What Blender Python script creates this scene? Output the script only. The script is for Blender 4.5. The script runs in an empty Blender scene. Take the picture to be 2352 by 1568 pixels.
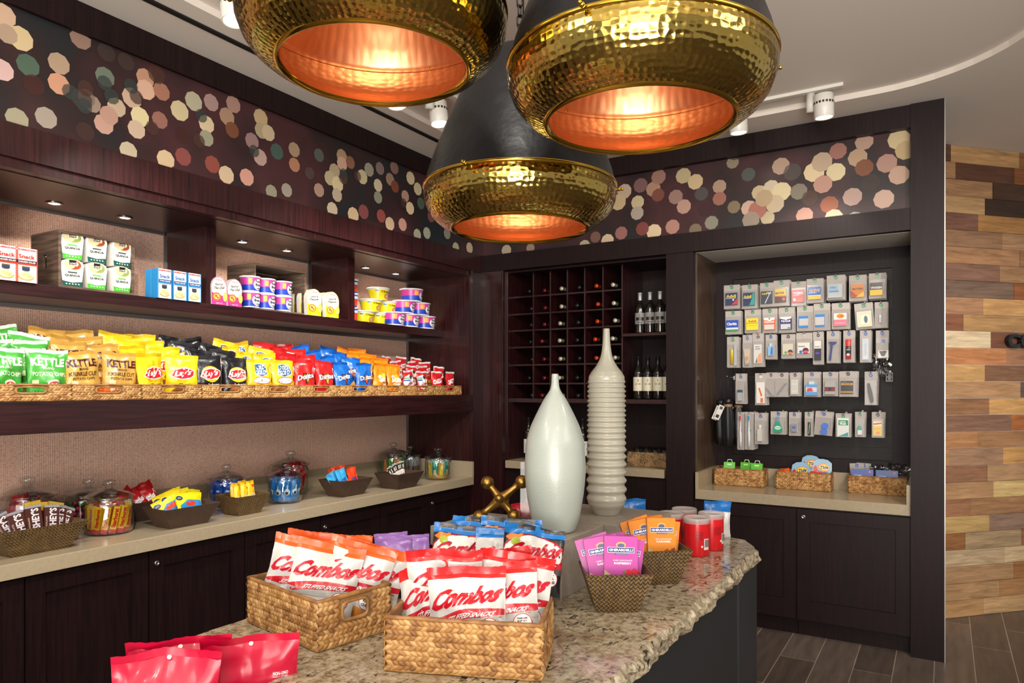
import bpy, bmesh, math, random
from mathutils import Vector, Matrix, noise
R = math.radians
SC = bpy.context.scene
COL = SC.collection

# ------------------------------------------------------------------ camera
CAMH = 1.55
YAW = R(31.1)
cam_data = bpy.data.cameras.new('camera')
cam = bpy.data.objects.new('camera', cam_data)
COL.objects.link(cam)
cam_data.sensor_width = 36.0
cam_data.lens = 1646.0 / 2352.0 * 36.0
cam_data.shift_y = (890.0 - 784.0) / 2352.0
cam_data.clip_start = 0.02
cam.location = (0, 0, CAMH)
cam.rotation_euler = (R(90), 0, YAW)
SC.camera = cam

# ------------------------------------------------------------------ world, exposure, main lights
SC.view_settings.view_transform = 'Standard'
SC.view_settings.look = 'None'
SC.view_settings.exposure = -0.2
SC.view_settings.gamma = 1.0
SC.view_settings.use_curve_mapping = False
world = bpy.data.worlds.new('world')
SC.world = world
world.use_nodes = True
world.node_tree.nodes['Background'].inputs[0].default_value = (1.0, 0.93, 0.85, 1)
world.node_tree.nodes['Background'].inputs[1].default_value = 0.6
SC.cycles.max_bounces = 10
SC.cycles.transparent_max_bounces = 24
SC.cycles.caustics_reflective = False
SC.cycles.caustics_refractive = False
SC.cycles.sample_clamp_indirect = 6

def lamp(kind, name, loc, energy, color=(1, 0.86, 0.7), target=None, size=0.1, spot=60, blend=0.5, size_y=None, spread=None):
    l = bpy.data.lights.new(name, kind)
    l.energy = energy
    l.color = color
    if kind == 'AREA':
        l.size = size
        if spread: l.spread = R(spread)
        if size_y:
            l.shape = 'RECTANGLE'
            l.size_y = size_y
    else:
        l.shadow_soft_size = size
    if kind == 'SPOT':
        l.spot_size = R(spot)
        l.spot_blend = blend
    o = bpy.data.objects.new(name, l)
    COL.objects.link(o)
    o.location = loc
    if target:
        d = Vector(target) - Vector(loc)
        o.rotation_euler = d.to_track_quat('-Z', 'Y').to_euler()
    return o

WARM = (1.0, 0.86, 0.70)
NEUT = (1.0, 0.94, 0.86)
# added fill areas without fixtures, behind and beside the viewer
lamp('AREA', 'fill_area', (0.6, -1.2, 3.1), 60, NEUT, (-1.6, 2.6, 0.9), 1.6)
lamp('AREA', 'ceiling_fill', (1.2, -2.6, 0.7), 190, NEUT, (-0.4, 0.2, 3.2), 2.4, spread=100)  # low upward area light added to brighten the ceiling
lamp('AREA', 'fill_area', (1.8, 1.6, 3.1), 45, NEUT, (-1.2, 3.6, 0.9), 1.2)
lamp('AREA', 'fill_area', (-1.6, -0.6, 3.1), 36, NEUT, (-3.0, 2.4, 1.4), 0.9)
# broad fill added behind the viewer to lift the ceiling and fronts
lamp('AREA', 'rear_fill', (0.8, -4.2, 1.7), 120, (1.0, 0.96, 0.9), (-0.8, 3.0, 2.6), 4.5, size_y=2.4)
# spots of the ceiling track
SPOTS = [((-2.4, 1.85, 2.93), (-3.5, 1.9, 1.0), 105), ((-2.4, 2.84, 2.93), (-3.5, 3.0, 1.1), 90),
         ((-2.4, 3.2, 2.93), (-3.5, 3.9, 1.0), 90), ((-0.55, 4.2, 2.98), (-0.9, 5.1, 1.4), 40)]
for a, b, e in SPOTS:
    lamp('SPOT', 'track_spot', a, e, NEUT, b, 0.035, 75, 0.7)
for a, b, e in [((0.4, 0.3, 3.05), (-1.1, 2.0, 1.0), 40), ((-1.9, 0.2, 3.05), (-1.2, 1.4, 1.0), 34),
                ((0.7, 2.4, 3.05), (-1.0, 2.6, 1.0), 30), ((1.1, 2.2, 3.05), (-0.8, 5.1, 1.3), 210),
                ((-0.6, 0.9, 3.05), (-2.1, 5.0, 1.6), 150), ((-0.9, 0.4, 3.05), (-3.5, 2.3, 1.2), 230),
                ((-0.7, 1.9, 3.05), (-3.5, 3.9, 1.2), 150), ((1.6, 3.6, 3.0), (0.4, 6.0, 1.2), 230)]:
    lamp('SPOT', 'fill_spot', a, e, NEUT, b, 0.04, 62, 0.8)  # unseen spots added to brighten island, shelves, wine rack, hook wall and planks

# ------------------------------------------------------------------ pixel helper: a pixel of the photograph and one known plane give a point
FX, FY = -math.sin(YAW), math.cos(YAW)
RX, RY = math.cos(YAW), math.sin(YAW)
def at(px, py, x=None, y=None, z=None):
    a = (px - 1176.0) / 1646.0
    b = (890.0 - py) / 1646.0
    dx, dy, dz = FX + RX * a, FY + RY * a, b
    if x is not None: w = x / dx
    elif y is not None: w = y / dy
    else: w = (z - CAMH) / dz
    return Vector((dx * w, dy * w, CAMH + dz * w))

# ------------------------------------------------------------------ tagging
def tag(o, label=None, cat=None, group=None, kind=None):
    if label: o['label'] = label
    if cat: o['category'] = cat
    if group: o['group'] = group
    if kind: o['kind'] = kind
    return o
def empty(name, loc=(0, 0, 0), rz=0.0, label=None, cat=None, group=None):
    o = bpy.data.objects.new(name, None)
    COL.objects.link(o)
    o.location = loc
    o.rotation_euler = (0, 0, rz)
    o.empty_display_size = 0.05
    return tag(o, label, cat, group)
def kids(o):
    return [c for c in COL.objects if c.parent == o]
def copy_tree(o, loc=None, rot=None, label=None, group=None, scale=None, parent=None, _kids=None):
    c = o.copy()
    COL.objects.link(c)
    if loc is not None: c.location = loc
    if rot is not None: c.rotation_euler = rot if hasattr(rot, '__len__') else (0, 0, rot)
    if scale is not None: c.scale = (scale,) * 3 if not hasattr(scale, '__len__') else scale
    if label: c['label'] = label
    if group: c['group'] = group
    if parent is not None: c.parent = parent
    for ch in list(o.children):
        d = ch.copy(); COL.objects.link(d); d.parent = c
        d.matrix_parent_inverse = ch.matrix_parent_inverse.copy()
        for g in list(ch.children):
            e = g.copy(); COL.objects.link(e); e.parent = d
    return c

# ------------------------------------------------------------------ materials
def lin(c):
    return c / 12.92 if c <= 0.04045 else ((c + 0.055) / 1.055) ** 2.4
def hexc(h):
    return (lin(int(h[0:2], 16) / 255), lin(int(h[2:4], 16) / 255), lin(int(h[4:6], 16) / 255), 1)
MATS = {}
def P(name):
    m = bpy.data.materials.new(name)
    m.use_nodes = True
    nt = m.node_tree
    return m, nt, nt.nodes['Principled BSDF']
def C(h, rough=0.4, metal=0.0, coat=0.0, kind=None):
    """plain printed / painted / plastic colour"""
    key = (h, rough, metal, coat)
    if key not in MATS:
        m, nt, b = P('surface_' + h)
        b.inputs['Base Color'].default_value = hexc(h)
        b.inputs['Roughness'].default_value = rough
        b.inputs['Metallic'].default_value = metal
        b.inputs['Coat Weight'].default_value = coat
        b.inputs['Coat Roughness'].default_value = 0.1
        MATS[key] = m
    return MATS[key]
def F(h):      # glossy printed foil
    return C(h, 0.3, 0.0, 0.25)
def N(nt, t, **kw):
    n = nt.nodes.new(t)
    for k, v in kw.items():
        if k.startswith('i_'):
            n.inputs[k[2:].replace('_', ' ')].default_value = v
        else:
            setattr(n, k, v)
    return n
def ramp(nt, stops, interp='LINEAR'):
    n = nt.nodes.new('ShaderNodeValToRGB')
    cr = n.color_ramp
    cr.interpolation = interp
    while len(cr.elements) < len(stops): cr.elements.new(0.5)
    for e, (p, c) in zip(cr.elements, stops):
        e.position = p
        e.color = hexc(c) if isinstance(c, str) else (c, c, c, 1)
    return n
def coords(nt, scale=(1, 1, 1), kind='Object', rot=(0, 0, 0)):
    tc = nt.nodes.new('ShaderNodeTexCoord')
    mp = nt.nodes.new('ShaderNodeMapping')
    mp.inputs['Scale'].default_value = scale
    mp.inputs['Rotation'].default_value = rot
    nt.links.new(tc.outputs[kind], mp.inputs[0])
    return mp.outputs[0]
def bump(nt, b, height, strength=0.3, dist=0.01):
    n = nt.nodes.new('ShaderNodeBump')
    n.inputs['Strength'].default_value = strength
    n.inputs['Distance'].default_value = dist
    nt.links.new(height, n.inputs['Height'])
    nt.links.new(n.outputs[0], b.inputs['Normal'])
    return n

def wood_mat(name, c1, c2, scale=(30, 30, 1.5), rough=0.35, coat=0.0, strength=0.08):
    m, nt, b = P(name)
    v = coords(nt, scale)
    n = N(nt, 'ShaderNodeTexNoise'); n.inputs['Scale'].default_value = 2.2; n.inputs['Detail'].default_value = 7
    nt.links.new(v, n.inputs[0])
    r = ramp(nt, [(0.3, c1), (0.7, c2)])
    nt.links.new(n.outputs[0], r.inputs[0]); nt.links.new(r.outputs[0], b.inputs['Base Color'])
    b.inputs['Roughness'].default_value = rough
    b.inputs['Coat Weight'].default_value = coat
    bump(nt, b, n.outputs[0], strength, 0.002)
    return m
ESP = wood_mat('espresso_wood', '1b0a0b', '381618', (40, 40, 2.0), 0.30, 0.1)
ESP_H = wood_mat('espresso_wood_horizontal', '1b0a0b', '341517', (2.0, 2.0, 40), 0.30, 0.1)
ESP_D = wood_mat('black_brown_wood', '110708', '200f10', (40, 40, 2.0), 0.45, 0.0)
GREYWOOD = wood_mat('weathered_crate_wood', '3a2b24', '75604f', (3, 3, 30), 0.7, 0, 0.3)

def stone_mat(name, c1, c2, rough=0.18):
    m, nt, b = P(name)
    v = coords(nt)
    n = N(nt, 'ShaderNodeTexNoise'); n.inputs['Scale'].default_value = 60; n.inputs['Detail'].default_value = 4
    nt.links.new(v, n.inputs[0])
    r = ramp(nt, [(0.35, c1), (0.65, c2)])
    nt.links.new(n.outputs[0], r.inputs[0]); nt.links.new(r.outputs[0], b.inputs['Base Color'])
    b.inputs['Roughness'].default_value = rough
    return m
QUARTZ = stone_mat('beige_quartz', 'a2937a', 'a8997f', .2)
RISER = stone_mat('taupe_riser', '92877c', '9a8f83', 0.45)

def fabric_mat():
    m, nt, b = P('ribbed_tan_fabric')
    v = coords(nt, (1, 1, 1))
    w = N(nt, 'ShaderNodeTexWave', wave_type='BANDS', bands_direction='Y')
    w.inputs['Scale'].default_value = 38; w.inputs['Distortion'].default_value = 0.5; w.inputs['Detail'].default_value = 1
    w.inputs['Detail Scale'].default_value = 8
    nt.links.new(v, w.inputs[0])
    v2 = coords(nt, (1, 70, 330))
    n = N(nt, 'ShaderNodeTexNoise'); n.inputs['Scale'].default_value = 1.0; n.inputs['Detail'].default_value = 3
    nt.links.new(v2, n.inputs[0])
    mx = N(nt, 'ShaderNodeMath', operation='MULTIPLY'); nt.links.new(w.outputs[1], mx.inputs[0]); mx.inputs[1].default_value = 0.45
    ad = N(nt, 'ShaderNodeMath', operation='ADD'); nt.links.new(mx.outputs[0], ad.inputs[0]); nt.links.new(n.outputs[0], ad.inputs[1])
    r = ramp(nt, [(0.26, '86625a'), (0.52, 'cc9d88'), (0.88, 'f6ceb8')])
    nt.links.new(ad.outputs[0], r.inputs[0]); nt.links.new(r.outputs[0], b.inputs['Base Color'])
    b.inputs['Roughness'].default_value = 0.9
    bump(nt, b, ad.outputs[0], 0.6, 0.003)
    return m
FABRIC = fabric_mat()

def granite_mat(name, rough):
    m, nt, b = P(name)
    v = coords(nt)
    n0 = N(nt, 'ShaderNodeTexNoise'); n0.inputs['Scale'].default_value = 5; n0.inputs['Detail'].default_value = 5
    nt.links.new(v, n0.inputs[0])
    n1 = N(nt, 'ShaderNodeTexNoise'); n1.inputs['Scale'].default_value = 55; n1.inputs['Detail'].default_value = 8; n1.inputs['Roughness'].default_value = 0.7
    nt.links.new(v, n1.inputs[0])
    r1 = ramp(nt, [(0.32, '40382e'), (0.42, '82735c'), (0.52, 'a89a80'), (0.68, 'beb5a2')])
    nt.links.new(n1.outputs[0], r1.inputs[0])
    v2 = coords(nt, (2.2, 1.0, 1.0), rot=(0, 0, R(35)))
    n2 = N(nt, 'ShaderNodeTexNoise'); n2.inputs['Scale'].default_value = 17; n2.inputs['Detail'].default_value = 6; n2.inputs['Roughness'].default_value = 0.62; n2.inputs['Distortion'].default_value = 1.2
    nt.links.new(v2, n2.inputs[0])
    r2 = ramp(nt, [(0.37, 1.0), (0.42, 0.0)])
    nt.links.new(n2.outputs[0], r2.inputs[0])
    r3 = ramp(nt, [(0.58, 0.0), (0.66, 0.75)])
    nt.links.new(n0.outputs[0], r3.inputs[0])
    mxa = N(nt, 'ShaderNodeMixRGB'); nt.links.new(r3.outputs[0], mxa.inputs[0]); nt.links.new(r1.outputs[0], mxa.inputs[1]); mxa.inputs[2].default_value = hexc('84694c')
    mxb = N(nt, 'ShaderNodeMixRGB'); nt.links.new(r2.outputs[0], mxb.inputs[0]); nt.links.new(mxa.outputs[0], mxb.inputs[1]); mxb.inputs[2].default_value = hexc('26221f')
    nt.links.new(mxb.outputs[0], b.inputs['Base Color'])
    b.inputs['Roughness'].default_value = rough
    return m
GRANITE = granite_mat('polished_granite', 0.14)
GRANITE_E = granite_mat('chiselled_granite', 0.4)

def paint_mat(name, c, rough=0.6):
    m, nt, b = P(name)
    n = N(nt, 'ShaderNodeTexNoise'); n.inputs['Scale'].default_value = 120
    nt.links.new(coords(nt), n.inputs[0])
    b.inputs['Base Color'].default_value = hexc(c); b.inputs['Roughness'].default_value = rough
    bump(nt, b, n.outputs[0], 0.05, 0.001)
    return m
CEIL = paint_mat('ceiling_paint', 'dcd3c9', 0.85)
ESP_D.node_tree.nodes['Principled BSDF'].inputs['Specular IOR Level'].default_value = 0.25
BASEP = paint_mat('island_black_paint', '24262a', 0.45)
BLACKP = paint_mat('matte_black', '0c0c0d', 0.5)

def floor_mat():
    m, nt, b = P('wood_look_floor_tile')
    tc = nt.nodes.new('ShaderNodeTexCoord')
    mp = N(nt, 'ShaderNodeMapping'); mp.inputs['Rotation'].default_value = (0, 0, R(90)); mp.inputs['Location'].default_value = (0.31, 0.048, 0)
    nt.links.new(tc.outputs['Object'], mp.inputs[0])
    br = N(nt, 'ShaderNodeTexBrick', offset=0.37, offset_frequency=2)
    br.inputs['Scale'].default_value = 1.0; br.inputs['Brick Width'].default_value = 1.2; br.inputs['Row Height'].default_value = 0.192
    br.inputs['Mortar Size'].default_value = 0.0022; br.inputs['Bias'].default_value = -0.2
    br.inputs['Color1'].default_value = hexc('5e5149'); br.inputs['Color2'].default_value = hexc('7a6a60'); br.inputs['Mortar'].default_value = hexc('b3a492')
    nt.links.new(mp.outputs[0], br.inputs[0])
    n = N(nt, 'ShaderNodeTexNoise'); n.inputs['Scale'].default_value = 2; n.inputs['Detail'].default_value = 7
    nt.links.new(coords(nt, (14, 1.6, 1)), n.inputs[0])
    r = ramp(nt, [(0.3, 0.55), (0.7, 1.1)])
    nt.links.new(n.outputs[0], r.inputs[0])
    mx = N(nt, 'ShaderNodeMixRGB', blend_type='MULTIPLY'); mx.inputs[0].default_value = 0.8
    nt.links.new(br.outputs[0], mx.inputs[1]); nt.links.new(r.outputs[0], mx.inputs[2])
    nt.links.new(mx.outputs[0], b.inputs['Base Color'])
    b.inputs['Roughness'].default_value = 0.38
    return m
FLOOR = floor_mat()

def metal_mat(name, c, rough, hammered=None, strength=0.5, coat=0):
    m, nt, b = P(name)
    b.inputs['Base Color'].default_value = hexc(c); b.inputs['Roughness'].default_value = rough; b.inputs['Metallic'].default_value = 1
    b.inputs['Coat Weight'].default_value = coat
    if hammered:
        v = coords(nt, hammered, 'UV')
        vo = N(nt, 'ShaderNodeTexVoronoi', feature='SMOOTH_F1'); vo.inputs['Scale'].default_value = 1; vo.inputs['Randomness'].default_value = 0.45
        vo.inputs['Smoothness'].default_value = 0.35
        nt.links.new(v, vo.inputs[0])
        bump(nt, b, vo.outputs['Distance'], strength, 0.006)
    return m
BRASS = metal_mat('hammered_brass', 'b59b50', 0.14, (105, 13, 1), 0.36)
COPPER = metal_mat('hammered_copper', 'e8a878', 0.36, (80, 12, 1), 0.16)
BRASS_S = metal_mat('satin_brass', '9a7a3c', 0.36)
BRASS_T = metal_mat('polished_brass', 'c9a23a', 0.15)
STEEL = metal_mat('steel', 'b8b8b8', 0.25)
ALU = metal_mat('brushed_aluminium', 'a9a4a0', 0.35)

def black_shade():
    m, nt, b = P('black_leathery_enamel')
    b.inputs['Base Color'].default_value = hexc('0d0c0f'); b.inputs['Specular IOR Level'].default_value = 0.35
    n = N(nt, 'ShaderNodeTexNoise'); n.inputs['Scale'].default_value = 9; n.inputs['Detail'].default_value = 6
    nt.links.new(coords(nt, (1, 1, 1)), n.inputs[0])
    r = ramp(nt, [(0.2, 0.3), (0.8, 0.5)]); nt.links.new(n.outputs[0], r.inputs[0]); nt.links.new(r.outputs[0], b.inputs['Roughness'])
    n2 = N(nt, 'ShaderNodeTexNoise'); n2.inputs['Scale'].default_value = 28; n2.inputs['Detail'].default_value = 3
    nt.links.new(coords(nt, (1, 1, 1)), n2.inputs[0])
    bump(nt, b, n2.outputs[0], 0.35, 0.006)
    return m
BSHADE = black_shade()

def glass_mat(name, tint=(1, 1, 1, 1), refl=1.0, rough=0.02):
    m = bpy.data.materials.new(name); m.use_nodes = True
    nt = m.node_tree; nt.nodes.clear()
    out = N(nt, 'ShaderNodeOutputMaterial'); mix = N(nt, 'ShaderNodeMixShader'); tr = N(nt, 'ShaderNodeBsdfTransparent'); gl = N(nt, 'ShaderNodeBsdfGlossy')
    lw = N(nt, 'ShaderNodeLayerWeight'); lw.inputs[0].default_value = 0.5
    pw = N(nt, 'ShaderNodeMath', operation='POWER'); pw.inputs[1].default_value = 3.5; nt.links.new(lw.outputs['Facing'], pw.inputs[0])
    fr = N(nt, 'ShaderNodeMath', operation='MULTIPLY_ADD'); fr.inputs[1].default_value = 0.8; fr.inputs[2].default_value = 0.075; nt.links.new(pw.outputs[0], fr.inputs[0])
    tr.inputs[0].default_value = tint; gl.inputs['Roughness'].default_value = rough
    ml = N(nt, 'ShaderNodeMath', operation='MULTIPLY'); ml.inputs[1].default_value = refl
    nt.links.new(fr.outputs[0], ml.inputs[0]); nt.links.new(ml.outputs[0], mix.inputs[0])
    nt.links.new(tr.outputs[0], mix.inputs[1]); nt.links.new(gl.outputs[0], mix.inputs[2]); nt.links.new(mix.outputs[0], out.inputs[0])
    return m
GLASS = glass_mat('clear_glass', (0.93, 0.95, 0.95, 1), 1.3)
CLEAR = glass_mat('clear_plastic', (0.98, 0.98, 0.98, 1), 0.55, 0.12)

def emit_mat(name, c, s):
    m = bpy.data.materials.new(name); m.use_nodes = True
    nt = m.node_tree; nt.nodes.clear()
    out = N(nt, 'ShaderNodeOutputMaterial'); e = N(nt, 'ShaderNodeEmission'); e.inputs[0].default_value = hexc(c); e.inputs[1].default_value = s
    nt.links.new(e.outputs[0], out.inputs[0])
    return m
BULBGLOW = emit_mat('warm_bulb_glow', 'ffd9a0', 3)
LAMPGLOW = emit_mat('lamp_glow', 'fff4e0', 14)

def weave_mat(name, c1, c2, sc=150):
    m, nt, b = P(name)
    v = coords(nt, (sc, sc, 1), 'UV', (0, 0, R(45)))
    ch = N(nt, 'ShaderNodeTexChecker'); ch.inputs['Scale'].default_value = 1.0
    nt.links.new(v, ch.inputs[0])
    w1 = N(nt, 'ShaderNodeTexWave', wave_type='BANDS', bands_direction='X', wave_profile='SIN'); w1.inputs['Scale'].default_value = 0.3183 * 1.0
    w2 = N(nt, 'ShaderNodeTexWave', wave_type='BANDS', bands_direction='Y', wave_profile='SIN'); w2.inputs['Scale'].default_value = 0.3183 * 1.0
    nt.links.new(v, w1.inputs[0]); nt.links.new(v, w2.inputs[0])
    mh = N(nt, 'ShaderNodeMixRGB'); nt.links.new(ch.outputs['Fac'], mh.inputs[0]); nt.links.new(w1.outputs[0], mh.inputs[1]); nt.links.new(w2.outputs[0], mh.inputs[2])
    n = N(nt, 'ShaderNodeTexNoise'); n.inputs['Scale'].default_value = 40; nt.links.new(coords(nt), n.inputs[0])
    mm = N(nt, 'ShaderNodeMixRGB'); mm.inputs[0].default_value = 0.5; nt.links.new(mh.outputs[0], mm.inputs[1]); nt.links.new(n.outputs[0], mm.inputs[2])
    r = ramp(nt, [(0.3, c1), (0.75, c2)]); nt.links.new(mm.outputs[0], r.inputs[0]); nt.links.new(r.outputs[0], b.inputs['Base Color'])
    b.inputs['Roughness'].default_value = 0.45
    bump(nt, b, mh.outputs[0], 0.6, 0.002)
    return m
BRONZE = weave_mat('bronze_woven', '2e2012', '7c6138', 105)
BRONZE_B = weave_mat('bronze_woven_fine', '30201a', '5e4434', 260)

def straw_mat(name, c1, c2, c3):
    m, nt, b = P(name)
    oi = N(nt, 'ShaderNodeNewGeometry')
    n = N(nt, 'ShaderNodeTexNoise'); n.inputs['Scale'].default_value = 30; n.inputs['Detail'].default_value = 6
    nt.links.new(coords(nt, (1, 1, 1)), n.inputs[0])
    ad = N(nt, 'ShaderNodeMath', operation='ADD'); nt.links.new(n.outputs[0], ad.inputs[0])
    ms = N(nt, 'ShaderNodeMath', operation='MULTIPLY'); ms.inputs[1].default_value = 0.45; nt.links.new(oi.outputs['Random Per Island'], ms.inputs[0]); nt.links.new(ms.outputs[0], ad.inputs[1])
    r = ramp(nt, [(0.42, c1), (0.7, c2), (1.0, c3)]); nt.links.new(ad.outputs[0], r.inputs[0]); nt.links.new(r.outputs[0], b.inputs['Base Color'])
    b.inputs['Roughness'].default_value = 0.5
    n2 = N(nt, 'ShaderNodeTexNoise'); n2.inputs['Scale'].default_value = 250; nt.links.new(coords(nt, (1, 1, 1)), n2.inputs[0])
    bump(nt, b, n2.outputs[0], 0.2, 0.001)
    return m
STRAW = straw_mat('braided_straw', '7c5029', 'a87a44', 'c9a068')
STRAW_D = straw_mat('dark_wicker', '4a3420', '82643f', 'a8875a')

# ------------------------------------------------------------------ mesh builder
class MB:
    def __init__(s):
        s.v = []; s.f = []; s.m = []; s.sm = []; s.mats = []; s.uv = {}
        s.T = None
    def mi(s, mat):
        if mat not in s.mats: s.mats.append(mat)
        return s.mats.index(mat)
    def add(s, vs, fs, mat, smooth=False, uvs=None):
        b = len(s.v)
        if s.T is not None: vs = [s.T @ Vector(v) for v in vs]
        s.v.extend([tuple(v) for v in vs])
        k = s.mi(mat)
        for j, f in enumerate(fs):
            if uvs: s.uv[len(s.f)] = [uvs[i] for i in f]
            s.f.append([i + b for i in f]); s.m.append(k); s.sm.append(smooth)
    def box(s, x0, x1, y0, y1, z0, z1, mat):
        vs = [(x0, y0, z0), (x1, y0, z0), (x1, y1, z0), (x0, y1, z0), (x0, y0, z1), (x1, y0, z1), (x1, y1, z1), (x0, y1, z1)]
        fs = [(0, 3, 2, 1), (4, 5, 6, 7), (0, 1, 5, 4), (1, 2, 6, 5), (2, 3, 7, 6), (3, 0, 4, 7)]
        s.add(vs, fs, mat)
        return s
    def hexa(s, bot, top, mat):
        """bot, top: 4 points each, same winding (ccw from above)"""
        vs = list(bot) + list(top)
        s.add(vs, [(0, 3, 2, 1), (4, 5, 6, 7), (0, 1, 5, 4), (1, 2, 6, 5), (2, 3, 7, 6), (3, 0, 4, 7)], mat)
    def lathe(s, prof, mat, seg=32, smooth=True, c=(0, 0, 0), caps=True, uv=False, sx=1, sy=1):
        n = len(prof); vs = []; fs = []; uvs = []
        cols = seg + 1 if uv else seg
        L = 0; ls = [0]
        for i in range(1, n):
            L += math.hypot(prof[i][0] - prof[i-1][0], prof[i][1] - prof[i-1][1]); ls.append(L)
        for i, (r, z) in enumerate(prof):
            for j in range(cols):
                a = 2 * math.pi * j / seg
                vs.append((c[0] + r * sx * math.cos(a), c[1] + r * sy * math.sin(a), c[2] + z)); uvs.append((j / seg, ls[i] / max(L, 1e-6)))
        for i in range(n - 1):
            for j in range(seg):
                k = (j + 1) if uv else (j + 1) % seg
                fs.append((i * cols + j, i * cols + k, (i + 1) * cols + k, (i + 1) * cols + j))
        s.add(vs, fs, mat, smooth, uvs if uv else None)
        if caps:
            if prof[0][0] > 1e-5: s.add([(c[0] + prof[0][0] * sx * math.cos(2*math.pi*j/seg), c[1] + prof[0][0] * sy * math.sin(2*math.pi*j/seg), c[2] + prof[0][1]) for j in range(seg)], [tuple(range(seg - 1, -1, -1))], mat)
            if prof[-1][0] > 1e-5: s.add([(c[0] + prof[-1][0] * sx * math.cos(2*math.pi*j/seg), c[1] + prof[-1][0] * sy * math.sin(2*math.pi*j/seg), c[2] + prof[-1][1]) for j in range(seg)], [tuple(range(seg))], mat)
        return s
    def tube(s, pts, r, mat, seg=8, smooth=True, closed=False):
        pts = [Vector(p) for p in pts]; n = len(pts)
        rr = r if hasattr(r, '__len__') else [r] * n
        vs = []; up = None
        for i, p in enumerate(pts):
            a = pts[(i - 1) % n] if (closed or i > 0) else p
            b = pts[(i + 1) % n] if (closed or i < n - 1) else p
            d = (b - a).normalized()
            if up is None: up = Vector((0, 0, 1)) if abs(d.z) < 0.9 else Vector((1, 0, 0))
            x = up.cross(d).normalized(); y = d.cross(x); up = y
            for j in range(seg):
                t = 2 * math.pi * j / seg
                vs.append(p + x * rr[i] * math.cos(t) + y * rr[i] * math.sin(t))
        fs = []
        for i in range(n if closed else n - 1):
            for j in range(seg):
                k = (j + 1) % seg; i2 = (i + 1) % n
                fs.append((i * seg + j, i * seg + k, i2 * seg + k, i2 * seg + j))
        if not closed:
            fs.append(tuple(range(seg - 1, -1, -1))); fs.append(tuple((n - 1) * seg + j for j in range(seg)))
        s.add(vs, fs, mat, smooth)
        return s
    def cyl(s, p, q, r, mat, seg=16, r2=None):
        return s.tube([p, q], [r, r if r2 is None else r2], mat, seg)
    def sphere(s, c, r, mat, seg=12, rings=8, sc=(1, 1, 1)):
        vs = []; fs = []
        for i in range(rings + 1):
            t = math.pi * i / rings
            for j in range(seg):
                a = 2 * math.pi * j / seg
                vs.append((c[0] + r * sc[0] * math.sin(t) * math.cos(a), c[1] + r * sc[1] * math.sin(t) * math.sin(a), c[2] + r * sc[2] * math.cos(t)))
        for i in range(rings):
            for j in range(seg):
                k = (j + 1) % seg
                fs.append((i * seg + j, (i + 1) * seg + j, (i + 1) * seg + k, i * seg + k))
        s.add(vs, fs, mat, True)
        return s
    def prism(s, pts, y0, y1, mat):
        """outline in x,z extruded along y"""
        n = len(pts)
        vs = [(x, y0, z) for x, z in pts] + [(x, y1, z) for x, z in pts]
        fs = [tuple(range(n)), tuple(range(2 * n - 1, n - 1, -1))] + [(i, i + n, (i + 1) % n + n, (i + 1) % n) for i in range(n)]
        s.add(vs, fs, mat)
        return s
    def mesh(s, name):
        me = bpy.data.meshes.new(name)
        me.from_pydata(s.v, [], s.f)
        for m in s.mats: me.materials.append(m)
        me.polygons.foreach_set('material_index', s.m)
        me.polygons.foreach_set('use_smooth', s.sm)
        if s.uv:
            ul = me.uv_layers.new(name='uv')
            for fi, u in s.uv.items():
                p = me.polygons[fi]
                for k, li in enumerate(p.loop_indices): ul.data[li].uv = u[k]
        me.update()
        return me
    def build(s, name, parent=None, loc=(0, 0, 0), rot=None, bevel=0):
        o = bpy.data.objects.new(name, s.mesh(name))
        COL.objects.link(o)
        o.location = loc
        if rot is not None: o.rotation_euler = rot if hasattr(rot, '__len__') else (0, 0, rot)
        if parent is not None: o.parent = parent
        if bevel:
            md = o.modifiers.new('bevel', 'BEVEL'); md.width = bevel; md.segments = 2; md.limit_method = 'ANGLE'
        return o
def box(name, x0, x1, y0, y1, z0, z1, mat, parent=None, bevel=0):
    cx, cy = (x0 + x1) / 2, (y0 + y1) / 2
    return MB().box(x0 - cx, x1 - cx, y0 - cy, y1 - cy, 0, z1 - z0, mat).build(name, parent, (cx, cy, z0), bevel=bevel)
def lbox(name, x0, x1, y0, y1, z0, z1, mat, parent=None, bevel=0):
    return MB().box(x0, x1, y0, y1, z0, z1, mat).build(name, parent, bevel=bevel)
def struct(o):
    o['kind'] = 'structure'; return o

# ------------------------------------------------------------------ printed art (flat shapes and lettering laid on a surface)
TXT = {}
def text_geo(s, bold=0.0):
    k = (s, bold)
    if k in TXT: return TXT[k]
    cu = bpy.data.curves.new('t', 'FONT'); cu.body = s; cu.resolution_u = 2; cu.offset = bold
    ob = bpy.data.objects.new('t', cu); COL.objects.link(ob)
    dg = bpy.context.evaluated_depsgraph_get(); dg.update()
    me = bpy.data.meshes.new_from_object(ob.evaluated_get(dg))
    vs = [(v.co.x, v.co.y) for v in me.vertices]; fs = [tuple(p.vertices) for p in me.polygons]
    x0 = min(v[0] for v in vs); x1 = max(v[0] for v in vs); y0 = min(v[1] for v in vs); y1 = max(v[1] for v in vs)
    vs = [((x - x0) / (x1 - x0) - 0.5, (y - y0) / (y1 - y0) - 0.5) for x, y in vs]
    bpy.data.objects.remove(ob); bpy.data.curves.remove(cu); bpy.data.meshes.remove(me)
    TXT[k] = (vs, fs)
    return TXT[k]
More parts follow.
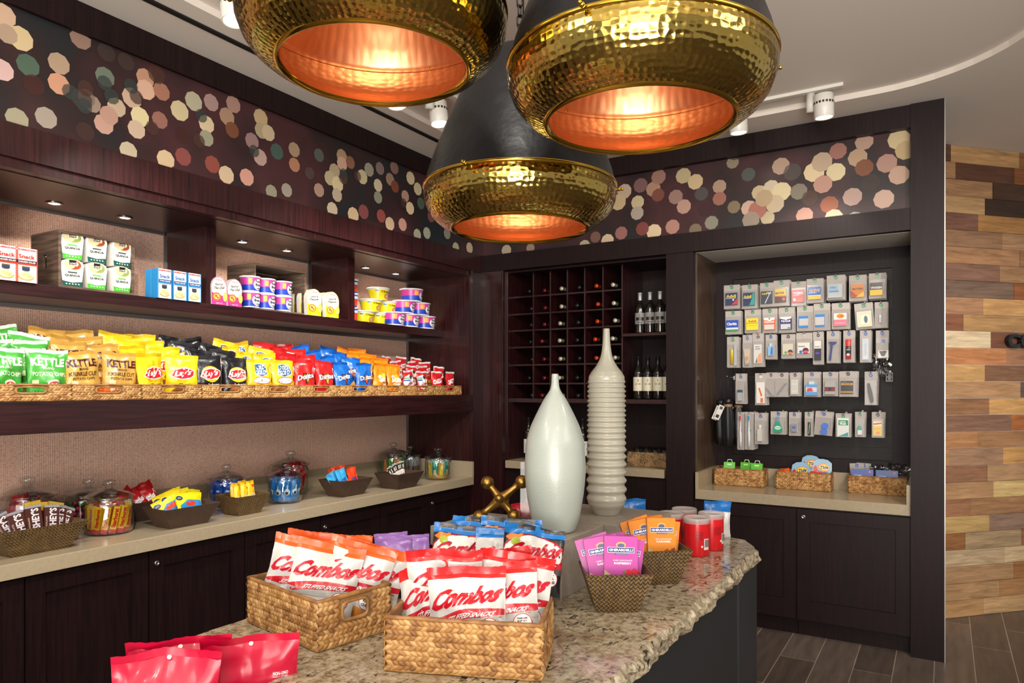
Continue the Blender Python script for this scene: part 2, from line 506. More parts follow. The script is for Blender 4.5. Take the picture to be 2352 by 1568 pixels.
def art(mb, items, surf, cut=0, mf=F, h0=0.0004, dh=0.0003):
    """items in unit square: r rect, e ellipse, p polygon, t text"""
    for i, it in enumerate(items):
        k = it[0]
        if k == 'r':
            x0, y0, x1, y1, c = it[1:6]; vs = [(x0, y0), (x1, y0), (x1, y1), (x0, y1)]; fs = [(0, 1, 2, 3)]
        elif k == 'e':
            cx, cy, rx, ry, c = it[1:6]; n = 20
            vs = [(cx + rx * math.cos(2 * math.pi * j / n), cy + ry * math.sin(2 * math.pi * j / n)) for j in range(n)]; fs = [tuple(range(n))]
        elif k == 'p':
            vs = list(it[1]); c = it[2]; fs = [tuple(range(len(vs)))]
        else:
            s, cx, cy, w, h, c = it[1:7]
            rot = it[7] if len(it) > 7 else 0; sh = it[8] if len(it) > 8 else 0; bo = it[9] if len(it) > 9 else 0.02
            g, fs = text_geo(s, bo)
            ca, sa = math.cos(R(rot)), math.sin(R(rot))
            vs = []
            for x, y in g:
                a = (x + sh * y) * w; b = y * h
                vs.append((cx + a * ca - b * sa, cy + a * sa + b * ca))
        mat = mf(c) if isinstance(c, str) else c
        if cut:
            bm = bmesh.new()
            bv = [bm.verts.new((x, y, 0)) for x, y in vs]
            for f in fs:
                try: bm.faces.new([bv[j] for j in f])
                except ValueError: pass
            xs = [v[0] for v in vs]; ys = [v[1] for v in vs]
            for co, no in (((0, 0, 0), (-1, 0, 0)), ((1, 0, 0), (1, 0, 0)), ((0, 0, 0), (0, -1, 0)), ((0, 1, 0), (0, 1, 0))):
                if min(xs) < -.001 or max(xs) > 1.001 or min(ys) < -.001 or max(ys) > 1.001:
                    bmesh.ops.bisect_plane(bm, geom=bm.verts[:] + bm.edges[:] + bm.faces[:], plane_co=co, plane_no=no, clear_outer=True)
            for ax, lo, hi in ((0, min(xs), max(xs)), (1, min(ys), max(ys))):
                for t in (cut[ax] if isinstance(cut, tuple) else [q / cut for q in range(1, cut)]):
                    if lo < t < hi:
                        co = (t, 0, 0) if ax == 0 else (0, t, 0); no = (1, 0, 0) if ax == 0 else (0, 1, 0)
                        bmesh.ops.bisect_plane(bm, geom=bm.verts[:] + bm.edges[:] + bm.faces[:], plane_co=co, plane_no=no)
            bm.verts.index_update()
            vs = [(v.co.x, v.co.y) for v in bm.verts]; fs = [tuple(v.index for v in f.verts) for f in bm.faces]
            bm.free()
        h = h0 + dh * i
        mb.add([surf(x, y, h) for x, y in vs], fs, mat, smooth=bool(cut))
def flat(W, H, yf=0.0, z0=0.0, x0=None):
    xo = -W / 2 if x0 is None else x0
    return lambda u, v, h: (xo + u * W, yf - h, z0 + v * H)
# ================================================================== ROOM SHELL AND MILLWORK
XF, XB, XS, XC = -3.13, -3.74, -3.377, -3.085
YE, YB, YN = 4.55, 4.75, 5.24
YL = -0.6
struct(lbox('floor', -4.2, 5.5, -4.5, 9.5, -0.05, 0, FLOOR))
struct(lbox('wall_left', -3.95, -3.76, -2.0, 5.6, 0, 3.3, CEIL))
struct(lbox('wall_back', -3.95, -0.1, 5.32, 5.5, 0, 3.3, CEIL))

def ceiling():
    def rrect(x0, x1, y0, y1, r, n=12):
        pts = []
        for cx, cy, a0 in ((x1 - r, y1 - r, 0), (x0 + r, y1 - r, 90), (x0 + r, y0 + r, 180), (x1 - r, y0 + r, 270)):
            for k in range(n + 1):
                a = R(a0 + 90 * k / n); pts.append((cx + r * math.cos(a), cy + r * math.sin(a)))
        return pts
    hole = rrect(-2.75, 0.42, -3.0, 4.47, 0.75)
    outer = [(-4.0, -4.0), (5.0, -4.0), (5.0, 9.2), (-4.0, 9.2)]
    bm = bmesh.new()
    es = []
    for loop in (outer, hole):
        vs = [bm.verts.new((x, y, 3.185)) for x, y in loop]
        for i in range(len(vs)): es.append(bm.edges.new((vs[i], vs[(i + 1) % len(vs)])))
    bmesh.ops.triangle_fill(bm, edges=es, use_beauty=True)
    n = len(hole)
    lo = [bm.verts.new((x, y, 3.185)) for x, y in hole]; hi = [bm.verts.new((x, y, 3.218)) for x, y in hole]
    for i in range(n): bm.faces.new((lo[i], lo[(i + 1) % n], hi[(i + 1) % n], hi[i]))
    bm.faces.new(hi)
    me = bpy.data.meshes.new('ceiling'); bm.to_mesh(me); bm.free(); me.materials.append(CEIL)
    o = bpy.data.objects.new('ceiling', me); COL.objects.link(o)
    struct(o)
ceiling()
struct(lbox('trim_1', -2.885, -2.855, 0.5, 4.6, 3.176, 3.184, BLACKP))     # dark slot in the ceiling

# rails and posts of the millwork
struct(lbox('trim_2', -3.2, XF, YL, YB, 3.055, 3.183, ESP_D))
struct(lbox('trim_3', -3.2, XF, YL, YB, 2.455, 2.59, ESP))
struct(lbox('trim_4', -3.2, XF - .015, YL, YB, 2.415, 2.455, ESP))
struct(lbox('trim_5', XF, -0.16, YB - .02, YB + .06, 3.055, 3.183, ESP_D))
struct(lbox('trim_6', XF, -0.16, YB - .02, YB + .06, 2.462, 2.59, ESP_D))
struct(lbox('trim_7', -3.15, -2.94, YB - .01, YB + .04, 0.0, 2.462, ESP))
struct(lbox('trim_8', -1.629, -1.44, YB - .01, YB + .04, 0.0, 2.462, ESP_D))
struct(lbox('trim_9', -0.166, 0.0, YB - .03, 5.31, 0.0, 3.183, ESP_D))
struct(lbox('trim_10', XF - .04, XF, YE + .001, YB - .011, 0.0, 2.414, ESP))
struct(lbox('trim_11', XF, XF + .012, YE + .03, YE + .055, 0.0, 2.455, ESP))
struct(lbox('trim_12', -2.965, -2.945, YB - .025, YB - .01, 0.0, 2.45, ESP))
struct(lbox('trim_13', -0.002, 0.006, YB - .03, YB - .022, 0.0, 3.18, ALU))
# long soffit above the top shelf and the panels behind it
o = lbox('soffit_panel', -3.74, -3.2, YL, YE, 2.412, 2.44, ESP_H)
tag(o, 'long dark glossy soffit board holding the small downlights above the top shelf', 'panel')
def fabric(y0, y1, z0, z1, label):
    o = lbox('fabric_panel', XB - .012, XB, y0, y1, z0, z1, FABRIC)
    tag(o, label, 'wall panel', 'ribbed fabric panels behind the shelves')
fabric(YL, YE - .012, 0.86, 1.366, 'ribbed tan fabric panel behind the candy jars under the chip shelf')
fabric(YL, YE - .012, 1.496, 1.945, 'ribbed tan fabric panel behind the rows of chip bags')
fabric(1.43, 2.43, 2.0, 2.405, 'ribbed tan fabric panel behind the crate of quinoa cups')
fabric(2.50, 3.49, 2.0, 2.405, 'ribbed tan fabric panel behind the crate of pink and blue cereal cups')
fabric(3.56, YE - .012, 2.0, 2.405, 'ribbed tan fabric panel behind the yellow cereal cups')
fabric(YL, 1.36, 2.0, 2.405, 'ribbed tan fabric panel left of the red snack boxes')
k = 14
for args in [(YL, YE, 1.925, 1.945), (1.43, 2.43, 2.40, 2.412), (2.50, 3.49, 2.40, 2.412), (3.56, YE, 2.40, 2.412)]:
    struct(lbox('trim_%d' % k, XB, XB + .006, args[0], args[1], args[2], args[3], ALU)); k += 1
for y, z0, z1 in [(YE - .012, 0.98, 1.366), (YE - .012, 1.496, 1.925), (YE - .012, 2.0, 2.40), (2.425, 2.0, 2.40), (3.485, 2.0, 2.40)]:
    struct(lbox('trim_%d' % k, XB - .01, XB + .006, y, y + .012, z0, z1, ALU)); k += 1
# shelves and dividers
tag(lbox('display_shelf', XB, XS, YL, YE, 1.945, 2.0, ESP_H, bevel=.002), 'shallow dark wood top shelf holding crates and snack boxes', 'shelf')
tag(lbox('display_shelf', XB, XF + .03, YL, YE, 1.366, 1.495, ESP_H, bevel=.002), 'thick dark wood shelf carrying the row of chip baskets', 'shelf')
for y, l in ((1.365, 'dark upright divider left of the red snack boxes on the top shelf'), (2.435, 'dark upright divider right of the blue snack boxes on the top shelf'), (3.50, 'dark upright divider left of the yellow cereal cups on the top shelf')):
    tag(lbox('shelf_divider', XB, XS, y, y + .06, 2.0, 2.412, ESP), l, 'divider', 'top shelf dividers')
o = lbox('end_panel', XB - .012, XF - .04, YE, YE + .02, 0.87, 2.414, ESP)
tag(o, 'reddish dark wood end panel closing the left shelves at the corner', 'panel')

# counter top on the left
ct = lbox('countertop', XB, XC, YL, YE - .001, 0.808, 0.87, QUARTZ, bevel=.003)
tag(ct, 'long beige stone counter under the left shelves with candy jars and trays', 'countertop')
lbox('backsplash', XB, XB + .022, YL, YE - .001, 0.87, 0.985, QUARTZ, ct)
lbox('side_splash', XB + .022, XC, YE - .02, YE - .001, 0.87, 0.985, QUARTZ, ct)

def cabinet(a, b, side, label, lock=None, z1=0.806):
    """side 'left': along y, facing +x ; 'back': along x, facing -y"""
    L = b - a
    e = empty('base_cabinet', (XF - .0, (a + b) / 2, 0) if side == 'left' else ((a + b) / 2, YB, 0), R(90) if side == 'left' else 0, label, 'cabinet', 'base cabinets on the left' if side == 'left' else 'base cabinets on the right')
    w = L / 2 - .0015
    lbox('body', -w, w, 0.012, 0.55 if side == 'left' else .5, 0.10, z1, ESP_D, e)
    lbox('toe_kick', -w, w, 0.05, 0.07, 0.0, 0.10, ESP_D, e)
    m = MB(); s = .075
    m.box(-w, w, 0.004, 0.010, 0.11, z1 - .01, ESP_D)
    m.box(-w + .002, -w + s, -0.010, 0.004, 0.11, z1 - .01, ESP_D); m.box(w - s, w - .002, -0.010, 0.004, 0.11, z1 - .01, ESP_D)
    m.box(-w + s, w - s, -0.010, 0.004, 0.11, 0.11 + s * 1.6, ESP_D); m.box(-w + s, w - s, -0.010, 0.004, z1 - .01 - s, z1 - .01, ESP_D)
    d = m.build('door', e)
    if lock is not None:
        lx = lock[0] - (a + b) / 2
        MB().lathe([(0.0, .004), (.006, .004), (.007, .007), (.011, .007), (.0125, .004), (.0125, 0)][::-1], STEEL, 20, caps=False).build('lock', d, (lx, -0.010, lock[1]), (R(90), 0, 0))
seams = [-0.6, 0.0, 0.5, 0.98] + [at(p, 1200, x=XF + .01).y for p in (57, 342, 562, 736, 872, 985)] + [YE]
locks = {at(363, 1293, x=XF + .02).y: at(363, 1293, x=XF + .02).z, at(749, 1210, x=XF + .02).y: at(749, 1210, x=XF + .02).z, at(995, 1155, x=XF + .02).y: at(995, 1155, x=XF + .02).z}
names = ['leftmost of all, far outside the window of jars', 'second from the left end', 'third from the left end', 'below the tray of chocolate bars', 'without a lock, under the striped candy jar', 'with a round lock, under the tray of yellow gummy bags', 'without a lock, under the tray of yellow cookie packs', 'with a round lock, under the red tall jar', 'without a lock, under the blue and red nut packets', 'with a small round lock, nearest the corner']
for i in range(len(seams) - 1):
    lk = None
    for y, z in locks.items():
        if seams[i] < y < seams[i + 1]: lk = (y, z)
    cabinet(seams[i], seams[i + 1], 'left', 'dark wood base cabinet ' + names[i], lk)

# frieze panels with out-of-focus light discs
FR_BG = None
def frieze_bg():
    m, nt, b = P('frieze_print_background')
    n = N(nt, 'ShaderNodeTexNoise'); n.inputs['Scale'].default_value = 2.3; n.inputs['Detail'].default_value = 2
    nt.links.new(coords(nt), n.inputs[0])
    r = ramp(nt, [(0.3, '1d2226'), (0.45, '2c1f20'), (0.6, '43262a'), (0.75, '35231f')])
    nt.links.new(n.outputs[0], r.inputs[0]); nt.links.new(r.outputs[0], b.inputs['Base Color']); b.inputs['Roughness'].default_value = 0.3
    return m
FR_BG = frieze_bg()
DISC = {}
def disc_mat(c, a):
    k = (c, a)
    if k not in DISC:
        m, nt, b = P('disc_print'); b.inputs['Base Color'].default_value = hexc(c); b.inputs['Alpha'].default_value = a; b.inputs['Roughness'].default_value = 0.3
        DISC[k] = m
    return DISC[k]
L1 = [(30,130,100,'d9b69a'),(175,330,105,'dcc498'),(60,290,85,'b99f88'),(240,560,95,'5f7b68'),(505,545,92,'b59a82'),(505,720,92,'d09a7c'),(20,600,92,'d8b4b0'),(145,1020,95,'a19a82'),(395,1010,92,'a3978a'),(900,660,85,'6f7a6c'),(690,330,92,'9a7a6c'),(1245,670,82,'c39478'),(1250,770,85,'dab098'),(1385,785,78,'aa7660'),(1130,840,88,'c8aa94'),(1000,920,82,'c0aa90'),(1200,1000,84,'ddcda0'),(1170,1110,80,'c8b098'),(890,1065,86,'c09888'),(935,990,82,'b89080'),(790,890,76,'9a8474'),(740,840,76,'806a60'),(1370,1030,74,'9a6c60'),(1660,870,84,'b8b098'),(1540,950,87,'d0c098'),(1810,880,74,'aa8a84'),(1770,1065,77,'d8c4a0'),(1770,1185,70,'9f9c84'),(2000,895,74,'a88478'),(1945,1000,77,'aa8870'),(1990,1115,70,'7a4c38'),(2235,1010,75,'c0a880'),(2240,1120,70,'b0a080'),(1100,1295,80,'c0b096'),(1420,1370,84,'d4ba96'),(1570,1345,77,'8a4c48'),(1820,1410,75,'904c40'),(1940,1500,78,'d4ba9a'),(2115,1520,74,'d09a88'),(2160,1210,72,'9a7a78'),(2230,1350,72,'b89a90'),(2300,1140,70,'c8b494'),(1080,530,75,'4d3c38'),(290,730,90,'4d2c28'),(700,850,90,'4d4440'),(730,1130,80,'4a3430'),(1560,1160,70,'4a2c28'),(1340,640,80,'54382f'),(910,450,80,'483a36')]
L2 = [(245,630,34,'4f6a60'),(317,622,31,'a58c70'),(318,685,30,'b07c60'),(420,645,28,'606c60'),(515,650,31,'b09070'),(516,680,30,'c8a088'),(550,675,27,'8a6050'),(222,797,30,'94907a'),(286,790,29,'9a9282'),(485,710,31,'b09c80'),(465,740,31,'b8a888'),(497,765,33,'d0c098'),(420,790,29,'a88878'),(495,810,29,'b8a890'),(600,735,31,'c0b490'),(628,705,29,'9a9080'),(673,700,27,'806c6c'),(733,697,27,'8a6a60'),(715,745,27,'987a68'),(735,775,26,'7a4430'),(665,770,27,'c8b898'),(665,820,26,'8c8c78'),(800,740,28,'d4c09c'),(830,785,27,'c8bc98'),(778,815,25,'b08878'),(798,865,27,'d8c09c'),(843,845,25,'5c6c60'),(475,870,31,'c4b498'),(562,893,33,'d0b490'),(605,880,31,'844a48'),(678,897,28,'944c48'),(714,930,29,'d4b898'),(767,933,27,'d09c8c'),(828,975,25,'a8a890'),(868,968,25,'a4a48c'),(885,900,24,'7c4a48'),(952,970,24,'8c8878'),(988,1030,24,'b8b090'),(1045,1030,24,'d0b898'),(520,740,26,'5a4038'),(380,720,26,'5a4c48')]
L3 = [(1690,795,32,'c0ac94'),(1665,840,34,'c8b088'),(1757,770,31,'7c5c5c'),(1810,785,32,'ac8870'),(1832,735,32,'9a7468'),(1745,840,29,'c8b894'),(1743,885,29,'b0a494'),(1830,810,28,'7a4c40'),(1935,730,33,'b8a884'),(1985,755,33,'c8b088'),(1903,818,31,'9a7a70'),(1937,858,31,'b89484'),(2010,805,29,'5a5c58'),(2085,775,29,'aa8c78'),(2085,825,29,'9a6858'),(2205,725,29,'5c6460'),(2140,675,26,'8c8068'),(2340,690,36,'b09480'),(2250,800,31,'c0ac88'),(2300,780,33,'c8b89c'),(2310,830,34,'d4c09c'),(2208,865,33,'c8a494'),(2052,925,29,'8c8878'),(2145,860,27,'807058'),(2285,905,29,'b8a888'),(1890,942,31,'b8887c'),(1813,963,33,'e4cca8'),(1765,950,29,'844844'),(1677,968,28,'a06c68'),(1620,1000,29,'d8c0a0'),(1525,1022,26,'b8b090'),(1985,955,27,'80705c'),(1570,985,24,'7a5c50'),(1200,1040,24,'b8a890'),(1300,1030,20,'a08878')]
L4 = [(1870,395,23,'d8c49c'),(1888,372,23,'b8a088'),(1920,395,21,'d4c49c'),(1958,452,21,'b09488'),(1890,423,21,'b88c7c'),(1925,347,19,'9a6c60'),(1985,325,20,'b09080'),(1970,362,21,'b09478'),(2037,375,22,'aa8478'),(2065,402,22,'b89884'),(2065,320,24,'c8b48c'),(2080,345,22,'b8a078'),(1985,385,20,'7a4c34'),(1905,470,20,'94563c'),(1915,500,20,'d0b898'),(1963,503,17,'9c9c88'),(2030,457,22,'c0a090'),(1848,495,19,'b88c7c'),(1795,440,22,'d4c49c'),(1780,468,21,'c0ac90'),(1835,440,19,'807868'),(1740,482,21,'a4685c'),(1725,505,20,'988878'),(1820,395,20,'5c5450'),(1755,455,20,'b09878'),(2000,420,20,'4a3c38'),(1860,455,18,'5c4438'),(1690,350,18,'4a3c38'),(1620,480,18,'4a3034')]
rnd = random.Random(4)
def disc_panel(name, label, items, plane, box_):
    mb = MB().box(*box_, FR_BG)
    for i, (px, py, r, c) in enumerate(items):
        p = at(px, py, x=-3.15) if plane == 'x' else at(px, py, y=YB + .03)
        w = (p.x * FX + p.y * FY)
        rr = r / 1646 * w
        a = 0.86 if int(c[:2], 16) > 100 else 0.6
        n = 9; h = .0006 + i * .00003; rot = 0.3
        pts = []
        for j in range(n):
            t = 2 * math.pi * j / n + rot
            q, z = p.y if plane == 'x' else p.x, p.z
            q += rr * math.cos(t); z += rr * math.sin(t)
            z = min(max(z, 2.5905), 3.0545)
            pts.append((-3.15 + h, q, z) if plane == 'x' else (q, YB + .03 - h, z))
        if plane == 'x': q0 = [pt[1] for pt in pts]
        mb.add(pts, [tuple(range(n))], disc_mat(c, a))
    o = mb.build(name)
    tag(o, label, 'wall graphic')
left = [(x / 3.734, y / 3.734, r / 3.734, c) for x, y, r, c in L1] + [(500 + x / 1.809, y / 1.809, r / 1.809, c) for x, y, r, c in L2]
back = [(500 + x / 1.809, y / 1.809, r / 1.809, c) for x, y, r, c in L3] + [(x, y, r, c) for x, y, r, c in L4]
for k_ in range(14):
    left.append((rnd.uniform(100, 1000), 0, 12, '4a3634'))
left = [l if l[1] else (l[0], (283 + .278 * l[0] + 5 + .4 * l[0]) / 2 + rnd.uniform(-60, 60) * (1 - l[0] / 1500), 20 - l[0] / 100, rnd.choice(['4a3634', '523832', '3c4442', '5a3c38'])) for l in left]
disc_panel('frieze_graphic', 'long band printed with blurred light discs above the left shelves', left, 'x', (-3.19, -3.15, YL, YB + .03, 2.59, 3.055))
disc_panel('frieze_graphic', 'band printed with blurred light discs above the wine rack and hook wall', back, 'y', (-3.15, -0.166, YB + .03, YB + .06, 2.59, 3.055))

# recessed downlights in the soffit
def downlight(p, label):
    e = empty('downlight', (p.x, p.y, 2.412), 0, label, 'downlight', 'small recessed downlights over the top shelf')
    MB().lathe([(.024, 0), (.036, 0), (.037, -.003), (.030, -.007), (.024, -.004), (.024, 0)], STEEL, 24, caps=False).build('trim_ring', e)
    MB().lathe([(0, -.003), (.024, -.003)], LAMPGLOW, 20, caps=False).build('lens', e)
    lamp('SPOT', 'downlight_beam', (p.x, p.y, 2.40), 14, WARM, (p.x + .02, p.y, 1.0), 0.02, 120, 1.0)
for (px, py), l in zip([(125, 466), (287, 499), (557, 555), (659, 575), (840, 614), (909, 628)],
                       ['leftmost small downlight, over the left side of the quinoa crate', 'small downlight over the right side of the quinoa crate', 'small downlight over the left of the cereal cup crate', 'small downlight left of the yellow arched packs', 'small downlight above the yellow cereal cups', 'rightmost small downlight above the pyramid of cereal cups']):
    downlight(at(px, py, z=2.412), l)

# ------------------------------------------------------------------ back wall: wine section
wc = empty('wine_cabinet', (-2.285, YB, 0), 0, 'dark built-in wine cabinet with a grid of bottle cells and open side shelves', 'wine rack')
def wl(name, x0, x1, y0, y1, z0, z1, m, bevel=0):
    o = lbox(name, x0 + 2.285, x1 + 2.285, y0 - YB, y1 - YB, z0, z1, m, wc, bevel); return o
wl('side_panel', -2.94, -2.925, YB + .04, 5.28, 0.0, 2.46, ESP)
wl('side_panel', -1.645, -1.629, YB + .04, 5.28, 0.0, 2.46, ESP)
wl('back_panel', -2.925, -1.645, 5.26, 5.28, 0.0, 2.46, ESP_D)
wl('top_panel', -2.925, -1.645, YB + .04, 5.26, 2.445, 2.46, ESP_D)
GY = YB + .12
gx = [at(p, 800, y=GY).x for p in (1178, 1225, 1264, 1303, 1343, 1385, 1429)]
gx[0] = -2.925
gz = [at(1225, p, y=GY).z for p in (678, 718, 756, 795, 836, 879, 919)]
g = MB()
for i in range(1, 7): g.box(gx[i] + 2.285 - .006, gx[i] + 2.285 + .006, GY - YB, .50, gz[6], 2.445, ESP)
for z in gz: g.box(-2.925 + 2.285, gx[6] + 2.285, GY - YB + .003, .50, z - .012, z, ESP)
g.build('bottle_grid', wc)
SHX = gx[6] + .006
sh_z = [at(1480, 765, y=GY).z, at(1480, 917, y=GY).z]
wl('shelf', SHX, -1.645, GY - .03, 5.26, sh_z[0] - .02, sh_z[0], ESP)
wl('shelf', -2.925, -1.645, GY - .03, 5.26, sh_z[1] - .03, sh_z[1], ESP)
wl('counter', -2.925, -1.645, YB - .005, 5.26, 0.927, 0.985, QUARTZ, .002)
# cooler and doors below the wine counter
x0 = at(1203, 1150, y=YB + .05).x; x1 = at(1345, 1150, y=YB + .05).x
fr = empty('wine_cooler', ((x0 + x1) / 2, YB + .05, 0), 0, 'dark grey undercounter cooler below the wine rack counter', 'fridge')
w = (x1 - x0) / 2
lbox('body', -w, w, 0.03, 0.45, 0.02, 0.91, BLACKP, fr)
MB().box(-w, w, 0, 0.03, 0.08, 0.90, C('2a2f36', .3)).build('door', fr, bevel=.004)
MB().tube([(-w + .04, -.03, .3), (-w + .04, -.03, .8)], .008, STEEL, 10).build('handle', fr)
tag(lbox('cabinet_panel', x1 + .01, -1.646, YB + .03, YB + .05, 0.05, 0.925, ESP_D), 'dark cabinet front right of the cooler, under the wicker glass basket', 'cabinet')
tag(lbox('cabinet_panel', -2.924, x0 - .01, YB + .03, YB + .05, 0.05, 0.925, ESP_D), 'narrow dark cabinet front left of the cooler', 'cabinet')

# ------------------------------------------------------------------ back wall: hook wall niche
NX0, NX1 = -1.44, -0.166
tag(lbox('niche_side_panel', NX0, NX0 + .012, YB + .04, YN + .03, 0.87, 2.46, wood_mat('lit_brown_laminate', '3a2a20', '5a4434', (30, 30, 2), .3, .2)), 'brown glossy side panel on the left of the hook wall niche', 'panel')  # lit look of this panel is put into its lighter brown
struct(lbox('trim_%d' % k, NX0, NX1, YB + .04, YN + .02, 2.46, 2.48, paint_mat('pale_soffit', 'c8c4bc', .6))); k += 1
fz0, fz1 = 0.99, 2.46
sx0, sx1 = at(1683, 800, y=YN).x, at(2050, 800, y=YN).x
sz0, sz1 = at(1850, 1050, y=YN).z, at(1683, 642, y=YN).z
nf = MB()
nf.box(NX0 + .012, sx0, YN, YN + .02, 0.9, 2.46, ESP_D); nf.box(sx1, NX1, YN, YN + .02, 0.9, 2.46, ESP_D)
nf.box(sx0, sx1, YN, YN + .02, sz1, 2.46, ESP_D); nf.box(sx0, sx1, YN, YN + .02, 0.9, sz0, ESP_D)
o = nf.build('niche_back_frame'); tag(o, 'dark wood frame around the slatted hook wall', 'panel')
sw = MB()
SLATM = wood_mat('slat_laminate', '150f0e', '221816', (2, 2, 30), .45, 0); SLATM.node_tree.nodes['Principled BSDF'].inputs['Specular IOR Level'].default_value = .3
nsl = 14; dz = (sz1 - sz0) / nsl
for i in range(nsl):
    sw.box(sx0 + .001, sx1 - .001, YN + .008, YN + .02, sz0 + i * dz + .004, sz0 + (i + 1) * dz - .004, SLATM)
sw.box(sx0 + .001, sx1 - .001, YN + .021, YN + .03, sz0, sz1, BLACKP)
o = sw.build('slat_wall'); tag(o, 'dark slatted display wall holding rows of hooks with hanging packs', 'display wall')
ct2 = lbox('countertop', NX0 + .012, NX1, YB - .01, YN - .001, 0.806, 0.87, QUARTZ, bevel=.003)
tag(ct2, 'beige stone counter in the hook wall niche with three straw baskets', 'countertop')
lbox('backsplash', NX0 + .034, NX1 - .022, YN - .022, YN - .001, 0.87, 0.985, QUARTZ, ct2)
lbox('side_splash', NX0 + .013, NX0 + .034, YB - .01, YN - .001, 0.87, 0.985, QUARTZ, ct2)
lbox('side_splash', NX1 - .022, NX1 - .001, YB - .01, YN - .001, 0.87, 0.985, QUARTZ, ct2)
xm = at(1830, 1200, y=YB).x
cabinet(NX0, xm, 'back', 'dark wood base cabinet left of the middle seam under the hook wall counter')
lk = at(1846, 1186, y=YB)
cabinet(xm, NX1, 'back', 'dark wood base cabinet with a round lock beside the right post', (lk.x, lk.z))

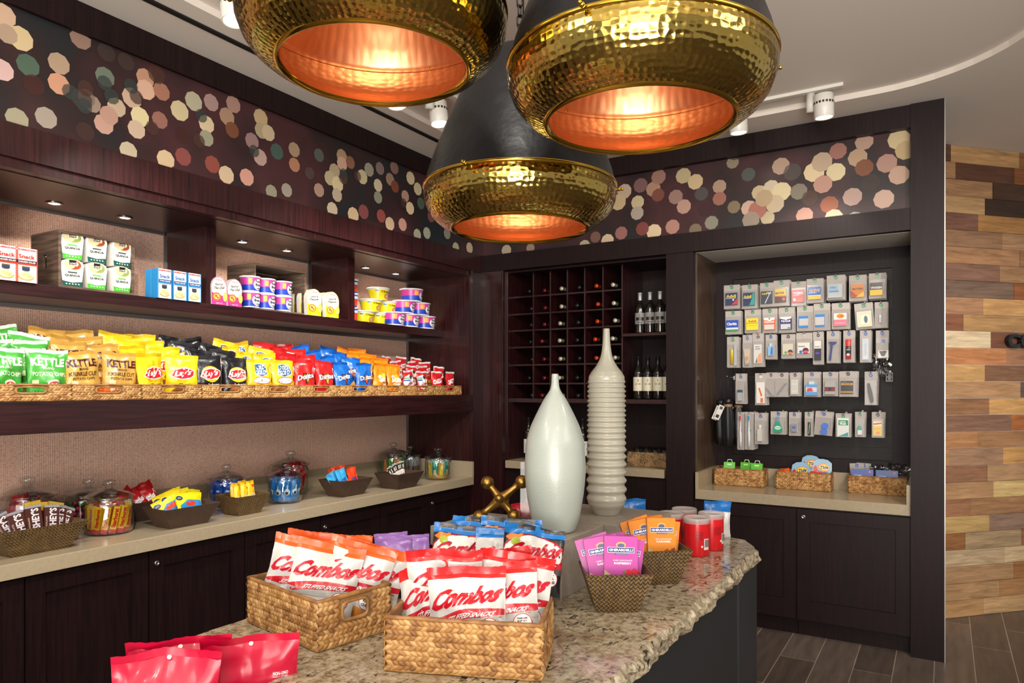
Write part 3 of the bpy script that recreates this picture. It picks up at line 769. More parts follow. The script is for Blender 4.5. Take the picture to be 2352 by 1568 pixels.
# ------------------------------------------------------------------ reclaimed wood wall on the right
def plank_wall():
    rows = [[('b08a5c',2337),('8a5c34',0)],[('5c3a28',2324),('84502c',0)],[('a8805c',2276),('4a3222',0)],[('b89468',2258),('3a281e',0)],[('7a5444',2242),('a87c48',0)],[('8f6c50',2297),('a07c5a',0)],[('9a7250',2337),('8a6444',0)],[('7a5848',2290),('94704e',0)],[('6c5648',2324),('85502c',0)],[('9c7454',2253),('b48a58',0)],[('7a4c34',2207),('a07c50',0)],[('c8b494',2271),('6c4430',0)],[('aa7248',2306),('946a4c',0)],[('b8905c',2257),('7c5840',0)],[('a47e5a',2338),('5a4844',0)],[('8c6444',2268),('c0945c',0)],[('7a5a48',2318),('a06030',0)],[('a87850',2240),('98704c',0)],[('96745a',2300),('b88c54',0)],[('8a6248',2262),('a88460',0)],[('a8825c',2277),('c8ac74',0)],[('96694c',2226),('9c7450',0)],[('b3945f',2267),('8c7060',0)],[('a08868',2340),('8f6040',0)],[('b8a080',2304),('cbb48c',0)],[('a88460',2324),('9c6c40',0)],[('ac8860',2290),('a47a50',0)],[('b48c60',2254),('c09c70',0)]]
    o3 = Vector((0.02, 5.65, 0)); d = Vector((0.689, 0.725, 0)); nrm = Vector((0.725, -0.689, 0))
    def s_of(px):
        a = (px - 1176) / 1646; dx, dy = FX + RX * a, FY + RY * a
        # solve (w dx, w dy) = o3 + s d
        det = dx * (-d.y) - (-d.x) * dy
        w = (o3.x * (-d.y) - (-d.x) * o3.y) / det
        return (w * dx - o3.x) / d.x
    cache = {}
    def wm(h, k):
        key = (h, k)
        if key not in cache:
            m, nt, b = P('plank_wood')
            n = N(nt, 'ShaderNodeTexNoise'); n.inputs['Scale'].default_value = 3; n.inputs['Detail'].default_value = 8; n.inputs['Roughness'].default_value = .65; n.inputs['Distortion'].default_value = .6
            nt.links.new(coords(nt, (1.4, 1.4, 14)), n.inputs[0])
            c = hexc(h)
            r = ramp(nt, [(0.3, h), (0.7, h)])
            f0, f1 = 0.6, 1.25
            r.color_ramp.elements[0].color = (c[0] * f0, c[1] * f0 * .95, c[2] * f0 * .9, 1); r.color_ramp.elements[1].color = (min(c[0] * f1, 1), min(c[1] * f1, 1), min(c[2] * f1, 1), 1)
            nt.links.new(n.outputs[0], r.inputs[0]); nt.links.new(r.outputs[0], b.inputs['Base Color']); b.inputs['Roughness'].default_value = .6
            cache[key] = m
        return cache[key]
    mb = MB(); rr = random.Random(7); cols = sorted({c for r_ in rows for c, _ in r_})
    nrow = 28; hgt = 3.18 / nrow
    def plank(s0, s1, zt, c):
        t = rr.uniform(0.012, 0.02)
        m = wm(c, 0)
        g_ = .0012
        a, b_ = o3 + d * (s0 + g_), o3 + d * (s1 - g_)
        pts = [a, b_, b_ + nrm * t, a + nrm * t]
        bot = [(p.x, p.y, zt - hgt + g_) for p in pts]; top = [(p.x, p.y, zt - g_) for p in pts]
        mb.hexa([bot[0], bot[3], bot[2], bot[1]], [top[0], top[3], top[2], top[1]], m)
    for i in range(nrow):
        zt = 3.182 - i * hgt
        c1, px = rows[i][0]; c2 = rows[i][1][0]
        s = s_of(px)
        s_l = max(s - rr.uniform(.45, .9), -0.28)
        plank(s_l, s, zt, c1)
        q = s
        first = True
        while q < 3.2:
            n_ = q + rr.uniform(.35, .95); plank(q, n_, zt, c2 if first else rr.choice(cols)); q = n_; first = False
        q = s_l
        while q > -0.27:
            n_ = max(q - rr.uniform(.3, .8), -0.28); plank(n_, q, zt, rr.choice(cols)); q = n_
    o = mb.build('wall_right'); struct(o)
    # dark letters on the planks
    for ch, pa, pb in (('C', 2301, 2329), ('O', 2330, 2362)):
        cu = bpy.data.curves.new('l', 'FONT'); cu.body = ch; cu.extrude = .012; cu.offset = .035; cu.bevel_depth = .004; cu.resolution_u = 6
        ob = bpy.data.objects.new('l', cu); COL.objects.link(ob)
        dg = bpy.context.evaluated_depsgraph_get(); dg.update()
        me = bpy.data.meshes.new_from_object(ob.evaluated_get(dg)); bpy.data.objects.remove(ob)
        xs = [v.co.x for v in me.vertices]; ys = [v.co.y for v in me.vertices]
        sa, sb = s_of(pa), s_of(pb); zc = 1.55 + (890 - 783) / 1646 * 4.97; hh = 31 / 1646 * 4.97
        for v in me.vertices:
            v.co.x = ((v.co.x - min(xs)) / (max(xs) - min(xs)) - .5) * (sb - sa) if False else v.co.x
        x_0, x_1, y_0, y_1 = min(xs), max(xs), min(ys), max(ys)
        for v in me.vertices:
            v.co.x = ((v.co.x - x_0) / (x_1 - x_0) - .5) * (sb - sa); v.co.y = ((v.co.y - y_0) / (y_1 - y_0) - .5) * hh
        me.materials.clear(); me.materials.append(C('101418', .25))
        c = o3 + d * ((sa + sb) / 2) + nrm * .034
        o = bpy.data.objects.new('sign_letter', me); COL.objects.link(o)
        o.location = (c.x, c.y, zc)
        o.rotation_euler = (R(90), 0, math.atan2(d.y, d.x))
        tag(o, 'raised black letter %s of the sign on the wood plank wall' % ch, 'letter', 'sign letters')
plank_wall()
# ================================================================== ISLAND, PENDANTS, TRACK LIGHTS, VASES
ZI = 0.92
def granite_top():
    rr = random.Random(3)
    # outline, counter clockwise from above
    corners = [(-1.63, 1.09), (-1.24, 1.10), (-1.235, 0.55), (-0.62, 0.55), (-0.615, 1.6), (-0.625, 2.86), (-0.70, 3.04), (-0.82, 3.08), (-1.60, 3.07), (-1.64, 2.4)]
    pts = []
    for i, a in enumerate(corners):
        b = corners[(i + 1) % len(corners)]
        L = math.hypot(b[0] - a[0], b[1] - a[1]); n = max(1, int(L / 0.012))
        for k_ in range(n):
            t = k_ / n; pts.append((a[0] + (b[0] - a[0]) * t, a[1] + (b[1] - a[1]) * t))
    n = len(pts)
    def nr(i):
        a = pts[(i - 2) % n]; b = pts[(i + 2) % n]; d = Vector((b[0] - a[0], b[1] - a[1])).normalized(); return Vector((d.y, -d.x))
    rings = []
    levels = [(ZI, -0.004, .010), (ZI - .004, 0.0, .014), (ZI - .018, .006, .02), (ZI - .034, .004, .024), (ZI - .048, -.002, .02), (ZI - .060, -.008, .012)]
    for z, off, amp in levels:
        ring = []
        for i, (x, y) in enumerate(pts):
            nn = nr(i)
            a = noise.noise(Vector((x * 7, y * 7, 0))) * .014
            b = noise.cell(Vector((x * 24, y * 24, z * 30))) * amp * .35 + noise.noise(Vector((x * 24, y * 24, z * 45))) * amp * .9
            if x < -1.2: b *= .4
            o_ = off + a + b
            zz = z + (noise.noise(Vector((x * 22, y * 22, 5))) * .004 if z < ZI else 0)
            ring.append((x + nn.x * o_, y + nn.y * o_, zz))
        rings.append(ring)
    vs = [p for r_ in rings for p in r_]
    mb = MB(); fs = []
    for k_ in range(len(rings) - 1):
        for i in range(n):
            j = (i + 1) % n
            fs.append((k_ * n + i, (k_ + 1) * n + i, (k_ + 1) * n + j, k_ * n + j))
    mb.add(vs, fs, GRANITE_E)
    mb.add(rings[0], [tuple(range(n))], GRANITE); mb.add(rings[-1], [tuple(range(n - 1, -1, -1))], GRANITE_E)
    o = mb.build('granite_top')
    tag(o, 'speckled beige granite island top with a rough chiselled edge', 'countertop')
granite_top()
ib = empty('island_base', (-1.12, 1.9, 0), 0, 'near-black painted island cabinet under the granite top', 'island')
m = MB()
m.box(-1.60 + 1.12, -0.66 + 1.12, 1.13 - 1.9, 3.02 - 1.9, 0.0, 0.846, BASEP); m.box(-1.21 + 1.12, -0.66 + 1.12, 0.60 - 1.9, 1.13 - 1.9, 0.0, 0.846, BASEP)
m.build('body', ib)
lbox('lower_ledge', -1.66 + 1.12, -1.212 + 1.12, 0.62 - 1.9, 1.129 - 1.9, 0.0, 0.752, BASEP, ib)
lbox('end_panel', -0.66 + 1.12, -0.655 + 1.12, 2.72 - 1.9, 3.02 - 1.9, 0.0, 0.846, C('2c2e31', .4), ib)

# hammered pendant lamps
def pendant_proto():
    e = empty('pendant_lamp', (0, 0, 0))
    lower = [(.205, .004), (.212, 0.0), (.222, .004), (.245, .014), (.268, .032), (.286, .056), (.297, .084), (.300, .108), (.297, .124)]
    MB().lathe(lower, BRASS, 96, caps=False, uv=True).build('brass_bowl', e)
    MB().lathe([(.205, .004), (.243, .020), (.265, .038), (.281, .060), (.290, .086), (.292, .118)][::-1], COPPER, 96, caps=False, uv=True).build('copper_lining', e)
    up = [(.2985, .124), (.299, .128), (.296, .134), (.285, .175), (.262, .24), (.232, .315), (.196, .395), (.158, .465), (.130, .512), (.112, .535), (.09, .55), (.05, .560), (0.0, .563)]
    MB().lathe(up, BSHADE, 96, caps=False).build('black_shade', e)
    ip = [(.291, .118), (.294, .126), (.29, .134), (.279, .175), (.256, .24), (.226, .315), (.19, .395), (.152, .46), (.11, .52), (0, .54)][::-1]
    MB().lathe(ip, COPPER, 96, caps=False, uv=True).build('copper_inside', e)
    MB().lathe([(.294, .119), (.3015, .121), (.3025, .126), (.3015, .130), (.294, .132)], BRASS_T, 96, caps=False).build('joint_ring', e)
    MB().lathe([(.204, .006), (.209, -.003), (.215, -.003), (.219, .003)], BRASS_T, 96, caps=False).build('rim', e)
    for k_ in range(3):
        a = R(-28 + 120 * k_)
        sc = MB(); sc.tube([(.296, 0, 0), (.312, 0, 0)], .003, BRASS_T, 8); sc.lathe([(0, 0), (.004, .001), (.0065, .005), (.004, .009), (.006, .013), (0, .018)], BRASS_T, 12, c=(0, 0, 0))
        mm_ = MB(); mm_.tube([(.290, 0, 0), (.306, 0, 0)], .003, BRASS_T, 8); mm_.sphere((.310, 0, 0), .0062, BRASS_T, 10, 8); mm_.sphere((.320, 0, 0), .0048, BRASS_T, 10, 8)
        mm_.build('thumb_screw', e, (0, 0, .126), (0, 0, a))
    MB().lathe([(0, .575), (.03, .575), (.034, .56), (.02, .555), (0, .555)][::-1], C('14110e', .35, .8), 24, caps=False).build('top_cap', e)
    bl = MB(); bl.sphere((0, 0, .36), .032, BULBGLOW, 16, 10); bl.lathe([(.0, .385), (.018, .385), (.02, .45), (.0, .45)], C('2a241c', .4), 16, caps=False)
    bl.build('bulb', e)
    return e
CHAIN_M = C('15110d', .35, .8)
def chain_link():
    m_ = MB(); pts = []
    for k_ in range(20):
        a = 2 * math.pi * k_ / 20
        x = .009 * math.cos(a); z = .009 * math.sin(a) + (.009 if math.sin(a) >= 0 else -.009)
        pts.append((x, 0, z))
    m_.tube(pts, .0028, CHAIN_M, 8, closed=True)
    return m_.mesh('chain_link')
LINK = chain_link()
pp = pendant_proto()
pend = [(at(860, 158, z=2.27), 'brass and black dome pendant lamp hanging nearest the left wall, cut by the picture top'),
        (at(1468, 283, z=2.15), 'brass and black dome pendant lamp on the right, its copper inside glowing orange'),
        (at(1194, 527, z=2.044), 'smallest-looking brass and black pendant lamp hanging lowest, in the middle')]
for i, (p, l) in enumerate(pend):
    e = pp if i == 0 else copy_tree(pp, rot=R(35 * i) if i != 1 else 0)
    e.location = p; e['label'] = l; e['category'] = 'pendant lamp'; e['group'] = 'hammered brass pendant lamps'
    if i == 0: e.rotation_euler = (0, 0, R(10))
    if i == 1: e.rotation_euler = (0, 0, R(59))
    if i == 2: e.rotation_euler = (0, 0, R(59))
    ch = empty('hanging_chain', (p.x, p.y, p.z + .575), 0, 'dark iron chain holding the ' + ['left', 'right', 'lowest middle'][i] + ' pendant lamp', 'chain', 'pendant chains')
    zt = 3.218 - (p.z + .575); n = int(zt / .030)
    for q in range(n):
        o = bpy.data.objects.new('chain_link', LINK); COL.objects.link(o); o.parent = ch; o.location = (0, 0, .016 + q * .0304); o.rotation_euler = (0, 0, R(90) * (q % 2)); 
    MB().lathe([(0, zt - .03), (.05, zt - .025), (.055, zt), (0, zt)], CHAIN_M, 24, caps=False).build('ceiling_cup', ch)
    MB().tube([(.012, 0, 0), (.014, 0, zt * .5), (.012, 0, zt - .01)], .0022, CHAIN_M, 6).build('cord', ch)
    lamp('POINT', 'pendant_bulb', (p.x, p.y, p.z + .30), 1.3, (1, .78, .52), None, .03)

# track lights
WHITE = C('d8d4cc', .35)
def tlight(x, y, zb, tilt, label, ang, body=True, zc=3.199):
    e = empty('track_light', (x, y, zc), ang, label, 'spotlight', 'white ceiling track spotlights')
    h = zc - zb
    m_ = MB(); m_.lathe([(.0, 0), (.024, 0), (.024, h * .62), (0, h * .62)], WHITE, 20, c=(-.075, 0, -h * .62), caps=False); m_.build('driver_tube', e)
    m_ = MB(); m_.lathe([(0, 0), (.026, 0), (.026, .03), (0, .03)], WHITE, 20, c=(-.01, 0, -.045), caps=False); m_.cyl((-.075, 0, -.03), (0, 0, -.03), .008, WHITE, 8); m_.build('arm', e)
    m_ = MB(); m_.lathe([(0, .13), (.047, .13), (.052, .125), (.052, .002), (.050, 0), (.044, .004), (.040, .03), (0, .034)][::-1], WHITE, 28, caps=False)
    hd = m_.build('lamp_head', e, (.0, 0, -h + .01), (R(tilt), 0, 0))
    g_ = MB()
    for k_ in range(18):
        a = R(360 * k_ / 18 + 10); g_.T = Matrix.Rotation(a, 4, 'Z'); g_.box(.0515, .0527, -.0055, .0055, .075, .087, C('24211e', .5))
    g_.build('vent_slots', hd)
    MB().lathe([(0, .012), (.043, .012)], LAMPGLOW, 20, caps=False).build('lens', hd)
    MB().cyl((-.055, 0, -h + .075), (-.02, 0, -h + .075), .009, WHITE, 8).build('pivot', e)
    return e
tlight(-2.40, 1.86, 2.985, -8, 'white ceiling spotlight at the top left, half behind the left brass lamp', R(80))
tlight(-2.40, 2.84, 2.98, -8, 'white ceiling spotlight whose glowing lens just shows under the left brass lamp', R(80))
tlight(-2.40, 3.20, 3.00, -8, 'white ceiling spotlight between the left and lowest brass lamps', R(80))
p1 = at(1893, 205, y=4.30); p2 = at(1697, 240, y=4.30)
tlight(p1.x, p1.y, 3.035, 4, 'white ceiling spotlight with a side tube above the right end of the frieze', R(-15))
tlight(p2.x, p2.y, 3.035, 4, 'white ceiling spotlight mostly hidden behind the right brass lamp', R(-15))
tag(lbox('light_track', -2.418, -2.382, 1.2, 3.6, 3.200, 3.218, WHITE), 'white ceiling track along the left wall', 'light track')
ta = at(1930, 172, z=3.21); 
tag(lbox('light_track', -1.6, ta.x, 4.282, 4.318, 3.200, 3.218, WHITE), 'short white ceiling track above the hook wall', 'light track')

# stone risers on the island
tag(box('riser_block', -1.46, -0.972, 1.895, 2.20, ZI, 1.093, RISER, bevel=.002), 'taupe riser block under the smooth white bottle vase', 'riser')
tag(box('riser_block', -1.22, -0.86, 2.215, 2.56, ZI, 1.093, RISER, bevel=.002), 'taupe riser block under the ribbed tall vase', 'riser')

# vases
def speck_mat(name, c, rough, sc, st):
    m, nt, b = P(name); b.inputs['Base Color'].default_value = hexc(c); b.inputs['Roughness'].default_value = rough; b.inputs['Coat Weight'].default_value = .3; b.inputs['Coat Roughness'].default_value = .15
    n = N(nt, 'ShaderNodeTexNoise'); n.inputs['Scale'].default_value = sc; n.inputs['Detail'].default_value = 2
    nt.links.new(coords(nt), n.inputs[0]); bump(nt, b, n.outputs[0], st, .002)
    return m
VW = speck_mat('crackled_white_glaze', 'a5aca4', .28, 260, .55)
VG = speck_mat('satin_ivory_glaze', 'a5a192', .3, 90, .05)
def spline(prof, n=6):
    out = []
    P_ = [prof[0]] + prof + [prof[-1]]
    for i in range(1, len(P_) - 2):
        p0, p1_, p2_, p3 = P_[i-1], P_[i], P_[i+1], P_[i+2]
        for k_ in range(n):
            t = k_ / n
            out.append(tuple(.5 * ((2*p1_[j]) + (-p0[j]+p2_[j])*t + (2*p0[j]-5*p1_[j]+4*p2_[j]-p3[j])*t*t + (-p0[j]+3*p1_[j]-3*p2_[j]+p3[j])*t**3) for j in (0, 1)))
    out.append(prof[-1]); return out
# smooth vase: pixel profile (half width px, y px) measured on the photo
c1 = at(1275, 1219, z=1.093); w1 = c1.x * FX + c1.y * FY
s1 = w1 / 1646
pr1 = [(42, 1224), (48, 1215), (57, 1185), (66, 1130), (70, 1080), (67, 1030), (59, 990), (44, 955), (26, 920), (13, 900), (9, 885), (8, 865), (7.2, 862)]
q = [(a * s1, (1222 - y) * s1) for a, y in pr1]
prof = [(0, 0)] + spline([(a, max(z, 0)) for a, z in q], 5)
pp_ = []
for r_, z in prof:
    k1 = sum(.0024 * math.exp(-((z - zz) / .006) ** 2) for zz in ((1222 - 1020) * s1, (1222 - 1033) * s1, (1222 - 1010) * s1))
    pp_.append((r_ + k1, z))
top = prof[-1]
pp_ += [(top[0] - .002, top[1] + .001), (top[0] - .004, top[1] - .004), (top[0] - .005, top[1] - .05)]
o = MB().lathe(pp_, VW, 64, caps=False).build('bottle_vase', None, (c1.x, c1.y, 1.0935)); tag(o, 'pale crackle-glazed bottle vase with smooth belly and thin neck', 'vase')
c2 = at(1393, 1180, z=1.093); w2 = c2.x * FX + c2.y * FY; s2 = w2 / 1646
base = [(28, 0), (33, 6), (45, 40), (45, 100), (44, 300), (41, 318), (30, 340), (17, 362), (11, 385), (8.5, 405), (7, 425), (6.3, 424)]
prof2 = []
H2 = 425
zz = 0
def rb(h):
    for (r0, h0), (r1, h1) in zip(base[:-2], base[1:-1]):
        if h0 <= h <= h1: return r0 + (r1 - r0) * (h - h0) / (h1 - h0)
    return base[-2][0]
sm = [(28, 0), (34, 12), (43, 28), (43.5, 60), (43, 200), (42, 300), (37, 322), (24, 340), (14, 360), (9.5, 385), (8, 405), (7, 425)]
cur = spline(sm, 16)
for r_, h in cur:
    amp = 0; 
    if 24 < h < 312:
        per = 23 - 12 * min(1, (h - 24) / 200)
        # phase as the integral of 1/period
        ph = 2 * math.pi * (-math.log(max(1e-3, (23 - 12 * min(h - 24, 200) / 200) / 23)) * 200 / 12 + max(0, h - 224) / 11)
        amp = 2.3 * math.cos(ph + math.pi) * (1 if h > 60 else .6 + (h - 24) / 90)
    prof2.append(((r_ + amp) * s2, h * s2))
# resample ribs finely
fine = []
for i in range(len(prof2) - 1): fine.append(prof2[i])
def vase2():
    out = [(0, 0)]
    n = 520
    hs = [h for _, h in cur]
    for i in range(n + 1):
        h = 425 * i / n
        k_ = 0
        while k_ < len(hs) - 2 and hs[k_ + 1] < h: k_ += 1
        t = (h - hs[k_]) / max(1e-6, hs[k_ + 1] - hs[k_]); r_ = cur[k_][0] + (cur[k_ + 1][0] - cur[k_][0]) * min(max(t, 0), 1)
        amp = 0
        if 24 < h < 312:
            ph = 2 * math.pi * (-math.log((23 - 12 * min(h - 24, 200) / 200) / 23) / 12 * 200 / 1 + max(0, h - 224) / 11)
            fade = min(1, (h - 24) / 20, (312 - h) / 12)
            amp = (2.6 if h < 150 else 1.7) * math.cos(ph + math.pi) * fade
        out.append(((r_ + amp) * s2, h * s2))
    t_ = out[-1]
    out += [(t_[0] - .002, t_[1] + .001), (t_[0] - .004, t_[1] - .004), (t_[0] - .005, t_[1] - .06)]
    return out
o = MB().lathe(vase2(), VG, 64, caps=False).build('ribbed_vase', None, (c2.x, c2.y, 1.0935)); tag(o, 'tall cylindrical ivory vase with stacked ribs and a thin neck', 'vase')

# brass jack sculpture: three crossed tapering bars with ball ends
def jack():
    r_ = Vector((RX, RY, 0)); f_ = Vector((FX, FY, 0)); z_ = Vector((0, 0, 1))
    a1 = (r_ * -.62 + z_ * .74 + f_ * .22).normalized(); a2 = (r_ * .88 + z_ * .42); a2 = (a2 - a1 * a2.dot(a1)).normalized(); a3 = a1.cross(a2).normalized()
    rb_ = .0225
    mb = MB()
    arms = [(a1, 1, .060, 1), (a1, -1, .060, 1), (a2, 1, .080, 1), (a2, -1, .080, 1), (a3, 1, .050, a3.dot(f_) > 0), (a3, -1, .050, a3.dot(f_) < 0)]
    for a, s_, L, ball in arms:
        if 1:
            pts = [a * s_ * L * t for t in (0, .15, .3, .5, .75, .95)]
            mb.tube(pts, [.021, .0195, .015, .012, .0105, .014], BRASS_S, 16)
            mb.sphere(tuple(a * s_ * (L + (.012 if ball else -.004))), rb_ if ball else .014, BRASS_S, 20, 14)
    low = min((a * s_ * (L + .012)).z for a, s_, L, ball in arms if ball) - rb_
    c = at(1150, 1168, y=2.05); 
    o = mb.build('jack_sculpture', None, (c.x, c.y, 1.0935 - low)); tag(o, 'brass jack sculpture with ball ends beside the smooth white vase', 'sculpture')
jack()
# ================================================================== PRODUCT BUILDERS
def bag_surf(W, H, T, seed, bulge_top=.93, waist=.06, wr=1.0, flop=.02):
    sd = seed * 7.31
    def S(u, v, h, side=1):
        e = max(0.0, 1 - abs(2 * u - 1) ** 2.4) ** .6
        vv = min(max(v / bulge_top, 0), 1)
        bz = max(0.0, math.sin(math.pi * vv)) ** .55 if v < bulge_top else 0
        b = e * bz
        wv = math.sin(math.pi * min(max(v, 0), 1))
        x = (u - .5) * W * (1 - waist * wv)
        y = -side * (T / 2) * b
        wn = noise.noise(Vector((u * 3.2 + sd, v * 3.6, side * 3.0))) * .012 + noise.noise(Vector((u * 9 + sd, v * 7, side * 5.0))) * .0035 * (1 + 1.2 * abs(2 * v - 1))
        y += -side * wn * wr * (.25 + bz) * min(1.0, T / .045)
        y += noise.noise(Vector((u * 2.2 + sd, 4.4, 1.7))) * flop * (max(v, 0) ** 3) - flop * .3 * v ** 4
        z = v * H + noise.noise(Vector((u * 2.7 + sd, 8.1, 2.2))) * H * .035 * max(v, 0) ** 2
        return (x, y - side * h, z)
    return S
def bag(name, W, H, T, seed, zones, items=(), seal=None, wr=1.0, cut=7, seal_h=.07, waist=.06, nu=16, flop=.02, mf=F, parent=None, logo='printed_front'):
    """zones: [(v_top, colour), ...] from the bottom up; seal: colour of the flat top seal"""
    S = bag_surf(W, H, T, seed, 1 - seal_h if seal else .95, waist, wr, flop)
    vt = 1 - seal_h if seal else 1.0
    vs_ = sorted(set([round(i / 16 * vt, 4) for i in range(17)] + [min(z, vt) for z, _ in zones if z < vt]))
    def panel(mb, vlist, colf, serr=0):
        n = len(vlist)
        for side in (1, -1):
            vs = []; fs = []; ms = []
            for q in range(n):
                for i in range(nu + 1): vs.append(S(i / nu, vlist[q] + (serr * (i % 2) if q == n - 1 else 0), .0003 if serr else 0, side))
            for j in range(n - 1):
                k_ = mb.mi(mf(colf((vlist[j] + vlist[j + 1]) / 2)))
                for i in range(nu):
                    a = j * (nu + 1) + i; b = a + 1; c = b + nu + 1; d = c - 1
                    fs.append((a, b, c, d) if side == 1 else (d, c, b, a)); ms.append(k_)
            m0 = len(mb.m); mb.add(vs, fs, mb.mats[ms[0]], True); mb.m[m0:] = ms
    def zc(v):
        for z, c in zones:
            if v <= z: return c
        return zones[-1][1]
    mb = MB(); panel(mb, vs_, zc)
    o = mb.build(name, parent)
    if seal:
        m2 = MB(); vl = [vt + (1 - vt) * i / 6 for i in range(7)]
        S0 = S
        panel(m2, vl, lambda v: seal, .006)
        m2.build('top_seal', o)
    if items:
        m3 = MB(); art(m3, items, S, ([i / nu for i in range(1, nu)], vs_[1:]), mf, .0009, .0003)
        m3.build(logo, o)
    return o

# ---- braided baskets
def leaf(mb, c, d, n, L, B, T, mat):
    """a flattened spindle centred c along d, lying on a wall with outward normal n"""
    s = d.cross(n).normalized(); vs = []; fs = []
    K, J = 6, 5
    for i in range(K + 1):
        t = i / K; wdt = max(.06, math.sin(math.pi * t) ** .8) * B / 2; hg = max(.05, math.sin(math.pi * t) ** .9) * T
        for j in range(J):
            a = math.pi * j / (J - 1)
            vs.append(c + d * (t - .5) * L + s * wdt * math.cos(a) + n * hg * math.sin(a))
    for i in range(K):
        for j in range(J - 1):
            fs.append((i * J + j, (i + 1) * J + j, (i + 1) * J + j + 1, i * J + j + 1))
    mb.add(vs, fs, mat, True)
def basket(name, L, D, H, row=.022, holes=(), mat=None, taper=0.0, seed=1, label=None, cat='basket', group=None, liner='8c6a42'):
    """origin at the bottom centre, front towards -y; holes: set of 'front','back','left','right'"""
    mat = mat or STRAW
    rr = random.Random(seed)
    e = empty(name, (0, 0, 0), 0, label, cat, group)
    t = .006
    nrow = max(2, int(round((H - .006) / row))); rh = (H - .008) / nrow
    sides = {'front': (Vector((-L/2, -D/2, 0)), Vector((1, 0, 0)), Vector((0, -1, 0)), L), 'right': (Vector((L/2, -D/2, 0)), Vector((0, 1, 0)), Vector((1, 0, 0)), D),
             'back': (Vector((L/2, D/2, 0)), Vector((-1, 0, 0)), Vector((0, 1, 0)), L), 'left': (Vector((-L/2, D/2, 0)), Vector((0, -1, 0)), Vector((-1, 0, 0)), D)}
    w = MB(); wl_ = MB(); rim = MB()
    LM = C(liner, .8)
    for k_, (o_, d, n, Lw) in sides.items():
        hw = min(.11, Lw * .36) / 2 if k_ in holes else 0
        hz0, hz1 = H * .48, H * .86
        def inhole(s_, z, pad=0): return hw and abs(s_ - Lw / 2) < hw + pad and hz0 - pad < z < hz1 + pad
        step = rh * .60; ns = int(Lw / step)
        for r_ in range(nrow):
            for q in range(ns):
                for half in (0, 1):
                    s_ = (q + .5 + .18 * half) * Lw / ns; z = .004 + (r_ + (.27 if half == 0 else .73)) * rh
                    if s_ > Lw - rh * .25: s_ = Lw - rh * .25
                    if inhole(s_, z, rh * .32): continue
                    dd = (d * .82 + Vector((0, 0, 1)) * (.57 if half == 0 else -.57)).normalized()
                    j = rr.uniform(-.12, .12)
                    dd = (dd + Vector((0, 0, 1)) * j).normalized()
                    c = o_ + d * s_ + Vector((0, 0, z)) + n * (.0005 + rr.uniform(0, .001)); c.x = max(-L/2, min(L/2, c.x)) + (n.x * .001)
                    leaf(w, c, dd, n, rh * rr.uniform(1.2, 1.45), rh * .60, rh * .27, mat)
        def seg(a, b, z0, z1):
            p, q = o_ + d * a, o_ + d * b
            pts = [p, q, q - n * t, p - n * t]
            if (q - p).cross(-n).z < 0: pts = [pts[0], pts[3], pts[2], pts[1]]
            wl_.hexa([(v.x, v.y, z0) for v in pts], [(v.x, v.y, z1) for v in pts], LM)
        if hw:
            seg(0, Lw / 2 - hw, 0, H); seg(Lw / 2 + hw, Lw, 0, H); seg(Lw / 2 - hw, Lw / 2 + hw, 0, hz0); seg(Lw / 2 - hw, Lw / 2 + hw, hz1, H)
            c = o_ + d * (Lw / 2) + n * .001; pts = []
            for a in range(20):
                an = 2 * math.pi * a / 20; ca, sa = math.cos(an), math.sin(an)
                sx = (abs(ca) ** .5) * (1 if ca > 0 else -1); sy = (abs(sa) ** .5) * (1 if sa > 0 else -1)
                pts.append(c + d * sx * hw + Vector((0, 0, (hz0 + hz1) / 2 + sy * (hz1 - hz0) / 2)))
            rim.tube(pts, rh * .2, mat, 8, closed=True)
        else: seg(0, Lw, 0, H)
    wl_.box(-L/2 + t, L/2 - t, -D/2 + t, D/2 - t, .0005, t, LM)
    for z, r_ in ((H - .001, rh * .26), (rh * .2, rh * .22)):
        loop = []
        for (x, y, xd, yd) in ((-L/2, -D/2, 1, 0), (L/2, -D/2, 0, 1), (L/2, D/2, -1, 0), (-L/2, D/2, 0, -1)):
            Lw = L if xd else D; n_ = max(3, int(Lw / (rh * .9)))
            for q in range(n_): loop.append(Vector((x + xd * Lw * q / n_, y + yd * Lw * q / n_, z + rr.uniform(-.0008, .0008))))
        rad = [r_ * rr.uniform(.85, 1.12) for _ in loop]
        rim.tube(loop, rad, mat, 8, closed=True)
    wl_.build('basket_liner', e); w.build('braided_wall', e); rim.build('rim', e)
    return e

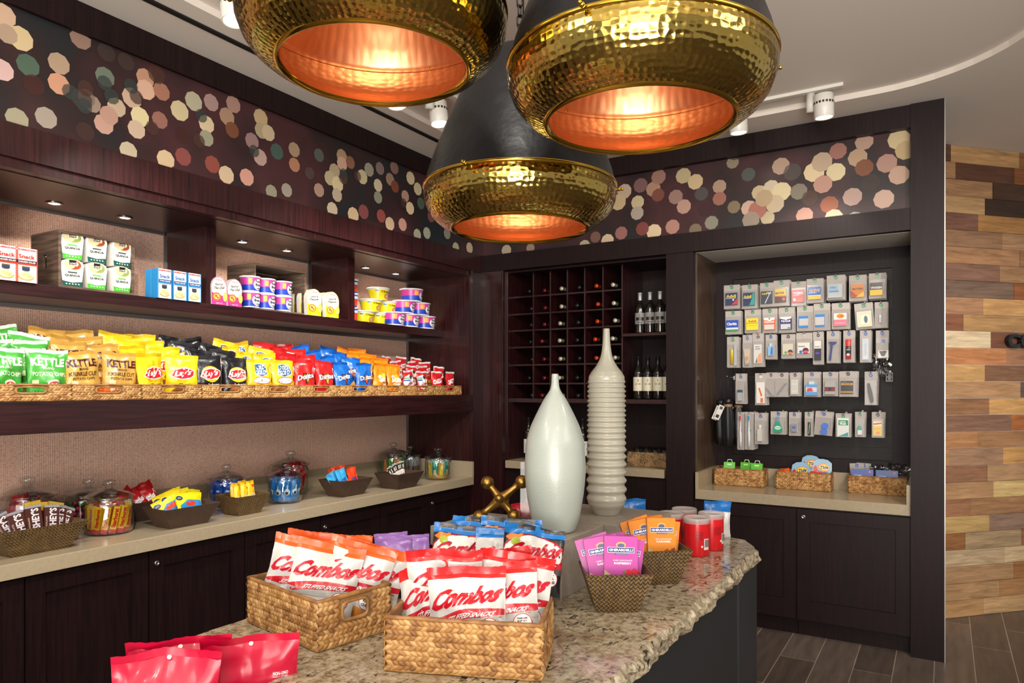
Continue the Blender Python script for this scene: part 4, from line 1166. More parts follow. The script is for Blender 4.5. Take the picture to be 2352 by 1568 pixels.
# ---- tapered bronze trays
def tray(name, Lt, Dt, Lb, Db, H, mat, label=None, group=None):
    t = .005; mb = MB()
    def ring(L, D, z, i=0): return [(-L/2 + i, -D/2 + i, z), (L/2 - i, -D/2 + i, z), (L/2 - i, D/2 - i, z), (-L/2 + i, D/2 - i, z)]
    ob, ot, it, ib_ = ring(Lb, Db, 0), ring(Lt, Dt, H), ring(Lt, Dt, H, t), ring(Lb, Db, t, t)
    sl = math.hypot(H, (Lt - Lb) / 2)
    for k_ in range(4):
        j = (k_ + 1) % 4; Wb, Wt = (Lb, Lt) if k_ % 2 == 0 else (Db, Dt)
        mb.add([ob[k_], ob[j], ot[j], ot[k_]], [(0, 1, 2, 3)], mat, uvs=[(-Wb/2, 0), (Wb/2, 0), (Wt/2, sl), (-Wt/2, sl)])
        mb.add([it[k_], it[j], ib_[j], ib_[k_]], [(0, 1, 2, 3)], mat, uvs=[(-Wt/2, sl), (Wt/2, sl), (Wb/2, 0), (-Wb/2, 0)])
        mb.add([ot[k_], ot[j], it[j], it[k_]], [(0, 1, 2, 3)], mat)
    mb.add(ob, [(3, 2, 1, 0)], mat); mb.add(ib_, [(0, 1, 2, 3)], mat)
    o = mb.build(name); tag(o, label, 'tray', group)
    return o

# ---- glass jars with domed lids
def jar_proto(name='glass_jar', r=.098, h=.155):
    e = empty(name, (0, 0, 0))
    t = .0035
    out = [(0, 0), (r * .82, 0), (r * .92, .004), (r * .985, .018), (r, .04), (r, h - .03), (r * .985, h - .014), (r * .94, h - .006), (r * .93, h)]
    inn = [(a - t if a > t else 0, max(b, t)) for a, b in out][::-1]; inn[0] = (out[-1][0] - t, h)
    MB().lathe(out + inn, GLASS, 40, caps=False).build('jar_body', e)
    lid = [(r * .90, h - .008), (r * .90, h + .001), (r * 1.04, h + .001), (r * 1.06, h + .004), (r * 1.04, h + .008), (r * .8, h + .020), (r * .45, h + .032), (r * .22, h + .038), (r * .15, h + .043),
           (r * .16, h + .047), (r * .27, h + .056), (r * .30, h + .066), (r * .25, h + .075), (r * .12, h + .079), (0, h + .080)]
    lin_ = [(0, h + .040), (r * .12, h + .037), (r * .43, h + .029), (r * .78, h + .017), (r * .86, h - .002), (r * .87, h - .008)]
    l_ = MB().lathe(lid[:9] + [(0, h + .043)], GLASS, 40, caps=False); l_.lathe(lin_, GLASS, 40, caps=False); l_.build('lid', e)
    MB().lathe(lid[8:], GLASS, 24, caps=False).build('knob', e)
    return e

# ---- bottles
def bottle(name, cap, lab, glass='16130f', label_h=(.09, .17), H=.30, r=.037, txt=None, capmat=None):
    m = MB().lathe([(0, .004), (r * .6, 0), (r * .95, .002), (r, .01), (r, H * .60), (r * .93, H * .66), (r * .62, H * .73), (r * .40, H * .78), (r * .37, H * .86)], C(glass, .08, 0, .5), 28, caps=False)
    o = m.build(name)
    MB().lathe([(r * .385, H * .78), (r * .40, H * .84), (r * .39, H * .965), (r * .42, H * .97), (r * .42, H * .995), (0, H)], C(cap, .3, .3), 24, caps=False).build('capsule', o)
    if lab:
        lm = MB(); rr_ = r + .0006; a0, a1 = R(-160), R(-20)
        vs = []; n = 16
        for i in range(n + 1):
            a = a0 + (a1 - a0) * i / n
            vs += [(rr_ * math.cos(a), rr_ * math.sin(a), label_h[0]), (rr_ * math.cos(a), rr_ * math.sin(a), label_h[1])]
        lm.add(vs, [(2*i, 2*i + 2, 2*i + 3, 2*i + 1) for i in range(n)], C(lab, .5), True)
        if txt:
            surf = lambda u, v, h: ((rr_ + h) * math.cos(R(-90) + (u - .5) * 1.6), (rr_ + h) * math.sin(R(-90) + (u - .5) * 1.6), label_h[0] + v * (label_h[1] - label_h[0]))
            art(lm, txt, surf, 8)
        lm.build('label', o)
    return o

# ---- cups
def cup(name, r0, r1, H, body_zones, items, lidc='e8e8e4', foot=None, seg=28):
    """lathe cup, radius r0 at the bottom, r1 at the top; zones from the bottom"""
    zs = [0] + [z for z, _ in body_zones]
    rad = lambda z: r0 + (r1 - r0) * z / H
    o = None; mb = MB()
    for i, (z, c) in enumerate(body_zones):
        mb.lathe([(rad(zs[i] * H), zs[i] * H), (rad(z * H), z * H)], F(c), seg, caps=False)
    mb.lathe([(0, 0), (r0, 0)], F(body_zones[0][1]), seg, caps=False)
    o = mb.build(name)
    if items:
        surf = lambda u, v, h: ((rad(v * H) + h) * math.cos(R(-90) + (u - .5) * 2.2), (rad(v * H) + h) * math.sin(R(-90) + (u - .5) * 2.2), v * H)
        m3 = MB(); art(m3, items, surf, 9); m3.build('printed_front', o)
    l_ = MB().lathe([(r1 * .99, H - .006), (r1 * 1.05, H - .006), (r1 * 1.06, H), (r1 * 1.03, H + .002), (r1 * .95, H + .001), (0, H + .001)], C(lidc, .35), seg, caps=False); l_.build('lid', o)
    return o

def card(name, W, H, D, back, items, side=None, z0=0, mf=F, nm='printed_front'):
    """a box-shaped pack standing on its base, front at -D/2"""
    m = MB().box(-W/2, W/2, -D/2, D/2, 0, H, mf(side or back)); m.add([(-W/2, -D/2 - .0003, 0), (W/2, -D/2 - .0003, 0), (W/2, -D/2 - .0003, H), (-W/2, -D/2 - .0003, H)], [(0, 1, 2, 3)], mf(back))
    o = m.build(name)
    if items:
        m2 = MB(); art(m2, items, flat(W, H, -D/2 - .0003), 0, mf); m2.build(nm, o)
    return o
def hide_proto(o):     # drop a prototype that was only a source of copies
    for c in list(o.children):
        for g_ in list(c.children): bpy.data.objects.remove(g_)
        bpy.data.objects.remove(c)
    bpy.data.objects.remove(o)
# ================================================================== LEFT WALL PRODUCTS
RZ = R(90)
def span(pl, pr, x): 
    a = at(pl, 800, x=x).y; b = at(pr, 800, x=x).y
    return (a + b) / 2, b - a
def hgt(px, yt, yb, x):
    return at(px, yt, x=x).z - at(px, yb, x=x).z
ORD = ['front', 'second', 'third', 'rear']

# ---- chip baskets and bags on the thick shelf
ZC_ = 1.4955
XBK = -3.115
bounds = [(-155, -3), (1, 165), (168, 325), (329, 463), (467, 585), (586, 689), (692, 781), (783, 867), (868, 935), (936, 1000), (1001, 1060)]
def sun_rays(cx, cy, r0, r1, n, c):
    out = []
    for k_ in range(n):
        a = R(10 + 160 * k_ / (n - 1)); d = .02
        out.append(('p', [(cx + r0 * math.cos(a - d), cy + r0 * math.sin(a - d)), (cx + r1 * math.cos(a - d * .7), cy + r1 * math.sin(a - d * .7)), (cx + r1 * math.cos(a + d * .7), cy + r1 * math.sin(a + d * .7)), (cx + r0 * math.cos(a + d), cy + r0 * math.sin(a + d))], c))
    return out
def lays(sub, chip):
    return [('e', .5, .55, .34, .20, 'f2b21c'), ('e', .5, .57, .30, .16, 'f8dc5a'), ('p', [(.12, .50), (.24, .66), (.5, .70), (.78, .67), (.88, .62), (.86, .50), (.74, .44), (.5, .41), (.26, .43)], 'f0ece4'), ('p', [(.15, .51), (.26, .64), (.5, .68), (.77, .65), (.85, .61), (.83, .51), (.73, .46), (.5, .43), (.27, .45)], 'c4202a'),
            ('t', "Lay's", .5, .555, .52, .17, 'ffffff', 4, .2, .03), ('t', sub, .56, .29, .44, .075, chip), ('e', .35, .12, .2, .1, 'a9683a'), ('e', .6, .10, .16, .09, 'd8a04c')]
KIND = [
 dict(n='green', d='green potato chip bag with cream lettering', z=[(.12, '2c7a2e'), (1, '44a23c')], s='cfd6cc', a=[('t', 'KETTLE', .5, .74, .82, .17, 'efeccf', 0, 0, .05), ('t', 'BRAND', .5, .61, .28, .05, 'dfe8c8'), ('t', 'POTATO CHIPS', .52, .49, .82, .085, 'e8efcf'), ('e', .62, .31, .15, .07, 'e9e2c4'), ('e', .62, .30, .12, .04, 'c0392b'), ('t', 'HOT!', .62, .295, .16, .035, 'ffffff'), ('r', .1, .26, .26, .37, 'cfe0a0'), ('t', 'JALAPENO', .5, .10, .8, .10, 'dfeaa8', 0, 0, .03)]),
 dict(n='tan', d='tan krinkle cut chip bag with dark lettering and orange band', z=[(.26, 'e0621e'), (1, 'c79a48')], s='b58a3c', a=[('t', 'KETTLE', .5, .74, .80, .17, '4a1a1c', 0, 0, .05), ('t', 'BRAND', .5, .61, .28, .05, '4a2a1c'), ('t', 'KRINKLE CUT', .5, .51, .76, .085, '4a2418'), ('t', 'POTATO CHIPS', .5, .41, .62, .055, '4a2418'), ('r', .16, .27, .32, .37, 'd8d4a8'), ('t', 'BUFFALO', .5, .17, .6, .09, 'f0d8a0'), ('t', 'BLEU', .5, .05, .4, .06, 'f0d8a0')]),
 dict(n='yellow', d='bright yellow potato chip bag with a red banner', z=[(1, 'ecc91c')], s='d9b414', a=lays('Classic', '3a3020')),
 dict(n='black', d='black barbecue chip bag with a red banner on a yellow disc', z=[(1, '16161a')], s='202024', a=lays('Barbecue', 'f0f0f0')),
 dict(n='pretzel', d='yellow pretzel thins bag with a blue badge', z=[(.26, '9c5a26'), (1, 'f0bb1c')], s='e6b418', a=[('p', [(.22, .58), (.28, .86), (.5, .90), (.74, .86), (.80, .58), (.5, .50)], 'e8e0c8'), ('p', [(.25, .60), (.30, .84), (.5, .88), (.72, .84), (.77, .60), (.5, .53)], '1d4f86'), ('t', 'ROLD', .52, .78, .34, .12, 'ffffff', 3, .1, .03), ('t', 'GOLD', .5, .64, .42, .13, 'ffffff', 3, .1, .03), ('e', .52, .42, .36, .10, 'b8352c'), ('e', .52, .42, .34, .085, 'ece2d8'), ('t', 'thins', .55, .42, .26, .07, 'b8352c'), ('e', .35, .14, .14, .07, 'c98b4a'), ('e', .64, .16, .15, .07, 'c98b4a'), ('e', .5, .1, .12, .05, '6c3a18')]),
 dict(n='red', d='glossy red tortilla chip bag with white lettering', z=[(1, 'c81e20')], s='b01a1c', a=[('p', [(.3, .62), (.72, .62), (.54, .26)], '141414'), ('p', [(.36, .59), (.67, .59), (.54, .31)], 'e8912c'), ('t', 'Doritos', .5, .54, .84, .17, '201010', 6, 0, .09), ('t', 'Doritos', .5, .54, .82, .15, 'ffffff', 6, 0, .035), ('p', [(.4, .12), (.72, .1), (.6, .26)], 'e2862c')]),
 dict(n='blue', d='glossy blue tortilla chip bag with white lettering', z=[(1, '1560b8')], s='0f4c9c', a=[('p', [(.3, .62), (.72, .62), (.54, .26)], '141430'), ('p', [(.36, .59), (.67, .59), (.54, .31)], 'b8401c'), ('t', 'Doritos', .5, .54, .84, .17, '101030', 6, 0, .09), ('t', 'Doritos', .5, .54, .82, .15, 'ffffff', 6, 0, .035), ('p', [(.4, .10), (.72, .08), (.6, .24)], 'e89a3c')]),
 dict(n='orange', d='orange multigrain chip bag with a sun drawing', z=[(1, 'e8861c')], s='da7614', a=sun_rays(.58, .58, .22, .30, 9, 'ffd23c') + [('e', .58, .56, .19, .12, 'f6b42c'), ('t', 'Sun', .48, .50, .58, .24, 'fff4d0', 0, 0, .05), ('t', 'CHIPS', .56, .32, .46, .07, 'fff4d0', 0, 0, .04), ('t', 'HARVEST', .5, .10, .5, .09, 'fbe0b0')]),
 dict(n='popcorn', d='red caramel popcorn bag with white diamond and blue stripes', z=[(1, 'c4202a')], s='c8ccd0', a=[('p', [(0.04, .30), (.04, .74), (.5, .86), (.96, .62), (.96, .26), (.5, .12)], 'ece8e4'), ('r', .04, .56, .36, .63, '2a58a8'), ('r', .04, .66, .36, .71, '3a9a5c'), ('e', .6, .72, .14, .08, '3a342c'), ('t', 'Cracker', .56, .46, .66, .13, 'b01c24', 4, .2, .04), ('t', 'Jack', .5, .30, .44, .12, 'b01c24', 4, .2, .04)]),
 dict(n='cracker', d='red cheese cracker bag with white lettering', z=[(.16, 'e07a24'), (1, 'c41c22')], s='d8d4d0', a=[('t', 'CHEEZ-IT', .5, .56, .86, .2, 'ffffff', 8, 0, .05), ('t', 'ORIGINAL', .5, .36, .5, .05, 'f6d060'), ('e', .36, .12, .13, .07, 'e8a030'), ('e', .64, .10, .13, .07, 'd88a20')]),
]
bk0 = basket('straw_basket', .25, .46, .066, .0205, {'front'}, seed=5)
rnd = random.Random(11)
DESC = ['green bags', 'tan kettle bags', 'yellow chip bags', 'black chip bags', 'pretzel bags', 'red tortilla chip bags', 'blue tortilla chip bags', 'orange sun chip bags', 'popcorn bags', 'cracker bags']
for i in range(10):
    b = bounds[i + 1]
    if i == 0: b = (-30, 165)
    yc, wd = span(b[0], b[1], XBK)
    if i == 0: yc, wd = yc - .0, wd
    e = copy_tree(bk0, (XBK - .232, yc, ZC_), RZ, 'low braided straw basket on the thick shelf holding the ' + DESC[i], 'straw chip baskets', scale=(wd / .25 * .985, 1, 1))
    e['category'] = 'basket'; 
    # hidden steps inside the basket that lift the rear rows
    sm = MB()
    for r_ in range(1, 4): sm.box(-.11, .11, -.18 + .115 * r_ - .055, -.18 + .115 * r_ + .055, .007, .012 + .036 * r_, C('8c6a42', .8))
    sm.build('riser_step', e)
    K = KIND[i]
    small = i >= 8
    W, H = (.155, .205) if not small else (.105, .165)
    if i == 4: W, H = .15, .20
    if i in (5, 6): W, H = .14, .205
    protos = [bag('chip_bag', W, H, .055 if not small else .04, 3 + i * 5 + q * 2, K['z'], K['a'], K['s'], wr=1.15) for q in range(2)]
    for r_ in range(4):
        for s_ in range(2):
            sw_ = wd * .27
            x = XBK - .052 - .112 * r_; y = yc + (s_ - .5) * 2 * (wd / 2 - .068 if wd > .2 else wd * .22)
            rz = RZ + R(rnd.uniform(-13, 13)) + (R(-8) if s_ else R(4)); 
            loc = (x + (.012 if s_ == 0 else -.004), y, ZC_ + .0075 + .036 * r_ + (.0055 if r_ else 0) + (.012 if r_ else 0) * 0)
            o = protos[(r_ + s_) % 2] if (r_ == 0) else copy_tree(protos[(r_ + s_) % 2])
            o.location = loc; o.rotation_euler = (R(rnd.uniform(-9, -3)), R(rnd.uniform(-4, 4) * (1 + r_ * .8)), rz)
            row_l = ['front row', 'second row', 'third row', 'rear row'][r_]
            tag(o, K['d'] + (', left, ' if s_ == 0 else ', right, ') + row_l, 'snack bag', DESC[i] + ' in their basket')
hide_proto(bk0)

# ---- top shelf goods
ZT = 2.0005
XT = XS - .012
def put(o, pl, pr, label, cat, group=None, x=XT, dx=0, z=ZT, rz=0):
    yc, wd = span(pl, pr, x)
    o.location = (x - dx, yc, z); o.rotation_euler = (0, 0, RZ + rz); tag(o, label, cat, group); return o
def snack_box(col, word, W, H):
    return card('snack_box', W, H, .05, 'e9e6df', [('r', 0, 0, .05, 1, col), ('r', .95, 0, 1, 1, col), ('r', .05, .92, .95, .97, 'd8a0a0'), ('t', 'BUMBLE BEE', .5, .945, .8, .045, 'b03030'), ('t', 'Snack', .5, .75, .74, .12, 'c8281e' if col == 'd23a20' else '2a6ab0', 0, 0, .03), ('r', .05, .545, .95, .64, '3a1c28' if col == 'd23a20' else '1c3c74'), ('t', word, .5, .59, .78, .05, 'f0e8e0'),
        ('r', .05, .5, .95, .545, col), ('e', .46, .16, .36, .10, 'd89a3c'), ('e', .46, .20, .33, .12, 'e6d3a4'), ('e', .40, .22, .14, .05, 'd8b878'), ('e', .60, .17, .12, .05, 'cfae74'), ('r', .26, .36, .62, .46, '5a4a3a'), ('e', .44, .37, .18, .05, '283858')], side=col)
H_ = hgt(55, 570, 648, XT)
rb_ = snack_box('d23a20', 'CHICKEN SALAD', .086, H_)
put(rb_, 33, 76, 'white and red snack box standing just left of the quinoa crate', 'snack box', 'red snack boxes')
r2_ = copy_tree(rb_); put(r2_, -12, 29, 'white and red snack box cut off by the left picture edge', 'snack box', 'red snack boxes')
bb_ = snack_box('2a86c4', 'TUNA SALAD', span(355, 388, XT)[1] * .97, hgt(390, 622, 688, XT))
for i, (a, b, l) in enumerate([(355, 388, 'left'), (391, 422, 'middle'), (424, 456, 'right')]):
    o = bb_ if i == 0 else copy_tree(bb_)
    put(o, a, b, 'white and blue snack box, %s one of the front row on the top shelf' % l, 'snack box', 'blue snack boxes')
    o2 = copy_tree(bb_); put(o2, a, b, 'white and blue snack box hidden behind the %s front one' % l, 'snack box', 'blue snack boxes', dx=.056)

def crate(px0, px1, yt, label, D=.24):
    x = XT - .02
    yc, wd = span(px0, px1, x); H = hgt((px0 + px1) / 2, yt, 0, x) if False else yt
    e = empty('wooden_crate', (x - D / 2, yc, ZT), RZ, label, 'crate', 'weathered crates')
    t = .012
    for sx in (-1, 1):
        m = MB(); x0 = sx * (wd / 2 - t / 2)
        hz0, hz1, hw = H * .36, H * .60, .016
        for a, b, c, d in ((-D/2, -hw, 0, H), (hw, D/2, 0, H), (-hw, hw, 0, hz0), (-hw, hw, hz1, H)): m.box(x0 - t/2, x0 + t/2, a, b, c, d, GREYWOOD)
        m.build('side_board', e)
    for z in (0, H - t): 
        lbox('long_board', -wd/2 + t, wd/2 - t, -D/2, D/2, z, z + t, GREYWOOD, e)
    for q in range(3): lbox('back_slat', -wd/2 + t, wd/2 - t, D/2 - .01, D/2, t + .004 + q * (H - 2*t) / 3, t - .004 + (q + 1) * (H - 2*t) / 3, GREYWOOD, e)
    return yc, wd
H1 = at(137, 527, x=XT - .02).z - ZT
crate(134, 309, H1, 'weathered wooden crate on its side holding quinoa cups')
H2c = at(585, 603, x=XT - .02).z - ZT
crate(584, 703, H2c, 'weathered wooden crate on its side holding pink and blue cereal cups')

def arch(W, H, n=10, top=.5):
    pts = [(-W/2 * .92, 0), (W/2 * .92, 0), (W/2, H * (1 - top))]
    for k_ in range(1, n):
        a = math.pi * k_ / n; pts.append((W/2 * math.cos(a), H * (1 - top) + H * top * math.sin(a)))
    pts.append((-W/2, H * (1 - top)))
    return pts
def quinoa(W, H, green, seed):
    m = MB(); pts = [(-W * .40, 0), (W * .40, 0), (W * .5, H * .80), (W * .44, H * .93), (W * .2, H), (-W * .2, H), (-W * .44, H * .93), (-W * .5, H * .80)]
    m.prism(pts, -.03, .03, F('ece9e2')); 
    o = m.build('quinoa_cup')
    a = MB(); bc = '48b030' if green else '1c5048'
    items = [('p', [(.10, 0), (.90, 0), (.93, .24), (.07, .24)] if False else [(.10, .0), (.90, .0), (.93, .2), (.5, .15), (.07, .2)], bc), ('e', .5, .80, .40, .22, 'd8c8a8'), ('e', .58, .80, .30, .17, '8a9a50' if green else 'a04828'), ('e', .40, .80, .22, .15, 'd9c49a'), ('e', .66, .84, .10, .08, 'e8dcc0'), ('r', .36, .80, .66, .98, '1c1a18'), ('t', 'LOVE', .51, .85, .24, .07, 'e8e4dc'), ('r', .3, .50, .7, .545, '60b848' if green else '3a4a48'), ('t', 'QUINOA', .5, .40, .66, .10, '2a3430', 0, 0, .03), ('t', 'contains protein', .5, .31, .36, .03, '707870')] + [('e', .24 + .13 * q, .09, .035, .022, 'e8f0e0') for q in range(5)]
    art(a, [it for it in items], flat(W, H, -.0302), 0); a.build('printed_front', o)
    m2 = MB(); m2.lathe([(0, .0), (W * .36, .0), (W * .43, H * .9), (0, H * .9)], C('d9d2c2', .4), 20, c=(0, .045, 0), caps=False); m2.build('bowl', o)
    return o
xq = XT - .06
cw = [span(138, 181, xq), span(187, 239, xq), span(253, 297, xq)]
hq = hgt(215, 608, 668, xq)
qa = quinoa(.098, hq, True, 1); qb = quinoa(.098, hq, False, 2)
qlab = [('teal', 'bottom left of the six in the crate'), ('green', 'bottom middle of the six in the crate'), ('green', 'bottom right of the six in the crate'), ('green', 'top left of the six in the crate'), ('teal', 'top middle of the six in the crate'), ('teal', 'top right of the six in the crate')]
used_q = {}
for q, (c, l) in enumerate(qlab):
    src = qa if c == 'green' else qb
    o = src if c not in used_q else copy_tree(src); used_q[c] = 1
    row, col_ = divmod(q, 3)
    pxs = [(138, 181), (189, 239), (250, 292)][col_]
    put(o, pxs[0], pxs[1], 'white quinoa cup with a %s band, %s' % (c, l), 'food cup', 'quinoa cups in the crate', x=xq, z=ZT + .0125 + row * (hq + .001), rz=R(-6 + 4 * col_))
js = MB().lathe([(0, 0), (.026, 0), (.028, .01), (.028, .075), (.022, .088), (.022, .09)], GLASS, 20, caps=False); js.lathe([(0, .003), (.024, .003), (.025, .05), (0, .05)], C('b08a58', .7), 20, caps=False)
o = js.build('grain_jar'); MB().lathe([(.024, .085), (.025, .087), (.025, .102), (0, .103)], C('a0883c', .3, .6), 20, caps=False).build('lid', o)
put(o, 236, 254, 'small clear jar of grain with a gold lid standing in the crate', 'jar', x=XT - .13, z=ZT + .0125 + hq * 0)

def arch_pack(W, H, bot, title, tcol, pict):
    m = MB(); m.prism(arch(W, H, 12, .38), -.016, .016, F('d6d2c6')); o = m.build('arched_pack')
    a = MB(); pts = arch(1, 1, 12, .38)
    up = [(x * .94 + .5, max(y * .97, .30)) for x, y in pts if y > .1]; up = [(.06, .42), (.94, .30)] + [(x * .94 + .5, y * .975) for x, y in pts[2:]]
    full_ = [(x * .99 + .5, y * .99 + .003) for x, y in pts]
    items = [('p', full_, bot), ('p', up, 'e2ded4'), ('t', title[0], .5, .72, .52, .09, tcol, 4, .1, .03), ('t', title[1], .5, .60, .66, .09, tcol, 4, .1, .03), ('t', "BUMBLE BEE", .5, .88, .4, .03, 'b05050'), ('e', .34, .28, .27, .15, pict), ('e', .34, .28, .18, .10, 'e8b068'), ('e', .30, .30, .06, .04, 'a83c20'), ('e', .40, .25, .05, .03, 'a83c20'), ('e', .86, .30, .14, .17, 'f0c860'), ('t', 'NET WT', .5, .05, .4, .03, 'f6e8e0')]
    art(a, items, flat(W, H, -.0162), 0); a.build('printed_front', o)
    # clear tray at the back
    MB().prism(arch(W * .98, H * .98, 12, .38), .017, .045, CLEAR).build('clear_tray', o)
    return o
pk = arch_pack(span(517, 553, XT)[1] * .97, hgt(535, 640, 703, XT), 'c23a8a', ('Spicy', 'Thai Chili'), '2a2420', 'e06a28')
put(pk, 517, 552, 'pink arched snack pack beside the cereal crate', 'snack pack', 'pink arched packs')
o = copy_tree(pk); put(o, 482, 515, 'pink arched snack pack half hidden by the divider', 'snack pack', 'pink arched packs')
yk = arch_pack(span(701, 735, XT)[1] * .97, hgt(718, 667, 728, XT), 'd8c818', ('Lemon &', 'Pepper'), '2a2c18', 'd8862c')
put(yk, 701, 735, 'yellow arched snack pack, front left of the pair by the divider', 'snack pack', 'yellow arched packs')
o = copy_tree(yk); put(o, 741, 777, 'yellow arched snack pack, front right of the pair by the divider', 'snack pack', 'yellow arched packs')
for q in (1, 2):
    o = copy_tree(yk); put(o, 701, 735, 'yellow arched snack pack, %s behind the left front one' % ['', 'first', 'second'][q], 'snack pack', 'yellow arched packs', dx=.064 * q)
    o = copy_tree(yk); put(o, 741, 777, 'yellow arched snack pack, %s behind the right front one' % ['', 'first', 'second'][q], 'snack pack', 'yellow arched packs', dx=.064 * q)

def raisin(H=.085, r=.046):
    return cup('cereal_cup', r * .90, r, H, [(.08, 'e8e6e6'), (.45, '1c3cae'), (.92, 'c8409a'), (1, 'e8e6e6')], [('r', .16, .50, .34, .86, 'e8b040'), ('e', .66, .48, .26, .36, 'e8e4ec'), ('t', 'Raisin', .68, .70, .36, .17, '1a1420', 0, 0, .03), ('t', 'Bran', .66, .47, .32, .18, '1a1420', 0, 0, .04), ('t', 'Crunch', .68, .25, .30, .11, '4a3c10', 0, 0, .03)], lidc='e4e2e6')
def cheer(H=.09, r=.05):
    return cup('cereal_cup', r * .78, r, H, [(.82, 'e8d21c'), (.90, 'd0cfc0'), (1, 'ecebe0')], [('t', 'Cheerios', .62, .68, .64, .16, '1c1a10', -3, 0, .03), ('e', .62, .32, .15, .20, '9c2c2c'), ('e', .62, .32, .12, .16, 'd8a078'), ('r', .05, .70, .2, .80, '3a6ab0')], lidc='e6e4d4')
def bluecup(H=.09, r=.048):
    return cup('cereal_cup', r * .82, r, H, [(.9, '1c3cae'), (1, 'e8e8ea')], [('e', .5, .35, .25, .25, 'd84020'), ('t', 'CEREAL', .5, .72, .5, .12, 'e8e8f0')] if False else [('e', .5, .35, .25, .25, 'd84020'), ('r', .25, .62, .75, .8, 'd8dcf0')])
# raisin cups in the crate
xr = XT - .07
rs = {}
wz = span(592, 630, xr)[1]; rR = wz / 2 * .93; rH = hgt(610, 678, 713, xr) * .98
rp = raisin(rH, rR)
cr_l = ['bottom left', 'bottom middle', 'bottom right', 'top left', 'top middle', 'top right']
first = True
for row in range(2):
    for col_, (a, b) in enumerate([(558, 591), (591, 628), (629, 667)]):
        o = rp if first else copy_tree(rp); first = False
        put(o, a, b, 'pink and blue cereal cup, %s of the six in the crate' % cr_l[row * 3 + col_], 'cereal cup', 'cereal cups in the crate', x=xr, z=ZT + .0125 + row * (rH + .0015), rz=R(-14 + 8 * row + 5 * col_))
# pyramids on the right
x3 = XT - .05
rp2 = raisin(hgt(940, 698, 727, x3) * .99, span(945, 979, x3)[1] / 2 * .94)
h3 = hgt(940, 698, 727, x3) * .99 + .0025
first = True
for row, cols, nm in ((0, [(900, 922, 'bottom left'), (921, 953, 'bottom middle'), (957, 992, 'bottom right')], ''), (1, [(909, 944, 'middle row left'), (945, 979, 'middle row right')], ''), (2, [(927, 963, 'topmost')], '')):
    for a, b, l in cols:
        if l == 'bottom left': a, b = 886, 920
        o = rp2 if first else copy_tree(rp2); first = False
        put(o, a, b, 'pink and blue cereal cup, %s of the pyramid at the shelf end' % l, 'cereal cup', 'pyramid of pink and blue cereal cups', x=x3, z=ZT + row * h3, rz=R(-10 + 9 * row))
cp = cheer(hgt(875, 716, 744, x3) * 1.0, span(854, 892, x3)[1] / 2 * .92)
hc = hgt(875, 716, 744, x3) * 1.0 + .0025
first = True
for row, cols in ((0, [(818, 850, 'bottom left'), (851, 890, 'bottom middle')]), (1, [(833, 869, 'middle row left'), (870, 905, 'middle row right')]), (2, [(850, 888, 'topmost')])):
    for a, b, l in cols:
        o = cp if first else copy_tree(cp); first = False
        put(o, a, b, 'yellow cereal cup, %s of the pyramid beside the divider' % l, 'cereal cup', 'pyramid of yellow cereal cups', x=x3 - (.08 if l != 'topmost' else .07), z=ZT + row * hc, rz=R(-8))
bp = bluecup(h3 * .97, .045)
for row in range(3):
    o = bp if row == 0 else copy_tree(bp)
    put(o, 791, 823, 'blue cereal cup, %s of the stack half hidden behind the divider' % ['bottom', 'middle', 'top'][row], 'cereal cup', 'stack of blue cereal cups', x=x3 - .03, z=ZT + row * (h3 * .97 + .0025))

# ---- counter: trays, jars and sweets
ZK = 0.8705
def place_tray(o, nf, Lb, Db):
    """near-front bottom corner pixel"""
    p = at(nf[0], nf[1], z=ZK)
    o.location = (p.x - Db / 2, p.y + Lb / 2, ZK); o.rotation_euler = (0, 0, RZ)
    return p.x - Db / 2, p.y + Lb / 2
def mini(name, W, H, T, seed, zones, items, seal, **kw): return bag(name, W, H, T, seed, zones, items, seal, nu=10, cut=5, **kw)
BAGW = lambda lst: lst
trA = tray('bronze_tray', .335, .225, .225, .125, .113, BRONZE, 'dark bronze woven tray of brown chocolate bars at the left edge', 'bronze woven trays'); ax, ay = place_tray(trA, (24, 1281), .225, .125)
trB = tray('bronze_tray', .30, .20, .20, .12, .10, BRONZE_B, 'bronze woven tray holding yellow gummy candy bags', 'bronze woven trays'); bx, by = place_tray(trB, (389, 1216), .215, .125)
trS = copy_tree(trB, label='bronze woven tray of red candy packs behind the yellow gummy tray'); sx_, sy_ = -3.55, 2.20; trS.location = (sx_, sy_, ZK); trS.scale = (.78, .9, 1)
trC = tray('bronze_tray', .215, .20, .135, .12, .105, BRONZE, 'small bronze woven tray of yellow cookie packs', 'bronze woven trays'); cx_, cy_ = place_tray(trC, (549, 1185), .135, .12)
trD = tray('bronze_tray', .27, .215, .185, .13, .105, BRONZE_B, 'bronze woven tray of blue and red nut packets', 'bronze woven trays'); dx_, dy_ = place_tray(trD, (788, 1142), .185, .13)
trE = copy_tree(trD, label='bronze woven tray of slim snack bars near the corner jars'); ex_, ey_ = place_tray(trE, (914, 1124), .185, .13)

def many(proto, spots, labf, cat, group):
    for i, (x, y, z, rx, ry, rz) in enumerate(spots):
        o = proto if i == 0 else copy_tree(proto)
        o.location = (x, y, z); o.rotation_euler = (R(rx), R(ry), RZ + R(rz)); tag(o, labf(i), cat, group)
N6 = ['leftmost', 'second', 'third', 'fourth', 'fifth', 'sixth', 'seventh', 'eighth', 'ninth', 'tenth']
